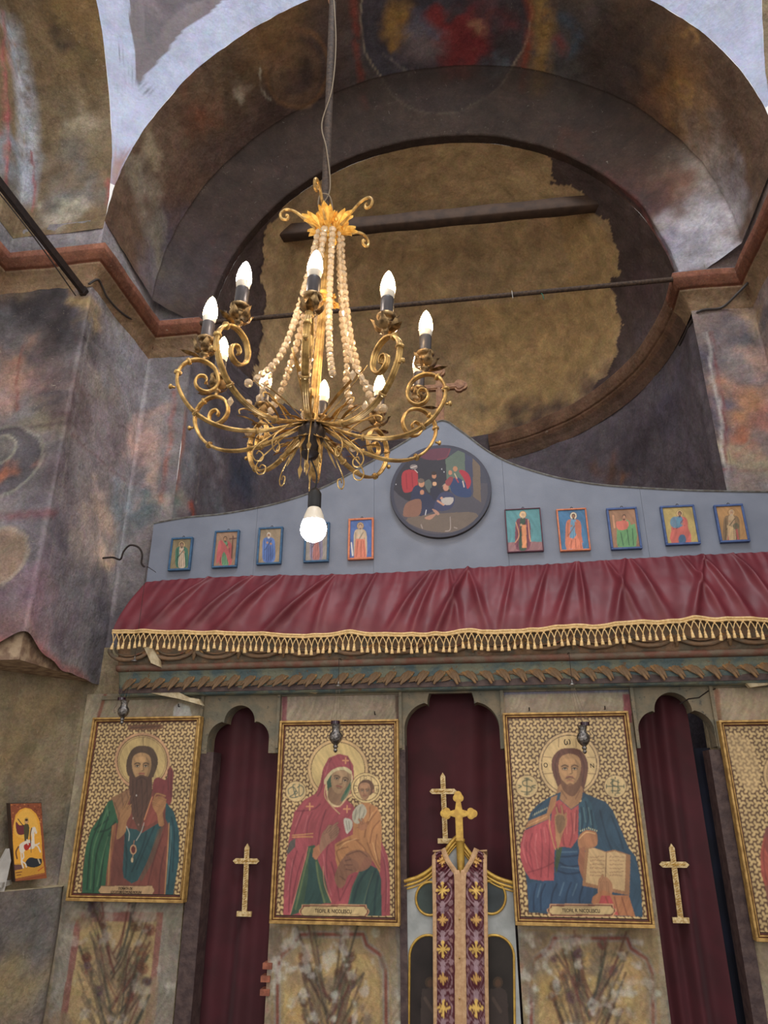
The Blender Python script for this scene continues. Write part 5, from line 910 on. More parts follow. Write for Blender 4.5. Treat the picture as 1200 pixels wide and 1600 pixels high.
def small_icon(label, corners, bg, frame, draw, fw_=0.012, top_hook=True, dark=None):
    f = lambda q: at(q[0], q[1], 3.898); LT, RT, RB, LB = corners
    x0 = (f(LT)[0]+f(LB)[0])/2; x1 = (f(RT)[0]+f(RB)[0])/2; z1 = (f(LT)[2]+f(RT)[2])/2; z0 = (f(LB)[2]+f(RB)[2])/2
    ic = thing('small_icon', label, 'icon', ((x0+x1)/2, 3.912, z0), 'small icons on the blue-grey board')
    p = Pic(x0+fw_, x1-fw_, z0+fw_, z1-fw_, 3.896, 76, 104, bg, (0, 0, 1)); nz_ = fbm(np.c_[p.X.ravel()*1, p.Z.ravel(), p.X.ravel()*0], 40, 3).reshape(p.X.shape)
    p.c *= (0.85+0.3*nz_)[..., None]; draw(p); p.build('painting', M['panelpaint'], ic)
    g = G(); g.box((x0+0.002, 3.8975, z0+0.002), (x1-0.002, 3.912, z1-0.002)); g.build('back_panel', M['beam'], ic)
    g = G()
    for a, b in (((x0, z0), (x1, z0+fw_)), ((x0, z1-fw_), (x1, z1)), ((x0, z0+fw_), (x0+fw_, z1-fw_)), ((x1-fw_, z0+fw_), (x1, z1-fw_))): g.box((a[0], 3.889, a[1]), (b[0], 3.911, b[1]))
    o = g.build('frame', frame, ic); bv = o.modifiers.new('bevel', 'BEVEL'); bv.width = 0.002; bv.segments = 1
    g = G(); cx = (x0+x1)/2+0.004; g.tube([(cx+0.006*math.cos(t), 3.902, z1+0.005+0.007*math.sin(t)) for t in np.linspace(0, math.pi*2, 9)], 0.0018, 4); g.build('hanging_loop', M['darkiron'], ic)
R_ = lambda l, t, r, b, s=0.0: [(l, t), (r, t-1), (r+s, b-1), (l+s, b)]
small_icon('small blue-framed icon of a mitred bishop in green and white, leftmost on the board', [(269, 841), (302, 839), (297, 890), (262, 893)], (140, 122, 82), M['blueframe2'], lambda p: fig(p, 284, 846, 886, 20, (196, 170, 140), (54, 116, 92), (170, 130, 96), (190, 160, 100)))
small_icon('small blue-framed icon of a saint in a red cloak holding a tall cross', [(336, 831), (374, 827), (371, 885), (331, 889)], (156, 118, 86), M['blueframe2'], lambda p: (fig(p, 352, 836, 882, 21, (96, 150, 104), (186, 72, 72), halo=None), p.line([(364, 838), (362, 872)], 2, (96, 60, 46), 1, 0), p.line([(359, 842), (369, 841)], 2, (96, 60, 46), 1, 0), p.poly([(338, 882), (342, 846), (352, 850), (362, 876), (358, 882), (350, 862)], (192, 76, 76), 3)))
small_icon('small icon of an aged saint in blue, third from the left on the board', [(404, 826), (442, 822), (440, 880), (401, 884)], (158, 134, 100), M['blueframe2'], lambda p: fig(p, 420, 830, 877, 20, (62, 98, 170), (70, 112, 186), halo=None, hair=(206, 200, 190)))
small_icon('small blue-framed icon of a figure in pale red, just right of the big white lamp', [(477, 818), (515, 816), (514, 877), (474, 880)], (150, 140, 130), M['blueframe2'], lambda p: fig(p, 494, 824, 874, 20, (188, 110, 104), (130, 120, 150), halo=None))
small_icon('small salmon-framed icon of a woman saint in orange skirt, left of the round painting', [(546, 811), (584, 809), (584, 873), (542, 876)], (56, 98, 170), M['orangeframe'], lambda p: (fig(p, 563, 815, 872, 21, (196, 178, 150), (190, 164, 130), (214, 170, 136), (196, 160, 110), hair=(120, 80, 60)), p.poly([(556, 842), (570, 842), (573, 872), (553, 872)], (214, 112, 80), 0), p.lines([[(559, 845), (557, 870)], [(564, 845), (564, 870)], [(568, 845), (570, 870)]], 1, (160, 72, 54)), p.line([(549, 848), (551, 868)], 2, (220, 216, 206))))
small_icon('small icon of a bishop in plum robes on turquoise, right beside the round painting', [(788, 796), (844, 794), (850, 861), (793, 864)], (70, 142, 150), M['plumframe'], lambda p: (p.poly([(780, 848), (860, 846), (860, 870), (780, 870)], (150, 100, 104)), fig(p, 817, 797, 858, 24, (48, 78, 62), (120, 48, 74), (200, 158, 116), (224, 178, 112), hair=(200, 170, 130)), p.poly([(815, 820), (822, 820), (823, 856), (816, 856)], (216, 132, 66)), p.line([(806, 816), (811, 836), (805, 848)], 1.2, (226, 150, 90)), p.line([(825, 812), (827, 836), (829, 846)], 1.6, (226, 150, 90))), fw_=0.006)
small_icon('small salmon-framed icon of a saint in blue and orange with a white halo', [(870, 796), (917, 794), (922, 860), (874, 862)], (40, 112, 160), M['orangeframe'], lambda p: (fig(p, 896, 799, 859, 25, (90, 150, 184), (204, 108, 68), (168, 112, 76), (240, 226, 190)), p.poly([(884, 838), (896, 842), (906, 828), (911, 858), (887, 858)], (214, 112, 70), 0), p.lines([[(893, 844), (892, 857)], [(899, 842), (900, 857)], [(906, 838), (908, 856)]], 1.2, (160, 74, 46)), p.poly([(898, 814), (906, 822), (911, 848), (906, 846), (899, 832)], (188, 96, 60))), fw_=0.009)
small_icon('small blue-framed icon of a man in a green cloak raising his right arm', [(946, 795), (993, 792), (1005, 857), (956, 860)], (150, 106, 72), M['blueframe'], lambda p: (fig(p, 975, 801, 855, 22, (206, 104, 74), (92, 146, 88), (190, 128, 88), None), p.line([(960, 824), (958, 806)], 3, (200, 140, 96)), p.poly([(964, 826), (976, 828), (992, 818), (994, 854), (968, 854)], (92, 150, 90), 2), p.lines([[(970, 832), (974, 852)], [(980, 828), (983, 852)], [(988, 826), (990, 852)]], 1.3, (44, 84, 60)), p.poly([(962, 817), (968, 814), (982, 815), (980, 826), (966, 828)], (206, 96, 72), 2)))
small_icon('small blue-framed icon of a saint in red and blue before a mottled gold ground', [(1033, 791), (1086, 789), (1093, 850), (1038, 853)], (176, 150, 70), M['blueframe'], lambda p: (fig(p, 1062, 796, 850, 26, (70, 120, 150), (196, 82, 70), (166, 110, 76), (206, 170, 100)), p.poly([(1048, 832), (1058, 826), (1074, 822), (1080, 850), (1050, 850)], (200, 84, 68), 2), p.ell(1066, 843, 6, 8, (52, 98, 136)), p.ell(1055, 816, 8, 9, (70, 130, 158), .9)))
small_icon('small blue-framed icon of an old bishop in gold robes, rightmost on the board', [(1115, 790), (1160, 787), (1172, 846), (1125, 849)], (176, 126, 58), M['blueframe'], lambda p: (fig(p, 1143, 794, 848, 26, (182, 150, 104), (130, 100, 62), (176, 130, 88), (196, 150, 80), hair=(170, 150, 124)), p.lines([[(1140, 826), (1138, 846)], [(1150, 822), (1154, 846)]], 3, (168, 66, 58)), p.ell(1150, 822, 5, 5, (84, 86, 62), .8), p.poly([(1136, 820), (1146, 824), (1147, 846), (1139, 846)], (206, 170, 110), 0, .8)))
# ============================================================ ROUND PAINTING
cx_, cz_ = at(688, 766, 3.89)[[0, 2]]; RM = 0.302
md = thing('round_painting', 'round dark oil painting of a crowded nativity scene on the peak of the board', 'painting', (cx_, 3.912, cz_-RM))
p = Pic(cx_-RM, cx_+RM, cz_-RM, cz_+RM, 3.886, 230, 230, (62, 64, 78), (600, 680, 0.15)); 
p.poly([(60, 500), (1110, 500), (1110, 1100), (60, 1100)], (74, 72, 82)); p.poly([(150, 250), (640, 160), (680, 600), (300, 700), (60, 500)], (46, 44, 54), 4)
p.poly([(640, 250), (840, 110), (850, 620), (660, 560)], (88, 102, 92), 0); p.poly([(840, 110), (920, 200), (930, 620), (850, 620)], (60, 64, 88)); p.poly([(920, 200), (1000, 240), (1010, 700), (930, 640)], (104, 90, 78)); p.poly([(280, 150), (620, 90), (690, 130), (640, 230), (540, 260), (400, 240)], (92, 50, 66), 4); p.line([(690, 140), (650, 230), (560, 255)], 14, (120, 56, 70), .8); p.line([(330, 230), (350, 160)], 12, (130, 70, 84), .7)
p.poly([(250, 860), (900, 800), (950, 900), (700, 1010), (400, 980)], (104, 92, 84), 4)
def small(cx, cy, w, h, col, sk=None): p.ell(cx, cy, w, h, col); p.ell(cx, cy-h*1.1, w*0.42, w*0.45, sk or (168, 120, 98)); p.ell(cx, cy-h*1.25, w*0.42, w*0.3, (60, 44, 40))
p.poly([(190, 400), (250, 360), (340, 380), (355, 480), (330, 560), (220, 600), (185, 520)], (154, 48, 56), 5); p.line([(230, 400), (240, 560)], 10, (110, 30, 44), .7); p.line([(290, 390), (300, 540)], 10, (110, 30, 44), .7); p.ell(310, 330, 40, 26, (120, 112, 112)); p.lines([[(280, 340), (340, 320)], [(320, 360), (350, 390)]], 6, (210, 200, 190))
p.poly([(300, 560), (360, 520), (420, 580), (520, 660), (560, 760), (420, 830), (360, 830), (280, 700)], (40, 46, 74), 5); p.ell(390, 500, 32, 42, (176, 128, 100)); p.ell(384, 474, 36, 24, (96, 84, 78)); p.ell(396, 595, 22, 26, (176, 124, 98)); p.poly([(240, 700), (380, 670), (370, 830), (220, 850), (200, 800)], (128, 92, 78), 5)
p.poly([(420, 500), (470, 460), (500, 520), (470, 600)], (84, 92, 90), 4); p.ell(522, 422, 24, 30, (170, 122, 96)); p.ell(520, 396, 28, 20, (50, 38, 36)); p.ell(526, 506, 22, 22, (200, 158, 124)); p.poly([(480, 560), (560, 540), (600, 620), (520, 680)], (38, 40, 60), 4)
p.poly([(560, 640), (620, 590), (700, 600), (740, 660), (700, 760), (600, 790), (520, 760)], (56, 60, 92), 5); p.ell(645, 545, 30, 36, (186, 134, 112)); p.line([(610, 530), (640, 505), (690, 520), (700, 570)], 9, (150, 140, 130), .9); p.poly([(600, 660), (720, 650), (700, 720), (620, 720)], (170, 164, 160), 4); p.line([(560, 685), (620, 725)], 20, (186, 140, 116)); p.ell(600, 655, 14, 14, (186, 140, 116))
p.poly([(690, 480), (760, 440), (830, 480), (900, 560), (900, 640), (780, 640), (700, 580)], (42, 60, 100), 5); p.poly([(640, 480), (690, 430), (720, 450), (690, 520), (650, 520)], (134, 62, 68), 4); p.ell(690, 390, 20, 24, (176, 122, 96)); p.ell(742, 350, 24, 28, (170, 122, 92)); p.poly([(780, 370), (840, 370), (890, 420), (905, 500), (870, 560), (840, 470)], (158, 44, 60), 5); p.line([(820, 480), (835, 540)], 12, (196, 180, 170)); p.line([(745, 440), (775, 490)], 12, (160, 60, 66)); p.line([(735, 400), (760, 450)], 8, (200, 180, 150))
p.poly([(500, 770), (540, 780), (580, 820), (550, 830)], (170, 128, 110), 3); p.poly([(420, 860), (520, 820), (540, 830), (480, 880)], (166, 126, 108), 3); p.lines([[(690, 850), (690, 980), (640, 1000)], [(730, 960), (760, 970)], [(385, 930), (400, 970)]], 9, (160, 150, 146), .8); p.lines([[(440, 780), (430, 830)], [(600, 350), (602, 356)], [(625, 380), (626, 386)], [(125, 510), (126, 516)]], 8, (200, 200, 206))
rr = np.hypot(p.X-cx_, p.Z-cz_); k = rr > RM*0.93; p.c[k] = lin((58, 60, 76))
# keep only the disc
V = np.stack([p.X, np.full(p.X.shape, p.Y), p.Z], -1).reshape(-1, 3); 
f_ = np.maximum(1, rr.ravel()/(RM-0.002)); V[:, 0] = cx_+(V[:, 0]-cx_)/f_; V[:, 2] = cz_+(V[:, 2]-cz_)/f_
i = np.arange(230*230).reshape(230, 230); F_ = np.stack([i[:-1, :-1], i[:-1, 1:], i[1:, 1:], i[1:, :-1]], -1).reshape(-1, 4)
cen = rr.ravel()[F_].min(1) < RM-0.002; F_ = F_[cen]; mk('painting', V, F_, M['panelpaint'], md, False, p.c.reshape(-1, 3))
g = G(); t = [(cx_+RM*math.cos(a), cz_+RM*math.sin(a)) for a in np.linspace(0, 2*math.pi, 64, endpoint=False)]; g.prism(t, 3.888, 3.913); g.build('panel', M['darkiron'], md)

# ============================================================ CURTAINS IN THE DOORS
def curtain(label, x0, x1, z0, z1, y, seed, m='curtain', gather=None, depth=0.03, nf=7):
    nx, nz = 120, 80; R = random.Random(seed); V = []; ph = [R.uniform(0, 6.3) for _ in range(6)]; cx = gather if gather is not None else (x0+x1)/2
    for j in range(nz):
        v = j/(nz-1); z = z1+(z0-z1)*v
        for k in range(nx):
            u_ = k/(nx-1); x = x0+(x1-x0)*u_; uu = u_+0.09*math.sin(v*2.2+ph[3])*(1-v)
            d = math.sin(uu*nf*2*math.pi+ph[0]+1.2*math.sin(uu*5+ph[1]))*0.5+0.35*math.sin(uu*nf*4.1+ph[2]+v*1.5)+0.3*math.sin(uu*3+ph[4])
            V.append((x, y+depth*d*(0.5+0.5*v), z))
    V = np.array(V); i = np.arange(nz*nx).reshape(nz, nx); F_ = np.stack([i[:-1, :-1], i[1:, :-1], i[1:, 1:], i[:-1, 1:]], -1).reshape(-1, 4)
    o = mk('door_curtain', V, F_, M[m], None, True); return tag(o, label, 'curtain', 'curtains in the three doors')
d = doors
curtain('dark burgundy curtain in the left lobed doorway, straw cross pinned on it', d[0][0]+0.005, d[0][1]-0.005, 0.02, ZT-0.0, YW+0.125, 3, nf=2.6, depth=0.04)
curtain('dark burgundy curtain in the central doorway behind the grey-white holy doors', d[1][0]+0.005, d[1][1]-0.005, 0.02, ZT-0.0, YW+0.16, 9, nf=2.2, depth=0.05)
curtain('dark burgundy curtain in the right lobed doorway beside a navy cloth', d[2][0]+0.005, d[2][1]-0.10, 0.02, ZT-0.0, YW+0.125, 14, nf=2.6, depth=0.042)
o = curtain('navy blue cloth hanging in shadow at the right side of the right doorway', d[2][1]-0.13, d[2][1]-0.004, 0.02, 1.86, YW+0.16, 22, m='navy', nf=2, depth=0.012)
# ============================================================ STRAW CROSSES
def straw_cross(label, top_, bar, base, y, w=0.026, lean=0.0):
    T = at(*top_, y); Bz = at(*base[0], y); L_, Rr = at(*bar[0], y), at(*bar[1], y); L2, R2_ = at(*base[0], y), at(*base[1], y)
    cx = (L_[0]+Rr[0])/2; cxb = (L2[0]+R2_[0])/2; zb_ = (L2[2]+R2_[2])/2; zbar = (L_[2]+Rr[2])/2
    c = thing('straw_cross', label, 'cross', (cxb, y+0.01, zb_), 'straw crosses on the door curtains')
    h = w/2; g = G(); g.prism([(cxb-h, zb_), (cxb+h, zb_), (cx+h, T[2]-0.02), (cx, T[2]), (cx-h, T[2]-0.02)], y, y+0.010); o = g.build('upright', M['straw'], c)
    g = G(); g.prism([(L_[0], zbar), (L_[0]+0.014, zbar-h), (Rr[0]-0.014, zbar-h), (Rr[0], zbar), (Rr[0]-0.014, zbar+h), (L_[0]+0.014, zbar+h)], y-0.003, y+0.009); g.build('crossbar', M['straw'], c)
    g = G(); g.box((L2[0], y-0.004, zb_-h*0.9), (R2_[0], y+0.009, zb_+h*0.9)); g.build('foot_bar', M['straw'], c)
    # straw strips laid across
    for (xa, za, xb, zb2, n_) in ((cxb, zb_+0.02, cx, T[2]-0.03, 26), (L_[0]+0.02, zbar, Rr[0]-0.02, zbar, 9)):
        g = G()
        for k in range(n_):
            f_ = (k+0.5)/n_; x = xa+(xb-xa)*f_; z = za+(zb2-za)*f_; a = random.uniform(0.3, 1.1); s_ = h*0.8
            g.tube([(x-s_*math.cos(a), y-0.004, z-s_*math.sin(a)*0.6), (x+s_*math.cos(a), y-0.004, z+s_*math.sin(a)*0.6)], 0.0016, 3)
        o = g.build('straw_strips', M['goldpaint'], c); o['kind'] = 'stuff'
straw_cross('straw-covered cross pinned on the left doorway curtain', (387, 1318), [(364, 1346), (405, 1345)], [(370, 1428), (393, 1428)], YW+0.085)
straw_cross('straw-covered cross on the middle curtain, half behind the gold cross', (692, 1207), [(671, 1236), (714, 1237)], [(684, 1314), (708, 1314)], YW+0.10)
straw_cross('straw-covered cross pinned on the right doorway curtain', (1051, 1318), [(1030, 1350), (1077, 1352)], [(1051, 1438), (1077, 1438)], YW+0.085)

# ============================================================ HOLY DOORS with cross, and stole
YD = 3.93; xa, xb = X(632, 1400, YD), X(802, 1400, YD); xm = (xa+xb)/2
hd = thing('holy_doors', 'grey-white double holy doors with gold mouldings and dark painted ovals', 'door', (xm, YD, 0))
q = lambda a, b, y=YD: tuple(at(a, b, y)[[0, 2]])
tl = smooth([q(632, 1377), q(655, 1370), q(675, 1357), q(692, 1336), q(705, 1318), q(714, 1308)], 5)
topc = [(x, z) for x, z in tl]+[(2*tl[-1][0]-x, z) for x, z in tl[::-1][1:]]
sx_ = (xb-xa)/(topc[-1][0]-topc[0][0]); topc = [(xa+(x-topc[0][0])*sx_, z) for x, z in topc]; xm = (xa+xb)/2
txs = np.array([c[0] for c in topc]); tzs = np.array([c[1] for c in topc])
for a, b in ((xa, xm-0.001), (xm+0.001, xb)):
    g = G(); xs = np.linspace(a, b, 24); zs = np.interp(xs, txs, tzs)
    for x0_, x1_, za_, zb_ in zip(xs[:-1], xs[1:], zs[:-1], zs[1:]): g.add([(x0_, YD, 0.02), (x1_, YD, 0.02), (x1_, YD, zb_), (x0_, YD, za_), (x0_, YD+0.03, 0.02), (x1_, YD+0.03, 0.02), (x1_, YD+0.03, zb_), (x0_, YD+0.03, za_)], [(0, 1, 2, 3), (3, 2, 6, 7), (5, 4, 7, 6)])
    g.build('door_leaf', M['doorwhite'], hd)
for off, r in ((0.0, 0.010), (0.017, 0.007), (0.030, 0.004)):
    g = G(); g.tube([(x, YD-0.004, z-off*1.2) for x, z in topc], r, 8); g.build('top_moulding', M['goldpaint'], hd, True)
def framed(pts, dark, r, name, draw=None):
    cx0 = [min(a for a, b in pts), max(a for a, b in pts)]
    Q = [q(a, b) for a, b in pts]; g = G(); g.tube([(x, YD-0.003, z) for x, z in Q]+[(Q[0][0], YD-0.003, Q[0][1])], r, 8); g.build(name+'_moulding', M['goldpaint'], hd, True)
    x0_, x1_ = min(x for x, z in Q), max(x for x, z in Q); z0_, z1_ = min(z for x, z in Q), max(z for x, z in Q)
    pc = Pic(x0_, x1_, z0_, z1_, YD-0.0015, 70, int(70*(z1_-z0_)/(x1_-x0_)), dark); 
    n_ = fbm(np.c_[pc.X.ravel(), pc.Z.ravel(), pc.X.ravel()*0+5], 18, 4).reshape(pc.X.shape); pc.c *= (0.5+1.0*n_)[..., None]
    if draw: draw(pc)
    ins = pc._in(np.array(Q)); V = np.stack([pc.X, np.full(pc.X.shape, pc.Y), pc.Z], -1).reshape(-1, 3); nz_, nx_2 = pc.X.shape
    i = np.arange(nz_*nx_2).reshape(nz_, nx_2); F2 = np.stack([i[:-1, :-1], i[:-1, 1:], i[1:, 1:], i[1:, :-1]], -1).reshape(-1, 4); F2 = F2[ins.ravel()[F2].all(1)]
    mk(name, V, F2, M['panelpaint'], hd, False, pc.c.reshape(-1, 3))
def ovalp(cx, cy, rx, ry): return [(cx+rx*math.cos(t), cy+ry*math.sin(t)) for t in np.linspace(0, 2*math.pi, 36, endpoint=False)]
framed(ovalp(672, 1404, 22, 26), (58, 70, 66), 0.006, 'oval_painting'); framed(ovalp(768, 1402, 22, 26), (58, 66, 68), 0.006, 'oval_painting')
def archp(x0_, x1_, yt): return [(x0_-3, 1760), (x0_, yt+34)]+[((x0_+x1_)/2-(x1_-x0_)/2*math.cos(t), yt+34-34*math.sin(t)) for t in np.linspace(0.15, math.pi-0.15, 16)]+[(x1_, yt+34), (x1_+3, 1760)]
def saintdim(cx): 
    def f(pc): pc.poly([(cx-12, 1700), (cx-14, 1560), (cx-6, 1545), (cx+8, 1545), (cx+16, 1570), (cx+14, 1700)], (70, 58, 54), 3, .8); pc.ell(cx, 1535, 8, 9, (78, 60, 44), .7); pc.ell(cx, 1536, 4.5, 6, (96, 68, 50), .7); pc.line([(cx-8, 1560), (cx+4, 1580)], 5, (96, 80, 70), .6)
    return f
framed(archp(640, 698, 1461), (40, 32, 30), 0.006, 'arched_painting', saintdim(672)); framed(archp(740, 803, 1461), (40, 34, 30), 0.006, 'arched_painting', saintdim(778))
# gilded cross post between the leaves
cp = thing('gilded_door_cross', 'gilded trefoil cross on a slim fluted post between the holy doors', 'cross', (xm, YD-0.03, 0.02))
yc_ = YD-0.04
def budded(cx, cz, arm, up_, dn, w, y0, y1, name, m, parent, bud):
    def lobe(dx, dz):
        px_, pz_ = -dz, dx; return [(cx+dx*L_+px_*s_, cz+dz*L_+pz_*s_) for L_, s_ in ()]
    def end(dx, dz, L_):
        o = []; px_, pz_ = -dz, dx
        for t in np.linspace(-math.pi*0.85, math.pi*0.85, 22):
            r = bud*(0.80+0.28*abs(math.cos(1.5*t)))
            o.append((cx+dx*(L_-bud*0.9)+(dx*math.cos(t)+px_*math.sin(t))*r, cz+dz*(L_-bud*0.9)+(dz*math.cos(t)+pz_*math.sin(t))*r))
        return o
    h = w/2; pts = []
    for dx, dz, L_ in ((1, 0, arm), (0, 1, up_), (-1, 0, arm)):
        pts += end(dx, dz, L_); nx_3, nz_3 = -dz, dx
        pts.append((cx+(dx*h+nx_3*h), cz+(dz*h+nz_3*h)))
    pts += [(cx-h, cz-dn), (cx+h, cz-dn), (cx+h, cz-h)]
    # start corner: right arm begins at lower edge
    g = G(); g.prism(pts, y0, y1); return g.build(name, m, parent)
C3 = at(717, 1271, yc_-0.01); budded(C3[0], C3[2], 0.088, 0.100, 0.125, 0.036, yc_-0.022, yc_-0.002, 'cross', M['goldpaint'], cp, 0.026); budded(C3[0], C3[2], 0.082, 0.094, 0.122, 0.026, yc_-0.026, yc_-0.02, 'cross_face', M['goldpaint'], cp, 0.020)
zc_ = C3[2]-0.120
for r0, r1, z0_, z1_ in ((0.019, 0.010, zc_, 0.9),):
    g = G(); g.lathe([(0.024, zc_+0.004), (0.024, zc_-0.006), (0.020, zc_-0.012), (0.019, zc_-0.10), (0.015, zc_-0.16), (0.011, zc_-0.30), (0.007, zc_-0.50), (0.007, 0.05)], (C3[0], yc_+0.004, 0), 12); g.build('post', M['goldpaint'], cp, True)
# stole
stl = thing('priest_stole', 'burgundy and silver brocade stole with cream edging draped over the holy doors', 'stole', (xm, YD-0.06, 0.3))
ys = YD-0.062
def strip(name, left, right, m, y, col=None, n=60, curve=None, pic=None):
    L_ = np.array(smooth([q(a, b, y) for a, b in left], 8)); Rr = np.array(smooth([q(a, b, y) for a, b in right], 8))
    tL = np.linspace(0, len(L_)-1, n); tR = np.linspace(0, len(Rr)-1, n); Li = np.stack([np.interp(tL, range(len(L_)), L_[:, k]) for k in (0, 1)], 1); Ri = np.stack([np.interp(tR, range(len(Rr)), Rr[:, k]) for k in (0, 1)], 1)
    nc = 28; P = np.zeros((n, nc, 3))
    for j in range(n):
        for k in range(nc): f_ = k/(nc-1); P[j, k] = (Li[j, 0]*(1-f_)+Ri[j, 0]*f_, y-0.004*math.sin(math.pi*f_)+0.003*math.sin(j*0.3), Li[j, 1]*(1-f_)+Ri[j, 1]*f_)
    i = np.arange(n*nc).reshape(n, nc); F2 = np.stack([i[:-1, :-1], i[1:, :-1], i[1:, 1:], i[:-1, 1:]], -1).reshape(-1, 4)
    c_ = None
    if pic is not None: c_ = pic(P.reshape(-1, 3))
    return mk(name, P.reshape(-1, 3), F2, m, stl, True, c_)
def brocade_pic(xc_top, xc_bot):
    pc = Pic(X(672, 1400, ys)-0.02, X(770, 1400, ys)+0.02, 0.3, Z(700, 1320, ys)+0.02, ys, 300, 900, (80, 26, 36))
    k = 0
    for cx0_, cx1_ in ((691, 693), (744, 744)):
        for yy in range(1330, 1760, 1):
            pass
        for j, yy in enumerate(np.arange(1345, 1780, 46.0)):
            cx = cx0_+(cx1_-cx0_)*(yy-1330)/300; big = j % 2 == 1
            col = (150, 118, 122)
            for s_ in (-1, 1):
                pc.line([(cx+s_*3, yy+22), (cx+s_*12, yy+12), (cx+s_*14, yy-2), (cx+s_*8, yy-12)], 2.0, col, .9); pc.line([(cx+s_*2, yy+18), (cx+s_*7, yy+10), (cx+s_*10, yy-4)], 1.2, (128, 92, 98), .8)
                pc.ell(cx+s_*13, yy+20, 3.6, 5.0, col, .85, s_*0.5); pc.ell(cx+s_*6, yy-17, 3, 4.5, (134, 100, 108), .8, s_*0.5); pc.ell(cx+s_*13, yy-14, 2.6, 4, (160, 122, 114), .7, -s_*0.5)
            pc.ell(cx, yy+22, 4.0, 5.6, (160, 134, 140), .85); pc.poly([(cx-5, yy+27), (cx+5, yy+27), (cx+2, yy+38), (cx-2, yy+38)], (160, 134, 142))
            if True:
                gcol = (224, 184, 98) if j % 2 else (206, 160, 90); s2 = 1.0 if j % 2 else 0.7
                for a, b in ((-1, 0), (1, 0), (0, -1), (0, 1)):
                    pc.line([(cx, yy), (cx+a*10*s2, yy+b*12*s2)], 3.0, gcol, 1, 0); pc.ell(cx+a*9*s2, yy+b*11*s2, 2.6*s2, 2.6*s2, gcol)
                for a, b in ((-1, -1), (1, 1), (-1, 1), (1, -1)): pc.line([(cx, yy), (cx+a*6*s2, yy+b*6*s2)], 1.6, gcol, 1, 0)
    def f(P):
        ix = np.clip(np.round((P[:, 0]-pc.x[0])/(pc.x[1]-pc.x[0])).astype(int), 0, 299); iz = np.clip(np.round((P[:, 2]-pc.zz[0])/(pc.zz[1]-pc.zz[0])).astype(int), 0, 899); return pc.c[iz, ix]
    return f
bp_ = brocade_pic(0, 0); cloth_m = painted('brocade', 0.6, 0.2, 150, 0.08, 0, 0.4, 150)
strip('brocade_band', [(679, 1333), (679, 1360), (680, 1400), (680, 1500), (681, 1760)], [(690, 1328), (699, 1347), (709, 1368), (712, 1480), (715, 1760)], cloth_m, ys, n=340, pic=bp_)
strip('brocade_band', [(746, 1328), (737, 1347), (728, 1368), (727, 1480), (728, 1760)], [(758, 1333), (758, 1360), (758, 1400), (759, 1500), (762, 1760)], cloth_m, ys, n=340, pic=bp_)
edge_m = mat('beige_galloon', (206, 168, 128), 0.7, 0, (190, 150, 110), 60, bump=0.25, bscale=200)
strip('edging', [(675, 1337), (675, 1360), (676, 1420), (677, 1600), (678, 1760)], [(681, 1331), (681, 1360), (682, 1420), (683, 1600), (684, 1760)], edge_m, ys-0.004)
strip('edging', [(755, 1331), (755, 1360), (756, 1420), (758, 1600), (759, 1760)], [(761, 1337), (761, 1360), (762, 1420), (764, 1600), (766, 1760)], edge_m, ys-0.004)
strip('edging', [(688, 1328), (696, 1346), (706, 1362), (710, 1378), (710, 1480), (712, 1760)], [(695, 1324), (703, 1343), (713, 1358), (719.5, 1372), (720, 1480), (722, 1760)], edge_m, ys-0.005)
strip('edging', [(741, 1324), (733, 1343), (724, 1358), (719, 1372), (719.5, 1480), (721.5, 1760)], [(749, 1328), (740, 1346), (731, 1362), (728, 1378), (728, 1480), (731, 1760)], edge_m, ys-0.005)
for py in (1436, 1497, 1560): 
    P_ = at(718, py, ys-0.012); g = G(); g.lathe([(0.001, -0.005), (0.005, 0), (0.001, 0.005)], tuple(P_), 8); g.build('button', M['gold'], stl)
for (xl, xr, yy) in ((676, 692, 1334), (746, 761, 1334)):      # the loops going back over the top of the doors
    yy = 1331; a = at(xl, yy, ys); b = at(xr, yy-1, ys); g = G(); n_ = 6
    for k in range(n_):
        t0, t1 = k/n_, (k+1)/n_; fz = lambda t: 0.010*math.sin(t*math.pi)-0.03*t*t; fy = lambda t: ys+t*0.10
        g.add([(a[0], fy(t0), a[2]+fz(t0)), (b[0], fy(t0), b[2]+fz(t0)), (b[0], fy(t1), b[2]+fz(t1)), (a[0], fy(t1), a[2]+fz(t1))], [(0, 1, 2, 3)])
    g.build('neck_loop', edge_m, stl, True)

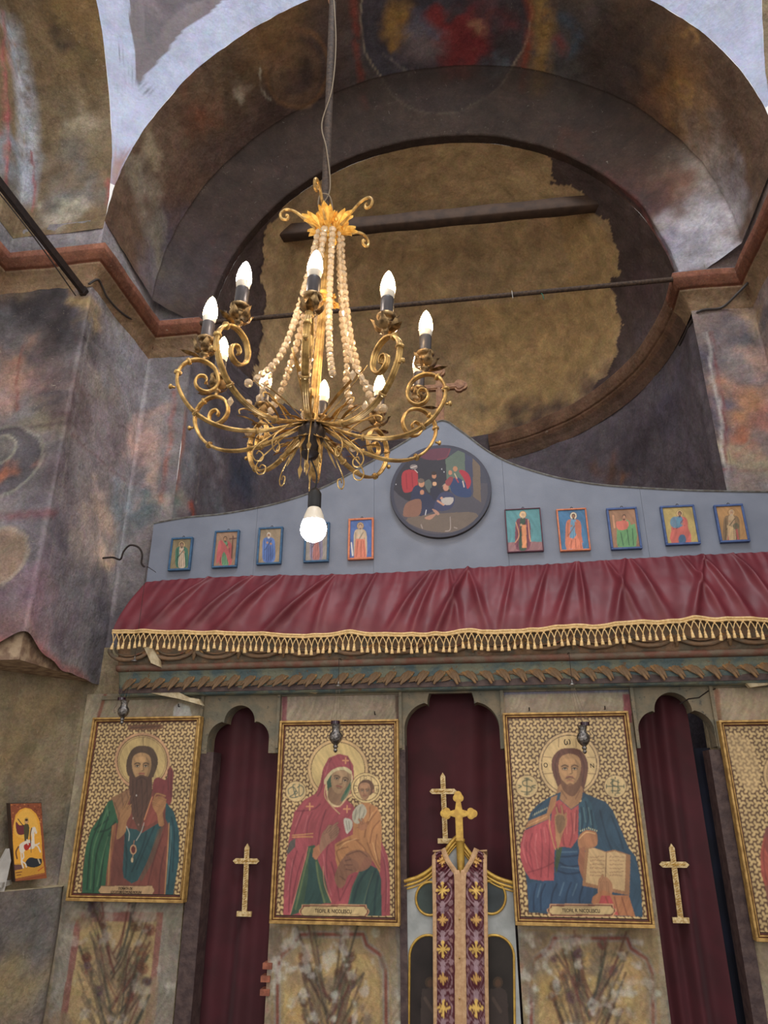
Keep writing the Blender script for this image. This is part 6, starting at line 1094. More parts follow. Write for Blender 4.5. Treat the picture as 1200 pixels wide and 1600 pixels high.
# ============================================================ HANGING VIGIL LAMPS
def vigil(label, px, ytop, ybot, pyc, canopy, dz=0.0):
    y = 3.70; B = at(px, ybot, y); T = at(px, ytop, y); h = T[2]-B[2]; k = h/0.155
    v = thing('vigil_lamp', label, 'lamp', tuple(T), 'silver vigil lamps before the icons')
    g = G(); g.lathe([(0.003, 0), (0.009, 0.006), (0.011, 0.014), (0.007, 0.020), (0.012, 0.026), (0.013, 0.034), (0.010, 0.040), (0.018, 0.048), (0.030, 0.064), (0.034, 0.082), (0.031, 0.098), (0.022, 0.110), (0.019, 0.118), (0.021, 0.134), (0.025, 0.146), (0.027, 0.150), (0.024, 0.150), (0.018, 0.12)], n=20)
    ob = g.build('bowl', M['silver'], None, True); ob.location = B; ob.scale = (k*1.08, k*1.08, k); ob.parent = v; ob.location = Vector(B)-wloc(v)
    g = G(); g.lathe([(0.022, 0.0), (0.0235, 0.0), (0.0235, 0.018), (0.022, 0.018)], n=18); oc = g.build('glass_cup', mat('dark_red_glass', (44, 18, 34), 0.2), None, True); oc.parent = v; oc.location = Vector(T)-wloc(v)+Vector((0, 0, -0.006)); oc.scale = (k*1.08,)*3
    Cn = at(pyc[0], pyc[1], y); Cn[0] = B[0]+(pyc[0]-px)*0.0035
    for s_ in (-1, 0, 1):
        a = Cn+np.array([s_*0.006, 0, -0.004]); b = T+np.array([s_*0.033*k, 0.010*(s_ == 0), -0.045*k]); g = G(); n_ = int(np.linalg.norm(a-b)/0.011)
        for i_ in range(n_):
            c0 = a+(b-a)*(i_+0.5)/n_; hh = 0.0065; w_ = 0.0018
            if i_ % 2: g.tube([c0+np.array([-w_, 0, 0]), c0+np.array([0, 0, hh]), c0+np.array([w_, 0, 0]), c0+np.array([0, 0, -hh]), c0+np.array([-w_, 0, 0])], 0.0007, 3)
            else: g.tube([c0+np.array([0, -w_, 0]), c0+np.array([0, 0, hh]), c0+np.array([0, w_, 0]), c0+np.array([0, 0, -hh]), c0+np.array([0, -w_, 0])], 0.0007, 3)
        g.build('chain', M['chain'], v)
        g = G(); g.tube(smooth([b+np.array([0, 0, 0.004]), b+np.array([s_*0.008, 0, -0.012]), b+np.array([s_*0.004, 0, -0.030]), b+np.array([-s_*0.004, 0, -0.03])], 3), 0.0016, 4); g.build('handle', M['silver'], v)
    g = G(); g.lathe([(0.020, 0), (0.019, 0.004), (0.008, 0.010), (0.003, 0.018), (0.002, 0.03)], tuple(Cn), 14); g.build('canopy', M['silver'], v, True)
    g = G(); g.tube([Cn+np.array([0, 0, 0.028]), (Cn[0], y-0.0, canopy)], 0.0014, 4); g.build('suspension_wire', M['darkiron'], v)
    g = G(); g.tube([(Cn[0], y, canopy), (Cn[0], y+0.03, canopy+0.004), (Cn[0], y+0.12, canopy+0.004)], 0.0022, 4); g.build('hook', M['darkiron'], v)
vigil('silver vigil lamp on chains before the bearded saint icon', 190, 1093, 1132, (197, 1034), 2.86)
vigil('silver vigil lamp on chains before the Mother and child icon', 524, 1130, 1176, (526, 1073), 2.30)
vigil('silver vigil lamp on chains before the icon of the man with the book', 914, 1132, 1178, (906, 1070), 2.30)
# ============================================================ CHANDELIER
CX, CY = -0.523, 1.997; TILT = Matrix.Rotation(math.radians(2.7), 4, 'Y') @ Matrix.Rotation(math.radians(1.5), 4, 'X')
HZ = 2.725
ch = thing('chandelier', 'gilt ten-arm chandelier with lit candle bulbs and crystal bead swags hanging before the screen', 'chandelier', (CX, CY, HZ))
ch.rotation_euler = TILT.to_euler()
def put(ob):                                   # child built in chandelier-local coordinates
    ob.parent = ch; ob.location = (0, 0, 0); return ob
def cbuild(g, name, m, sm=True, parent=None):
    ob = g.build(name, m, None, sm); ob.parent = parent or ch; ob.location = (0, 0, 0); return ob
A0 = -2.0085; ARMS = [A0-k*math.pi/5 for k in range(10)]
def pol(r, z, a, t=0.0): return np.array([r*math.cos(a)-t*math.sin(a), r*math.sin(a)+t*math.cos(a), z-HZ])
prof = smooth([(.028, 2.745), (.08, 2.722), (.16, 2.688), (.25, 2.672), (.33, 2.683), (.395, 2.722), (.436, 2.785), (.440, 2.838), (.415, 2.876), (.375, 2.890), (.337, 2.874), (.318, 2.838), (.322, 2.805), (.345, 2.783), (.371, 2.786), (.386, 2.806), (.380, 2.830), (.362, 2.836), (.352, 2.824), (.356, 2.812)], 5)
ne = len(prof); taper = np.interp(np.linspace(0, 1, ne), [0, .1, .55, .8, 1], [.0045, .0062, .0068, .0058, .004])
g = G()
for t in (-0.0062, 0, 0.0062): g.tube([pol(r, z, 0, t) for r, z in prof], taper*(0.82 if t == 0 else 0.72)*(1.12 if t == 0 else 1), 6)
for i in (int(ne*.12), int(ne*.24), int(ne*.36), int(ne*.42)):      # wrap bands
    r, z = prof[i]; r2, z2 = prof[i+1]; d = np.array([r2-r, 0, z2-z]); d /= np.linalg.norm(d); c = pol(r, z, 0); g.tube([c-d*.004, c+d*.004], .0125, 8)
arm_me = g.mesh('arm', M['gold'], True)
g = G(); r, z = .436, 2.775; g.tube([pol(r+.006, z, 0), pol(r+.018, z, 0)], [.004, .004], 6); g.tube([pol(r+.014, z, 0), pol(r+.019, z, 0), pol(r+.024, z, 0), pol(r+.027, z, 0)], [.004, .0085, .0085, .003], 8); knob_me = g.mesh('knob', M['gold'], True)
# leaf cup under each bulb
def leaf_pts(L, w, curl): return None
g = G(); RB = .372; bz = 2.890-HZ
g.lathe([(.004, -.004), (.007, .004), (.004, .010), (.010, .016), (.012, .022), (.007, .028), (.009, .036), (.016, .046), (.014, .052), (.008, .056), (.018, .062), (.024, .068), (.0235, .074), (.015, .074)], (RB, 0, bz), 14)
for k in range(5):
    a = 2*math.pi*k/5+.3; c, s_ = math.cos(a), math.sin(a); P = lambda r, z, t: (RB+r*c-t*s_, r*s_+t*c, bz+z)
    V = [P(.006, .026, 0), P(.016, .024, .010), P(.016, .024, -.010), P(.026, .036, .012), P(.028, .034, 0), P(.026, .036, -.012), P(.028, .052, .006), P(.033, .050, 0), P(.028, .052, -.006), P(.038, .060, 0)]
    g.add(V, [(0, 1, 4), (0, 4, 2), (1, 3, 4), (4, 5, 2), (3, 6, 7, 4), (4, 7, 8, 5), (6, 9, 7), (7, 9, 8)])
V = [(RB+x, y, bz+z) for x, y, z in ((.008, 0, .008), (.02, .008, .012), (.022, -.008, .012), (.040, .010, .016), (.044, 0, .010), (.040, -.010, .016), (.060, 0, .020))]
g.add(V, [(0, 1, 4), (0, 4, 2), (1, 3, 4), (4, 5, 2), (3, 6, 4), (4, 6, 5)]); cup_me = g.mesh('leaf_cup', M['brass'], True)
g = G(); g.lathe([(.0145, .070), (.0155, .072), (.0160, .128), (.0150, .132), (.012, .133)], (RB, 0, bz), 18); sock_me = g.mesh('bulb_socket', M['socket'], True)
g = G(); g.lathe([(.013, .130), (.0155, .136), (.0175, .150), (.0172, .152)], (RB, 0, bz), 18); base_me = g.mesh('bulb_base', M['bulbbase'], True)
flame = [(.0168, .150), (.0178, .158), (.0180, .168), (.0170, .180), (.0145, .194), (.0105, .208), (.006, .219), (.002, .225), (.0004, .226)]
def flame_me(m, name): g = G(); g.lathe(flame, (RB, 0, bz), 18); return g.mesh(name, m, True)
fm = {0: flame_me(M['bulb'], 'candle_bulb'), 1: flame_me(M['bulbcool'], 'candle_bulb')}
# spray of leaves and tendrils carried by each arm near the hub
g = G()
def blade(p0, p1, w, bend=0.01, g=g):
    p0, p1 = np.array(p0), np.array(p1); d = p1-p0; n = np.cross(d, [0, 0, 1.0]); n = n/(np.linalg.norm(n)+1e-9); V = []; ts = (0, .2, .45, .7, .88, 1)
    ws = (.15, .7, 1.0, .8, .45, .02); V = []
    for t, ww in zip(ts, ws): c = p0+d*t+np.array([0, 0, bend*math.sin(math.pi*t)]); V += [c-n*w*ww, c+np.array([0, 0, -w*.4*ww]), c+n*w*ww]
    g.add(V, [(3*i+j, 3*i+3+j, 3*i+4+j, 3*i+1+j) for i in range(5) for j in (0, 1)])
blade(pol(.04, 2.735, 0), pol(.17, 2.700, .02), .008); blade(pol(.10, 2.715, 0), pol(.215, 2.735, -.015), .007, .012); blade(pol(.16, 2.690, 0), pol(.25, 2.715, .022), .006, .012)
g.tube(smooth([pol(.10, 2.705, 0), pol(.14, 2.665, .010), pol(.17, 2.635, .014), pol(.185, 2.605, .012), pol(.175, 2.580, .010), pol(.155, 2.582, .01), pol(.150, 2.602, .01), pol(.165, 2.612, .01), pol(.172, 2.600, .01)], 5), .0026, 5)
g.tube(smooth([pol(.12, 2.70, 0), pol(.17, 2.735, -.008), pol(.215, 2.750, -.014), pol(.24, 2.742, -.016), pol(.238, 2.728, -.014)], 5), .0026, 5)
spray_me = g.mesh('leaf_spray', M['gold'], True)
g = G()
for k in range(1): blade((.01, 0, .01), pol(.205, 2.90, 0), .0075, .02, g)
g.tube(smooth([(.01, 0, .01), pol(.10, 2.795, 0), pol(.21, 2.905, 0)], 4), .002, 4); spear_me = g.mesh('spear_leaf', M['gold'], True)
g = G(); blade((.015, 0, -.01), pol(.11, 2.655, 0), .010, -.008, g); blade(pol(.05, 2.69, 0), pol(.10, 2.615, .01), .006, 0, g); drop_me = g.mesh('drooping_leaf', M['gold'], True)
def cadd(name, me, a, parent=None, sc=(1, 1, 1)):
    o = bpy.data.objects.new(name, me); S.collection.objects.link(o); o.parent = parent or ch; o.rotation_euler = (0, 0, a) if parent is None else (0, 0, 0); o.scale = sc; return o
for k, a in enumerate(ARMS):
    ar = cadd('arm', arm_me, a)
    cadd('knob', knob_me, 0, ar)
    for nm, me in (('leaf_cup', cup_me), ('bulb_socket', sock_me), ('bulb_base', base_me), ('candle_bulb', fm[1 if k in (0, 9) else 0])):
        o = cadd(nm, me, 0, ar, (1.28, 1.28, 1.08)); o.location = (RB*(1-1.28), 0, bz*(1-1.08))
    cadd('leaf_spray', spray_me, a+random.uniform(-.05, .05)); cadd('drooping_leaf', drop_me, a+.3+random.uniform(-.1, .1))
    if k % 2 == 0: cadd('spear_leaf', spear_me, a+.31)
# central stem, boss, hub, finials
g = G()
for k in range(8): a = 2*math.pi*k/8; g.tube([(.010*math.cos(a), .010*math.sin(a), 0), (.010*math.cos(a), .010*math.sin(a), .80)], .0055, 6)
g.tube([(0, 0, -.02), (0, 0, .86)], .010, 8); cbuild(g, 'stem', M['gold'])
def rosette(z, r, n, name, up_=1, m='giltleaf'):
    g = G(); g.lathe([(.012, -.03), (.020, -.022), (.026, -.010), (.022, 0), (.028, .008), (.020, .018), (.012, .024)], (0, 0, z), 18)
    for k in range(n):
        a = 2*math.pi*(k+.5)/n; c, s_ = math.cos(a), math.sin(a); T = lambda rr_, t, zz: (rr_*c-t*s_, rr_*s_+t*c, z+up_*zz)
        for f_, L_, w_ in ((0, 1.0, .15), (.42, .92, .12), (-.42, .92, .12), (.85, .74, .10), (-.85, .74, .10), (1.35, .5, .09), (-1.35, .5, .09)):
            r0 = .26*r; V = []; dx, dt = math.cos(f_), math.sin(f_)
            for i, (u_, ww) in enumerate(((0, .5), (.3, .9), (.6, 1.0), (.8, .62), (1.0, .04))):
                x = r0+(L_-.26)*r*u_*dx; t = (L_-.1)*r*.62*u_*dt; zz = r*(.02+.34*u_**1.6+.10*math.sin(u_*3.1))-abs(f_)*.004
                for q2, dz in ((-1, .005), (0, -.003), (1, .005)): V.append(T(x-q2*ww*w_*r*dt, t+q2*ww*w_*r*dx, zz+dz))
            g.add(V, [(3*i+j, 3*i+3+j, 3*i+4+j, 3*i+1+j) for i in range(4) for j in range(2)])
            g.tube([V[1], V[7], V[13]], .0018, 4)
        g.lathe([(.001, -.007), (.007, -.004), (.009, .002), (.005, .008), (.001, .010)], T(.36*r, r*.30, .02), 8)
    return cbuild(g, name, M[m])
rosette(3.535-HZ, .108, 6, 'crown_leaves', 1); rosette(3.25-HZ, .062, 5, 'middle_boss', -1)
g = G(); g.lathe([(.030, 0), (.034, .008), (.030, .014), (.02, .03)], (0, 0, 3.49-HZ), 20); cbuild(g, 'crown_collar', M['giltleaf'])
for a in (-95, -23, 49, 121, 193):
    a = math.radians(a); g = G()
    g.tube(smooth([pol(.05, 3.545, a), pol(.09, 3.58, a), pol(.13, 3.612, a), pol(.165, 3.618, a), pol(.183, 3.597, a), pol(.176, 3.574, a), pol(.158, 3.574, a), pol(.155, 3.590, a), pol(.164, 3.592, a)], 5), .0058, 7); cbuild(g, 'crown_curl', M['gold'])
g = G(); g.lathe([(.010, .03), (.030, .025), (.036, .010), (.046, -.002), (.042, -.030), (.030, -.055), (.024, -.075), (.030, -.085), (.022, -.10), (.006, -.105)], (0, 0, 0), 22); cbuild(g, 'hub', M['darkiron'])
for k in range(4):
    g = G(); a = ARMS[0]+k*1.57+.5; c = pol(.028, HZ-.07, a); c2 = c+np.array((0, 0, -.075))
    for q_ in (c, c2): g.add([tuple(q_+np.array(v)) for v in ((0, 0, .022), (.008, 0, .004), (0, .008, .004), (-.008, 0, .004), (0, -.008, .004), (0, 0, -.030))], [(0, 1, 2), (0, 2, 3), (0, 3, 4), (0, 4, 1), (5, 2, 1), (5, 3, 2), (5, 4, 3), (5, 1, 4)])
    g.tube([c, c2], .0015, 4); cbuild(g, 'hanging_drop', M['gold'])
# bead swags from the crown down to the arms
def bead_me(shape):
    g = G(); 
    if shape == 0: g.lathe([(.002, -.0125), (.0085, -.0085), (.0118, -.003), (.0118, .003), (.0085, .0085), (.002, .0125)], n=8)
    else: g.lathe([(.001, -.0150), (.0055, -.008), (.0098, 0), (.0055, .008), (.001, .0150)], n=6)
    return g.mesh('crystal_bead', M['crystal'])
bm_ = [bead_me(0), bead_me(1)]
SW = [(a+.31*s_, s2, r_, z_) for a, s_, s2, r_, z_ in ((ARMS[0], -1, 0, .24, 2.80), (ARMS[1], -1, 1, .20, 2.79), (ARMS[2], -1, 0, .22, 2.80), (ARMS[3], -1, 1, .16, 2.83), (ARMS[5], -1, 0, .16, 2.83), (ARMS[6], -1, 0, .22, 2.80), (ARMS[7], -1, 1, .24, 2.80), (ARMS[8], -1, 0, .22, 2.80), (ARMS[9], -1, 0, .13, 2.84))]
for k, (a, sh, rend, zend) in enumerate(SW):
    P = smooth([pol(.045, 3.52, a), pol(.060, 3.38, a), pol(.085, 3.20, a), pol(.115, 3.05, a), pol(.155, 2.92, a) if rend > .18 else pol(.125, 2.94, a), pol(rend, zend, a)], 12)
    P = np.array(P); L_ = np.r_[0, np.cumsum(np.linalg.norm(np.diff(P, axis=0), axis=1))]; step = .0262 if sh == 0 else .030; n_ = int(L_[-1]/step)
    g = G(); g.tube(list(P[::3])+[P[-1]], .0012, 4); st_ = cbuild(g, 'bead_string', M['brass'])
    for i_ in range(n_):
        s_ = (i_+.5)*step; c = [np.interp(s_, L_, P[:, j]) for j in range(3)]; d = np.array([np.interp(s_+.005, L_, P[:, j]) for j in range(3)])-np.array(c)
        q_ = Vector(d).to_track_quat('Z', 'Y'); o = bpy.data.objects.new('crystal_bead', bm_[sh]); S.collection.objects.link(o); o.parent = st_; o.location = c
        o.rotation_euler = (q_ @ Matrix.Rotation(random.uniform(0, 3), 3, 'Z').to_quaternion()).to_euler(); f_ = random.uniform(1.0, 1.2); o.scale = (f_, f_*random.uniform(.8, 1), f_)
# loose crystals on the sprays
for k, (a, r_, z_) in enumerate([(ARMS[0]-.3, .245, 2.80), (ARMS[1]-.1, .27, 2.78), (ARMS[2], .23, 2.74), (ARMS[2]+.2, .17, 2.72), (ARMS[5]-.1, .20, 2.74), (ARMS[6]+.2, .22, 2.76), (ARMS[7], .24, 2.78), (ARMS[8]+.2, .23, 2.74), (ARMS[1]+.1, .22, 2.76), (ARMS[8]-.1, .25, 2.81)]):
    o = bpy.data.objects.new('crystal_drop', bm_[k % 2]); S.collection.objects.link(o); o.parent = ch; o.location = pol(r_, z_, a); o.scale = (1.2, 1.2, 1.2)
# ---- suspension rod with its wire
rd = thing('suspension_rod', 'brown iron rod with twisted wire holding up the chandelier from the vault', 'rod', (CX+.003, CY, 3.62))
RX = CX+.045
g = G(); g.tube([(RX-.035, CY, 3.60), (RX-.032, CY, 3.66), (RX-.035, CY, 4.88)], .0155, 10); g.build('rod', M['iron'], rd, True)
g = G(); g.tube([(RX-.035, CY, 4.86), (RX-.033, CY-.004, 4.90), (RX-.035, CY, 7.2)], .010, 8); g.build('upper_rod', M['iron'], rd, True)
g = G(); g.lathe([(.02, 0), (.034, .01), (.036, .022), (.022, .035), (.016, .05)], (RX-.035, CY, 3.595), 14); g.build('coupling', M['darkiron'], rd, True)
g = G(); g.tube(smooth([(RX-.035+.018*math.cos(t), CY+.018*math.sin(t), 4.885+.02*math.sin(t*2)) for t in np.linspace(0, 6.5, 9)], 3), .006, 5); g.build('binding', M['oldwood'], rd, True)
g = G(); g.tube(smooth([(RX-.035, CY-.016, 4.95), (RX-.012, CY-.012, 4.60), (RX-.018, CY-.016, 4.3), (RX-.055, CY-.016, 4.10), (RX-.03, CY-.02, 3.95), (RX-.012, CY-.014, 3.75), (RX-.05, CY-.02, 3.66), (RX-.045, CY-.03, 3.71), (RX-.01, CY-.03, 3.70), (RX+.002, CY-.02, 3.64), (RX-.01, CY-.01, 3.60)], 6), .0026, 5); g.build('wire', mat('pale_wire', (128, 112, 90), .7), rd)
# ---- LED lamp hanging under the hub
lz = 2.377; lx = CX+.018
ld = thing('led_lamp', 'large white round bulb glowing on a short cord below the chandelier', 'lamp', (lx, CY, 2.60))
g = G(); g.lathe([(.001, -.040), (.012, -.039), (.026, -.032), (.037, -.018), (.0405, 0), (.038, .016), (.034, .026)], (lx, CY, lz), 26); g.build('bulb', M['led'], ld, True)
g = G(); g.lathe([(.034, .026), (.030, .045), (.022, .066), (.016, .074), (.014, .076)], (lx, CY, lz), 24); g.build('bulb_body', M['bulbbase'], ld, True)
g = G(); g.lathe([(.019, .070), (.021, .074), (.021, .120), (.014, .132), (.005, .14)], (lx, CY, lz), 18); g.build('socket', M['black'], ld, True)
g = G(); g.tube(smooth([(lx, CY, lz+.135), (lx+.006, CY-.01, lz+.18), (CX, CY, 2.62)], 5), .003, 6); g.build('cord', M['black'], ld)
# ============================================================ TIE BARS, CABLES
g = G(); a = at(228, 513, 3.90); b = at(1174, 425, 3.90); g.tube([a+np.array([-.03, 0, 0]), (a+b)/2+np.array([0, 0, -.004]), b+np.array([.03, 0, 0])], .0165, 10)
tr = thing('tie_rod', 'thin round iron tie rod crossing the whole arch behind the chandelier', 'rod', tuple(a)); g.build('bar', M['iron'], tr, True)
q_ = at(848, 462, 3.88); g = G(); g.tube(smooth([q_+np.array([-.008, 0, .02]), q_+np.array([0, -.006, 0]), q_+np.array([.004, -.004, -.03])], 4), .003, 5); g.build('green_thread', mat('green_thread', (30, 96, 76), .8), tr)
g = G(); g.tube([at(800, 458, 3.875)+np.array([0, 0, .02]), at(801, 462, 3.875)+np.array([0, 0, -.02])], .0022, 4); g.build('white_tape', M['marble'], tr)
bm2 = thing('tie_beam', 'thick soot-brown timber beam set high across the apse semidome', 'beam', tuple(at(440, 368, 4.42)))
def sbeam(pa, pb, Y, hz, hy):
    a, b = at(*pa, Y), at(*pb, Y); g = G(); n_ = 24; V = []
    for k in range(n_+1):
        c = a+(b-a)*k/n_; w = 1+.04*math.sin(k*1.3)
        for sy, sz in ((-1, -.8), (-.8, -1), (.8, -1), (1, -.8), (1, .8), (.8, 1), (-.8, 1), (-1, .8)): V.append((c[0], c[1]+sy*hy*w, c[2]+sz*hz*w))
    g.add(V, [(8*k+j, 8*k+(j+1) % 8, 8*k+8+(j+1) % 8, 8*k+8+j) for k in range(n_) for j in range(8)]+[tuple(range(8))[::-1], tuple(range(8*n_, 8*n_+8))]); return g
sbeam((428, 366), (952, 316), 4.36, .055, .05).build('timber', M['beam'], bm2, True)
g = G(); c = at(948, 318, 4.30)
for k in range(7): a = k*.9; p_ = c+np.array([.03*math.cos(a)+.01*k, -.01, .045*math.sin(a)]); g.tube([p_, p_+np.array([.012, -.006, .012])], [.011, .004], 5)
g.build('mortar', M['crackplaster'], bm2)
a = at(130, 455, 3.19); lt_ = thing('side_tie_bar', 'flat dark iron tie bar running from the left pier towards the viewer', 'rod', tuple(a))
d_ = np.array([0, -1, 0.0]); g = G(); V = []
bdir = at(0, 287, 2.40)-a
e = a+bdir*1.25; up3 = np.array([0, 0, 1.0])
for c in (a+(a-e)*.02, e):
    for sx, sz in ((-.011, -.024), (.011, -.024), (.011, .024), (-.011, .024)): V.append(tuple(c+np.array([sx, 0, sz])))
g.add(V, [(0, 1, 5, 4), (1, 2, 6, 5), (2, 3, 7, 6), (3, 0, 4, 7), (3, 2, 1, 0), (4, 5, 6, 7)]); o = g.build('bar', M['darkiron'], lt_)
g = G(); g.tube([a+np.array([.0, .03, 0]), a+np.array([0, -.012, -.0])], .032, 6); g.build('anchor', M['darkiron'], lt_)
g = G(); g.tube(smooth([e+np.array([-.03, 0, -.02]), a*.5+e*.5+np.array([.0, 0, -.05]), a+np.array([-.03, -.02, -.045])], 8), .004, 5); g.build('cable', M['cable'], lt_)
def cable(label, pts, Y, r=.006, name='cable', m='cable'):
    P = [at(x, y, Y_) for (x, y, Y_) in pts] if Y is None else [at(x, y, Y) for x, y in pts]; g = G(); g.tube(smooth(P, 6), r, 6); o = g.build(name, M[m], None, True); return tag(o, label, 'cable')
SX = lambda x, y: CAM+(fw*FPX+rt*(x-600.)-up*(y-800.))*((-2.235-CAM[0])/(fw*FPX+rt*(x-600.)-up*(y-800.))[0])
P = [SX(136, 444), SX(150, 437), SX(158, 450), SX(165, 465), SX(185, 487), SX(210, 503), SX(232, 510)]; P = [p+np.array([.012, 0, 0]) for p in P]
g = G(); g.tube(smooth(P, 6), .007, 6); o = g.build('cable', M['cable'], None, True); tag(o, 'grey cable running from the left pier corner down to the tie rod', 'cable')
P = [np.array(v) for v in ((1.78, 3.87, at(1170, 425, 3.9)[2]+.02), (1.775, 3.85, 4.64), (1.68, 3.90, 4.55), (1.60, 3.955, 4.505), (1.50, 3.955, 4.50), (1.452, 3.97, 4.49), (1.435, 4.10, 4.485), (1.42, 4.3, 4.48))]
g = G(); g.tube(smooth(P, 6), .008, 6); o = g.build('cable', M['cable'], None, True); tag(o, 'dark cable bent under the right impost moulding at the rod end', 'cable')
P = [SX(163, 872)+np.array([-.02, 0, 0])]+[at(x_, y_, yy_) for x_, y_, yy_ in ((176, 871, 3.80), (188, 874, 3.78), (193, 862, 3.78), (203, 852, 3.78), (216, 855, 3.79), (222, 866, 3.80), (221, 880, 3.81), (226, 886, 3.82))]
g = G(); g.tube(smooth(P, 6), .006, 6); o = g.build('iron_hook', M['darkiron'], None, True); tag(o, 'long bent black iron hook sticking out of the left wall beside the board', 'hook')
# ============================================================ CROSS on the crest of the board, behind the chandelier
cc = thing('crest_cross', 'brown carved wooden cross with trefoil ends standing on the peak of the board', 'cross', (float(at(692, 690, 3.97)[0]), 3.97, Z(692, 690, 3.97)))
YC_ = 3.96; c0 = at(686, 606, YC_)
g = G(); g.box((c0[0]-.026, YC_-.012, Z(696, 700, YC_)), (c0[0]+.026, YC_+.02, c0[2]-.12)); g.build('shaft', M['oldwood'], cc)
budded(c0[0]-.0, c0[2], .175, .160, .15, .040, YC_-.014, YC_+.014, 'cross_body', M['oldwood'], cc, .042); budded(c0[0], c0[2], .158, .143, .14, .020, YC_-.020, YC_-.012, 'raised_face', M['oldwood'], cc, .026)
# ============================================================ LITTLE HORSEMAN PICTURE, MARBLE PIECES
def onplane(px, py, P0, n):
    r = fw*FPX+rt*(px-600.)-up*(py-800.); t = ((P0-CAM)@n)/(r@n); return CAM+r*t
pw0, pw1 = np.array([-2.63, 3.42, 0]), np.array([-2.325, 3.95, 0]); dw = (pw1-pw0)/np.linalg.norm(pw1-pw0); nw = np.array([dw[1], -dw[0], 0.]); 
P0h = np.array([-2.56, 3.42, 1.3])+nw*.02
nh = nw
cor = [onplane(16, 1256, P0h, nh), onplane(64, 1255, P0h, nh), onplane(70, 1368, P0h, nh), onplane(24, 1377, P0h, nh)]
hp_ = thing('horseman_picture', 'small wooden picture of a saint on a white horse leaning on the left wall ledge', 'picture', tuple(cor[3]))
u_ax = (cor[1]-cor[0]); v_ax = (cor[3]-cor[0]); nu, nv = 110, 220; UU, VV = np.meshgrid(np.linspace(0, 1, nu), np.linspace(0, 1, nv))
cimg = np.tile(lin((150, 84, 50)), (nv, nu, 1)).astype(float)
class UV:                                           # paints in crop pixels of the picture: (130..510+) x (120..1100)
    def m(s, x, y): return ((x-150-(y-130)*.075)/360., (y-130)/940.)
    def poly(s, pts, col, sm=0, a=1.0):
        if sm: pts = smooth(pts, sm, True)
        Q = [s.m(*p) for p in pts]; r = inpoly(UU.ravel(), VV.ravel(), Q).reshape(UU.shape); cimg[r] = cimg[r]*(1-a)+lin(col)*a
    def line(s, pts, w, col):
        if len(pts) > 2: pts = smooth(pts, 4)
        Q = np.array([s.m(*p) for p in pts])*[1, 2.4]; wm = w/360./2; X_ = UU; Y_ = VV*2.4; dm = np.full(UU.shape, 9.)
        for A, B in zip(Q[:-1], Q[1:]):
            ab = B-A; t = np.clip(((X_-A[0])*ab[0]+(Y_-A[1])*ab[1])/(ab@ab+1e-12), 0, 1); dm = np.minimum(dm, np.hypot(X_-A[0]-t*ab[0], Y_-A[1]-t*ab[1]))
        k = np.clip((wm-dm)/.009+.5, 0, 1)[..., None]; cimg[:] = cimg*(1-k)+lin(col)*k
    def ell(s, cx, cy, rx, ry, col): s.poly([(cx+rx*math.cos(t), cy+ry*math.sin(t)) for t in np.linspace(0, 6.28, 24, endpoint=False)], col)
v = UV(); v.poly([(160, 140), (505, 135), (570, 1040), (215, 1080)], (140, 76, 50)); 
for k in range(60): xx, yy = random.uniform(160, 520), random.uniform(140, 420); v.ell(xx, yy, 9, 9, random.choice([(168, 96, 62), (112, 56, 40), (186, 120, 70)]))
v.poly([(185, 900), (182, 600), (186, 400), (210, 270), (260, 205), (325, 182), (390, 200), (450, 260), (488, 340), (505, 440), (520, 600), (535, 900)], (232, 168, 62)); v.poly([(220, 300), (330, 200), (440, 290), (470, 500), (300, 560), (200, 480)], (240, 190, 90), 4, .6)
v.poly([(190, 860), (540, 850), (560, 1000), (215, 1040)], (206, 150, 60)); v.poly([(190, 870), (300, 880), (300, 930), (200, 940)], (110, 76, 70), 0); v.poly([(330, 860), (380, 800), (460, 820), (520, 830), (510, 900), (430, 925), (350, 900)], (44, 48, 54), 4); v.line([(480, 830), (500, 880)], 16, (190, 180, 160))
v.poly([(215, 350), (260, 400), (320, 400), (320, 500), (260, 515), (225, 470)], (112, 50, 56), 3); v.line([(240, 320), (290, 390), (330, 430)], 10, (70, 50, 44)); v.poly([(310, 400), (360, 390), (372, 470), (350, 600), (320, 600)], (84, 76, 52), 3); v.ell(338, 345, 26, 42, (190, 150, 80)); v.ell(338, 355, 16, 24, (206, 160, 120)); v.ell(338, 335, 17, 16, (60, 40, 34))
W_ = (226, 214, 196)
v.poly([(260, 640), (300, 605), (380, 580), (400, 600), (400, 540), (390, 480), (410, 430), (440, 430), (455, 470), (465, 500), (445, 515), (432, 480), (434, 600), (440, 650), (430, 690), (380, 700), (330, 690), (320, 720), (280, 740), (260, 700)], W_, 2); v.poly([(316, 640), (385, 620), (390, 660), (350, 710), (316, 690)], (176, 50, 44), 3)
v.line([(420, 660), (470, 665), (505, 740)], 16, W_); v.line([(430, 650), (480, 640), (490, 630)], 14, W_); v.line([(300, 720), (310, 790), (285, 830), (306, 915)], 17, W_); v.line([(280, 740), (290, 830), (330, 870), (342, 910)], 14, W_); v.line([(250, 660), (222, 720), (235, 800)], 16, (110, 66, 44)); v.line([(400, 440), (384, 520), (390, 620)], 12, (90, 70, 56)); v.line([(346, 580), (360, 640)], 14, W_); v.line([(390, 600), (396, 740)], 6, (80, 60, 50))
v.line([(225, 970), (290, 965)], 10, (120, 70, 40)); v.line([(235, 1000), (280, 998)], 10, (120, 70, 40)); v.line([(480, 970), (540, 930)], 12, (190, 90, 50)); v.line([(230, 1055), (560, 1010)], 8, (170, 110, 60))
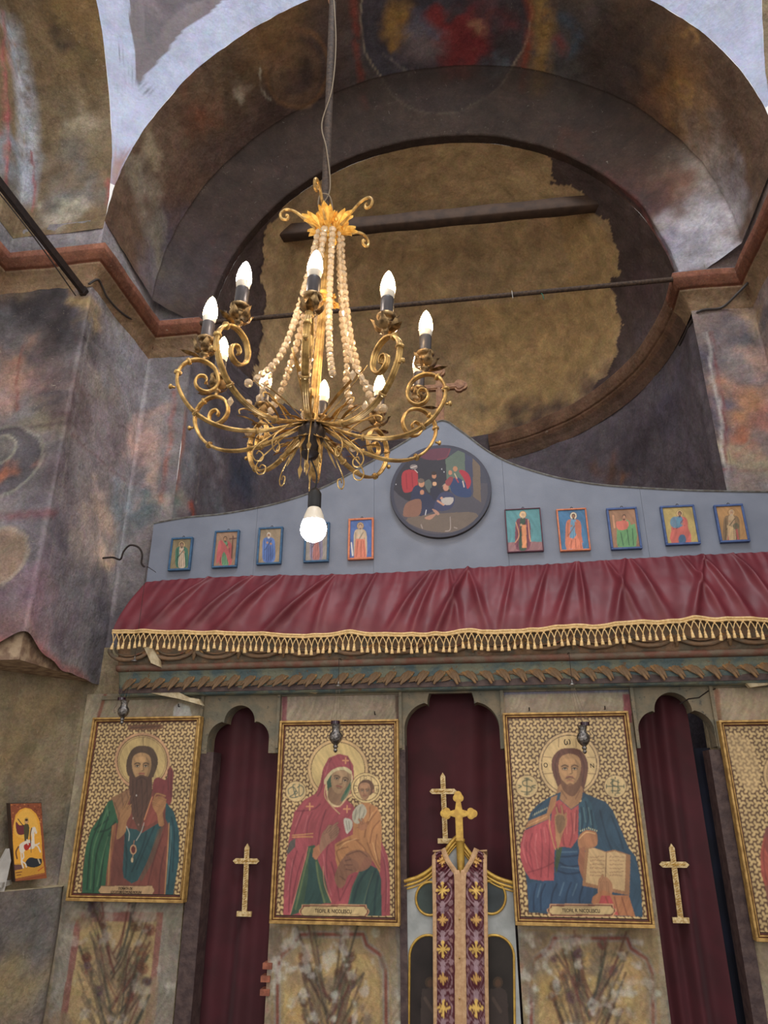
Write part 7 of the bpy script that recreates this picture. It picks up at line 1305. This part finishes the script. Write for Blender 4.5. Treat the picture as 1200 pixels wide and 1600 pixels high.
Vp = cor[0]+u_ax*UU[..., None]+v_ax*VV[..., None]+nh*.0012; i = np.arange(nu*nv).reshape(nv, nu); F_ = np.stack([i[:-1, :-1], i[1:, :-1], i[1:, 1:], i[:-1, 1:]], -1).reshape(-1, 4)
mk('painting', Vp.reshape(-1, 3), F_, M['panelpaint'], hp_, False, cimg.reshape(-1, 3))
e1 = u_ax*.02; e2 = v_ax*.01; fr_ = [cor[0]-e1-e2, cor[1]+e1-e2, cor[2]+e1+e2, cor[3]-e1+e2]; bk = [p-nh*.035 for p in fr_]; g = G(); g.add([tuple(p) for p in fr_+bk], [(0, 3, 2, 1), (4, 5, 6, 7), (0, 1, 5, 4), (1, 2, 6, 5), (2, 3, 7, 6), (3, 0, 4, 7)]); g.build('wood_block', M['beam'], hp_)
# slabs on the ledge
zt_ = 1.19
def zpt(px, py, z): r = fw*FPX+rt*(px-600.)-up*(py-800.); return CAM+r*((z-CAM[2])/r[2])
def slab(pts, z, th, name, label, m='marble'):
    P = [zpt(a, b, z) for a, b in pts]; g = G(); n_ = len(P); g.add([(p[0], p[1], z) for p in P]+[(p[0], p[1], z-th) for p in P], [tuple(range(n_)), tuple(range(2*n_-1, n_-1, -1))]+[(k, (k+1) % n_, (k+1) % n_+n_, k+n_) for k in range(n_)]); return tag(g.build(name, M[m]), label, 'slab')
P = [(-2.80, 3.06), (-2.51, 3.33), (-2.40, 3.60), (-2.44, 3.74), (-2.52, 3.56), (-2.80, 3.2)]
g = G(); z = 1.232; g.add([(x, y, z) for x, y in P]+[(x, y, z-.022) for x, y in P], [tuple(range(6)), tuple(range(11, 5, -1))]+[(k, (k+1) % 6, (k+1) % 6+6, k+6) for k in range(6)])
bv = tag(g.build('marble_slab', M['marble']), 'pale marble slab lying on the ledge under the little horseman picture', 'slab')
g = G(); P = [(-2.80, 3.04), (-2.53, 3.29), (-2.49, 3.40), (-2.60, 3.44), (-2.80, 3.3)]; g.add([(x, y, 1.209) for x, y in P]+[(x, y, 1.155+.03*random.random()) for x, y in P], [(0, 1, 2, 3, 4), (9, 8, 7, 6, 5)]+[(k, (k+1) % 5, (k+1) % 5+5, k+5) for k in range(5)]); tag(g.build('mortar_lump', M['crackplaster']), 'rough pinkish mortar lump holding the marble slab at the ledge edge', 'mortar')
a = onplane(13, 1326, np.array([-2.60, 3.32, 1.3]), nh); b = onplane(0, 1395, np.array([-2.60, 3.30, 1.25]), nh); c = onplane(-22, 1392, np.array([-2.60, 3.30, 1.25]), nh); d = onplane(16, 1345, np.array([-2.60, 3.32, 1.3]), nh)
pts = [a+dw*-.004, a+dw*.006, d+dw*.004, b+dw*.02, b-dw*.08]; g = G(); g.add([tuple(p) for p in pts]+[tuple(p-nh*.02) for p in pts], [(0, 4, 3, 2, 1), (5, 6, 7, 8, 9)]+[(k, (k+1) % 5, (k+1) % 5+5, k+5) for k in range(5)]); tag(g.build('leaning_stone', M['marble']), 'pointed white stone plate leaning on the wall left of the horseman picture', 'stone')
# ragged lumps of cream plaster clinging along the cut edge of the left pier
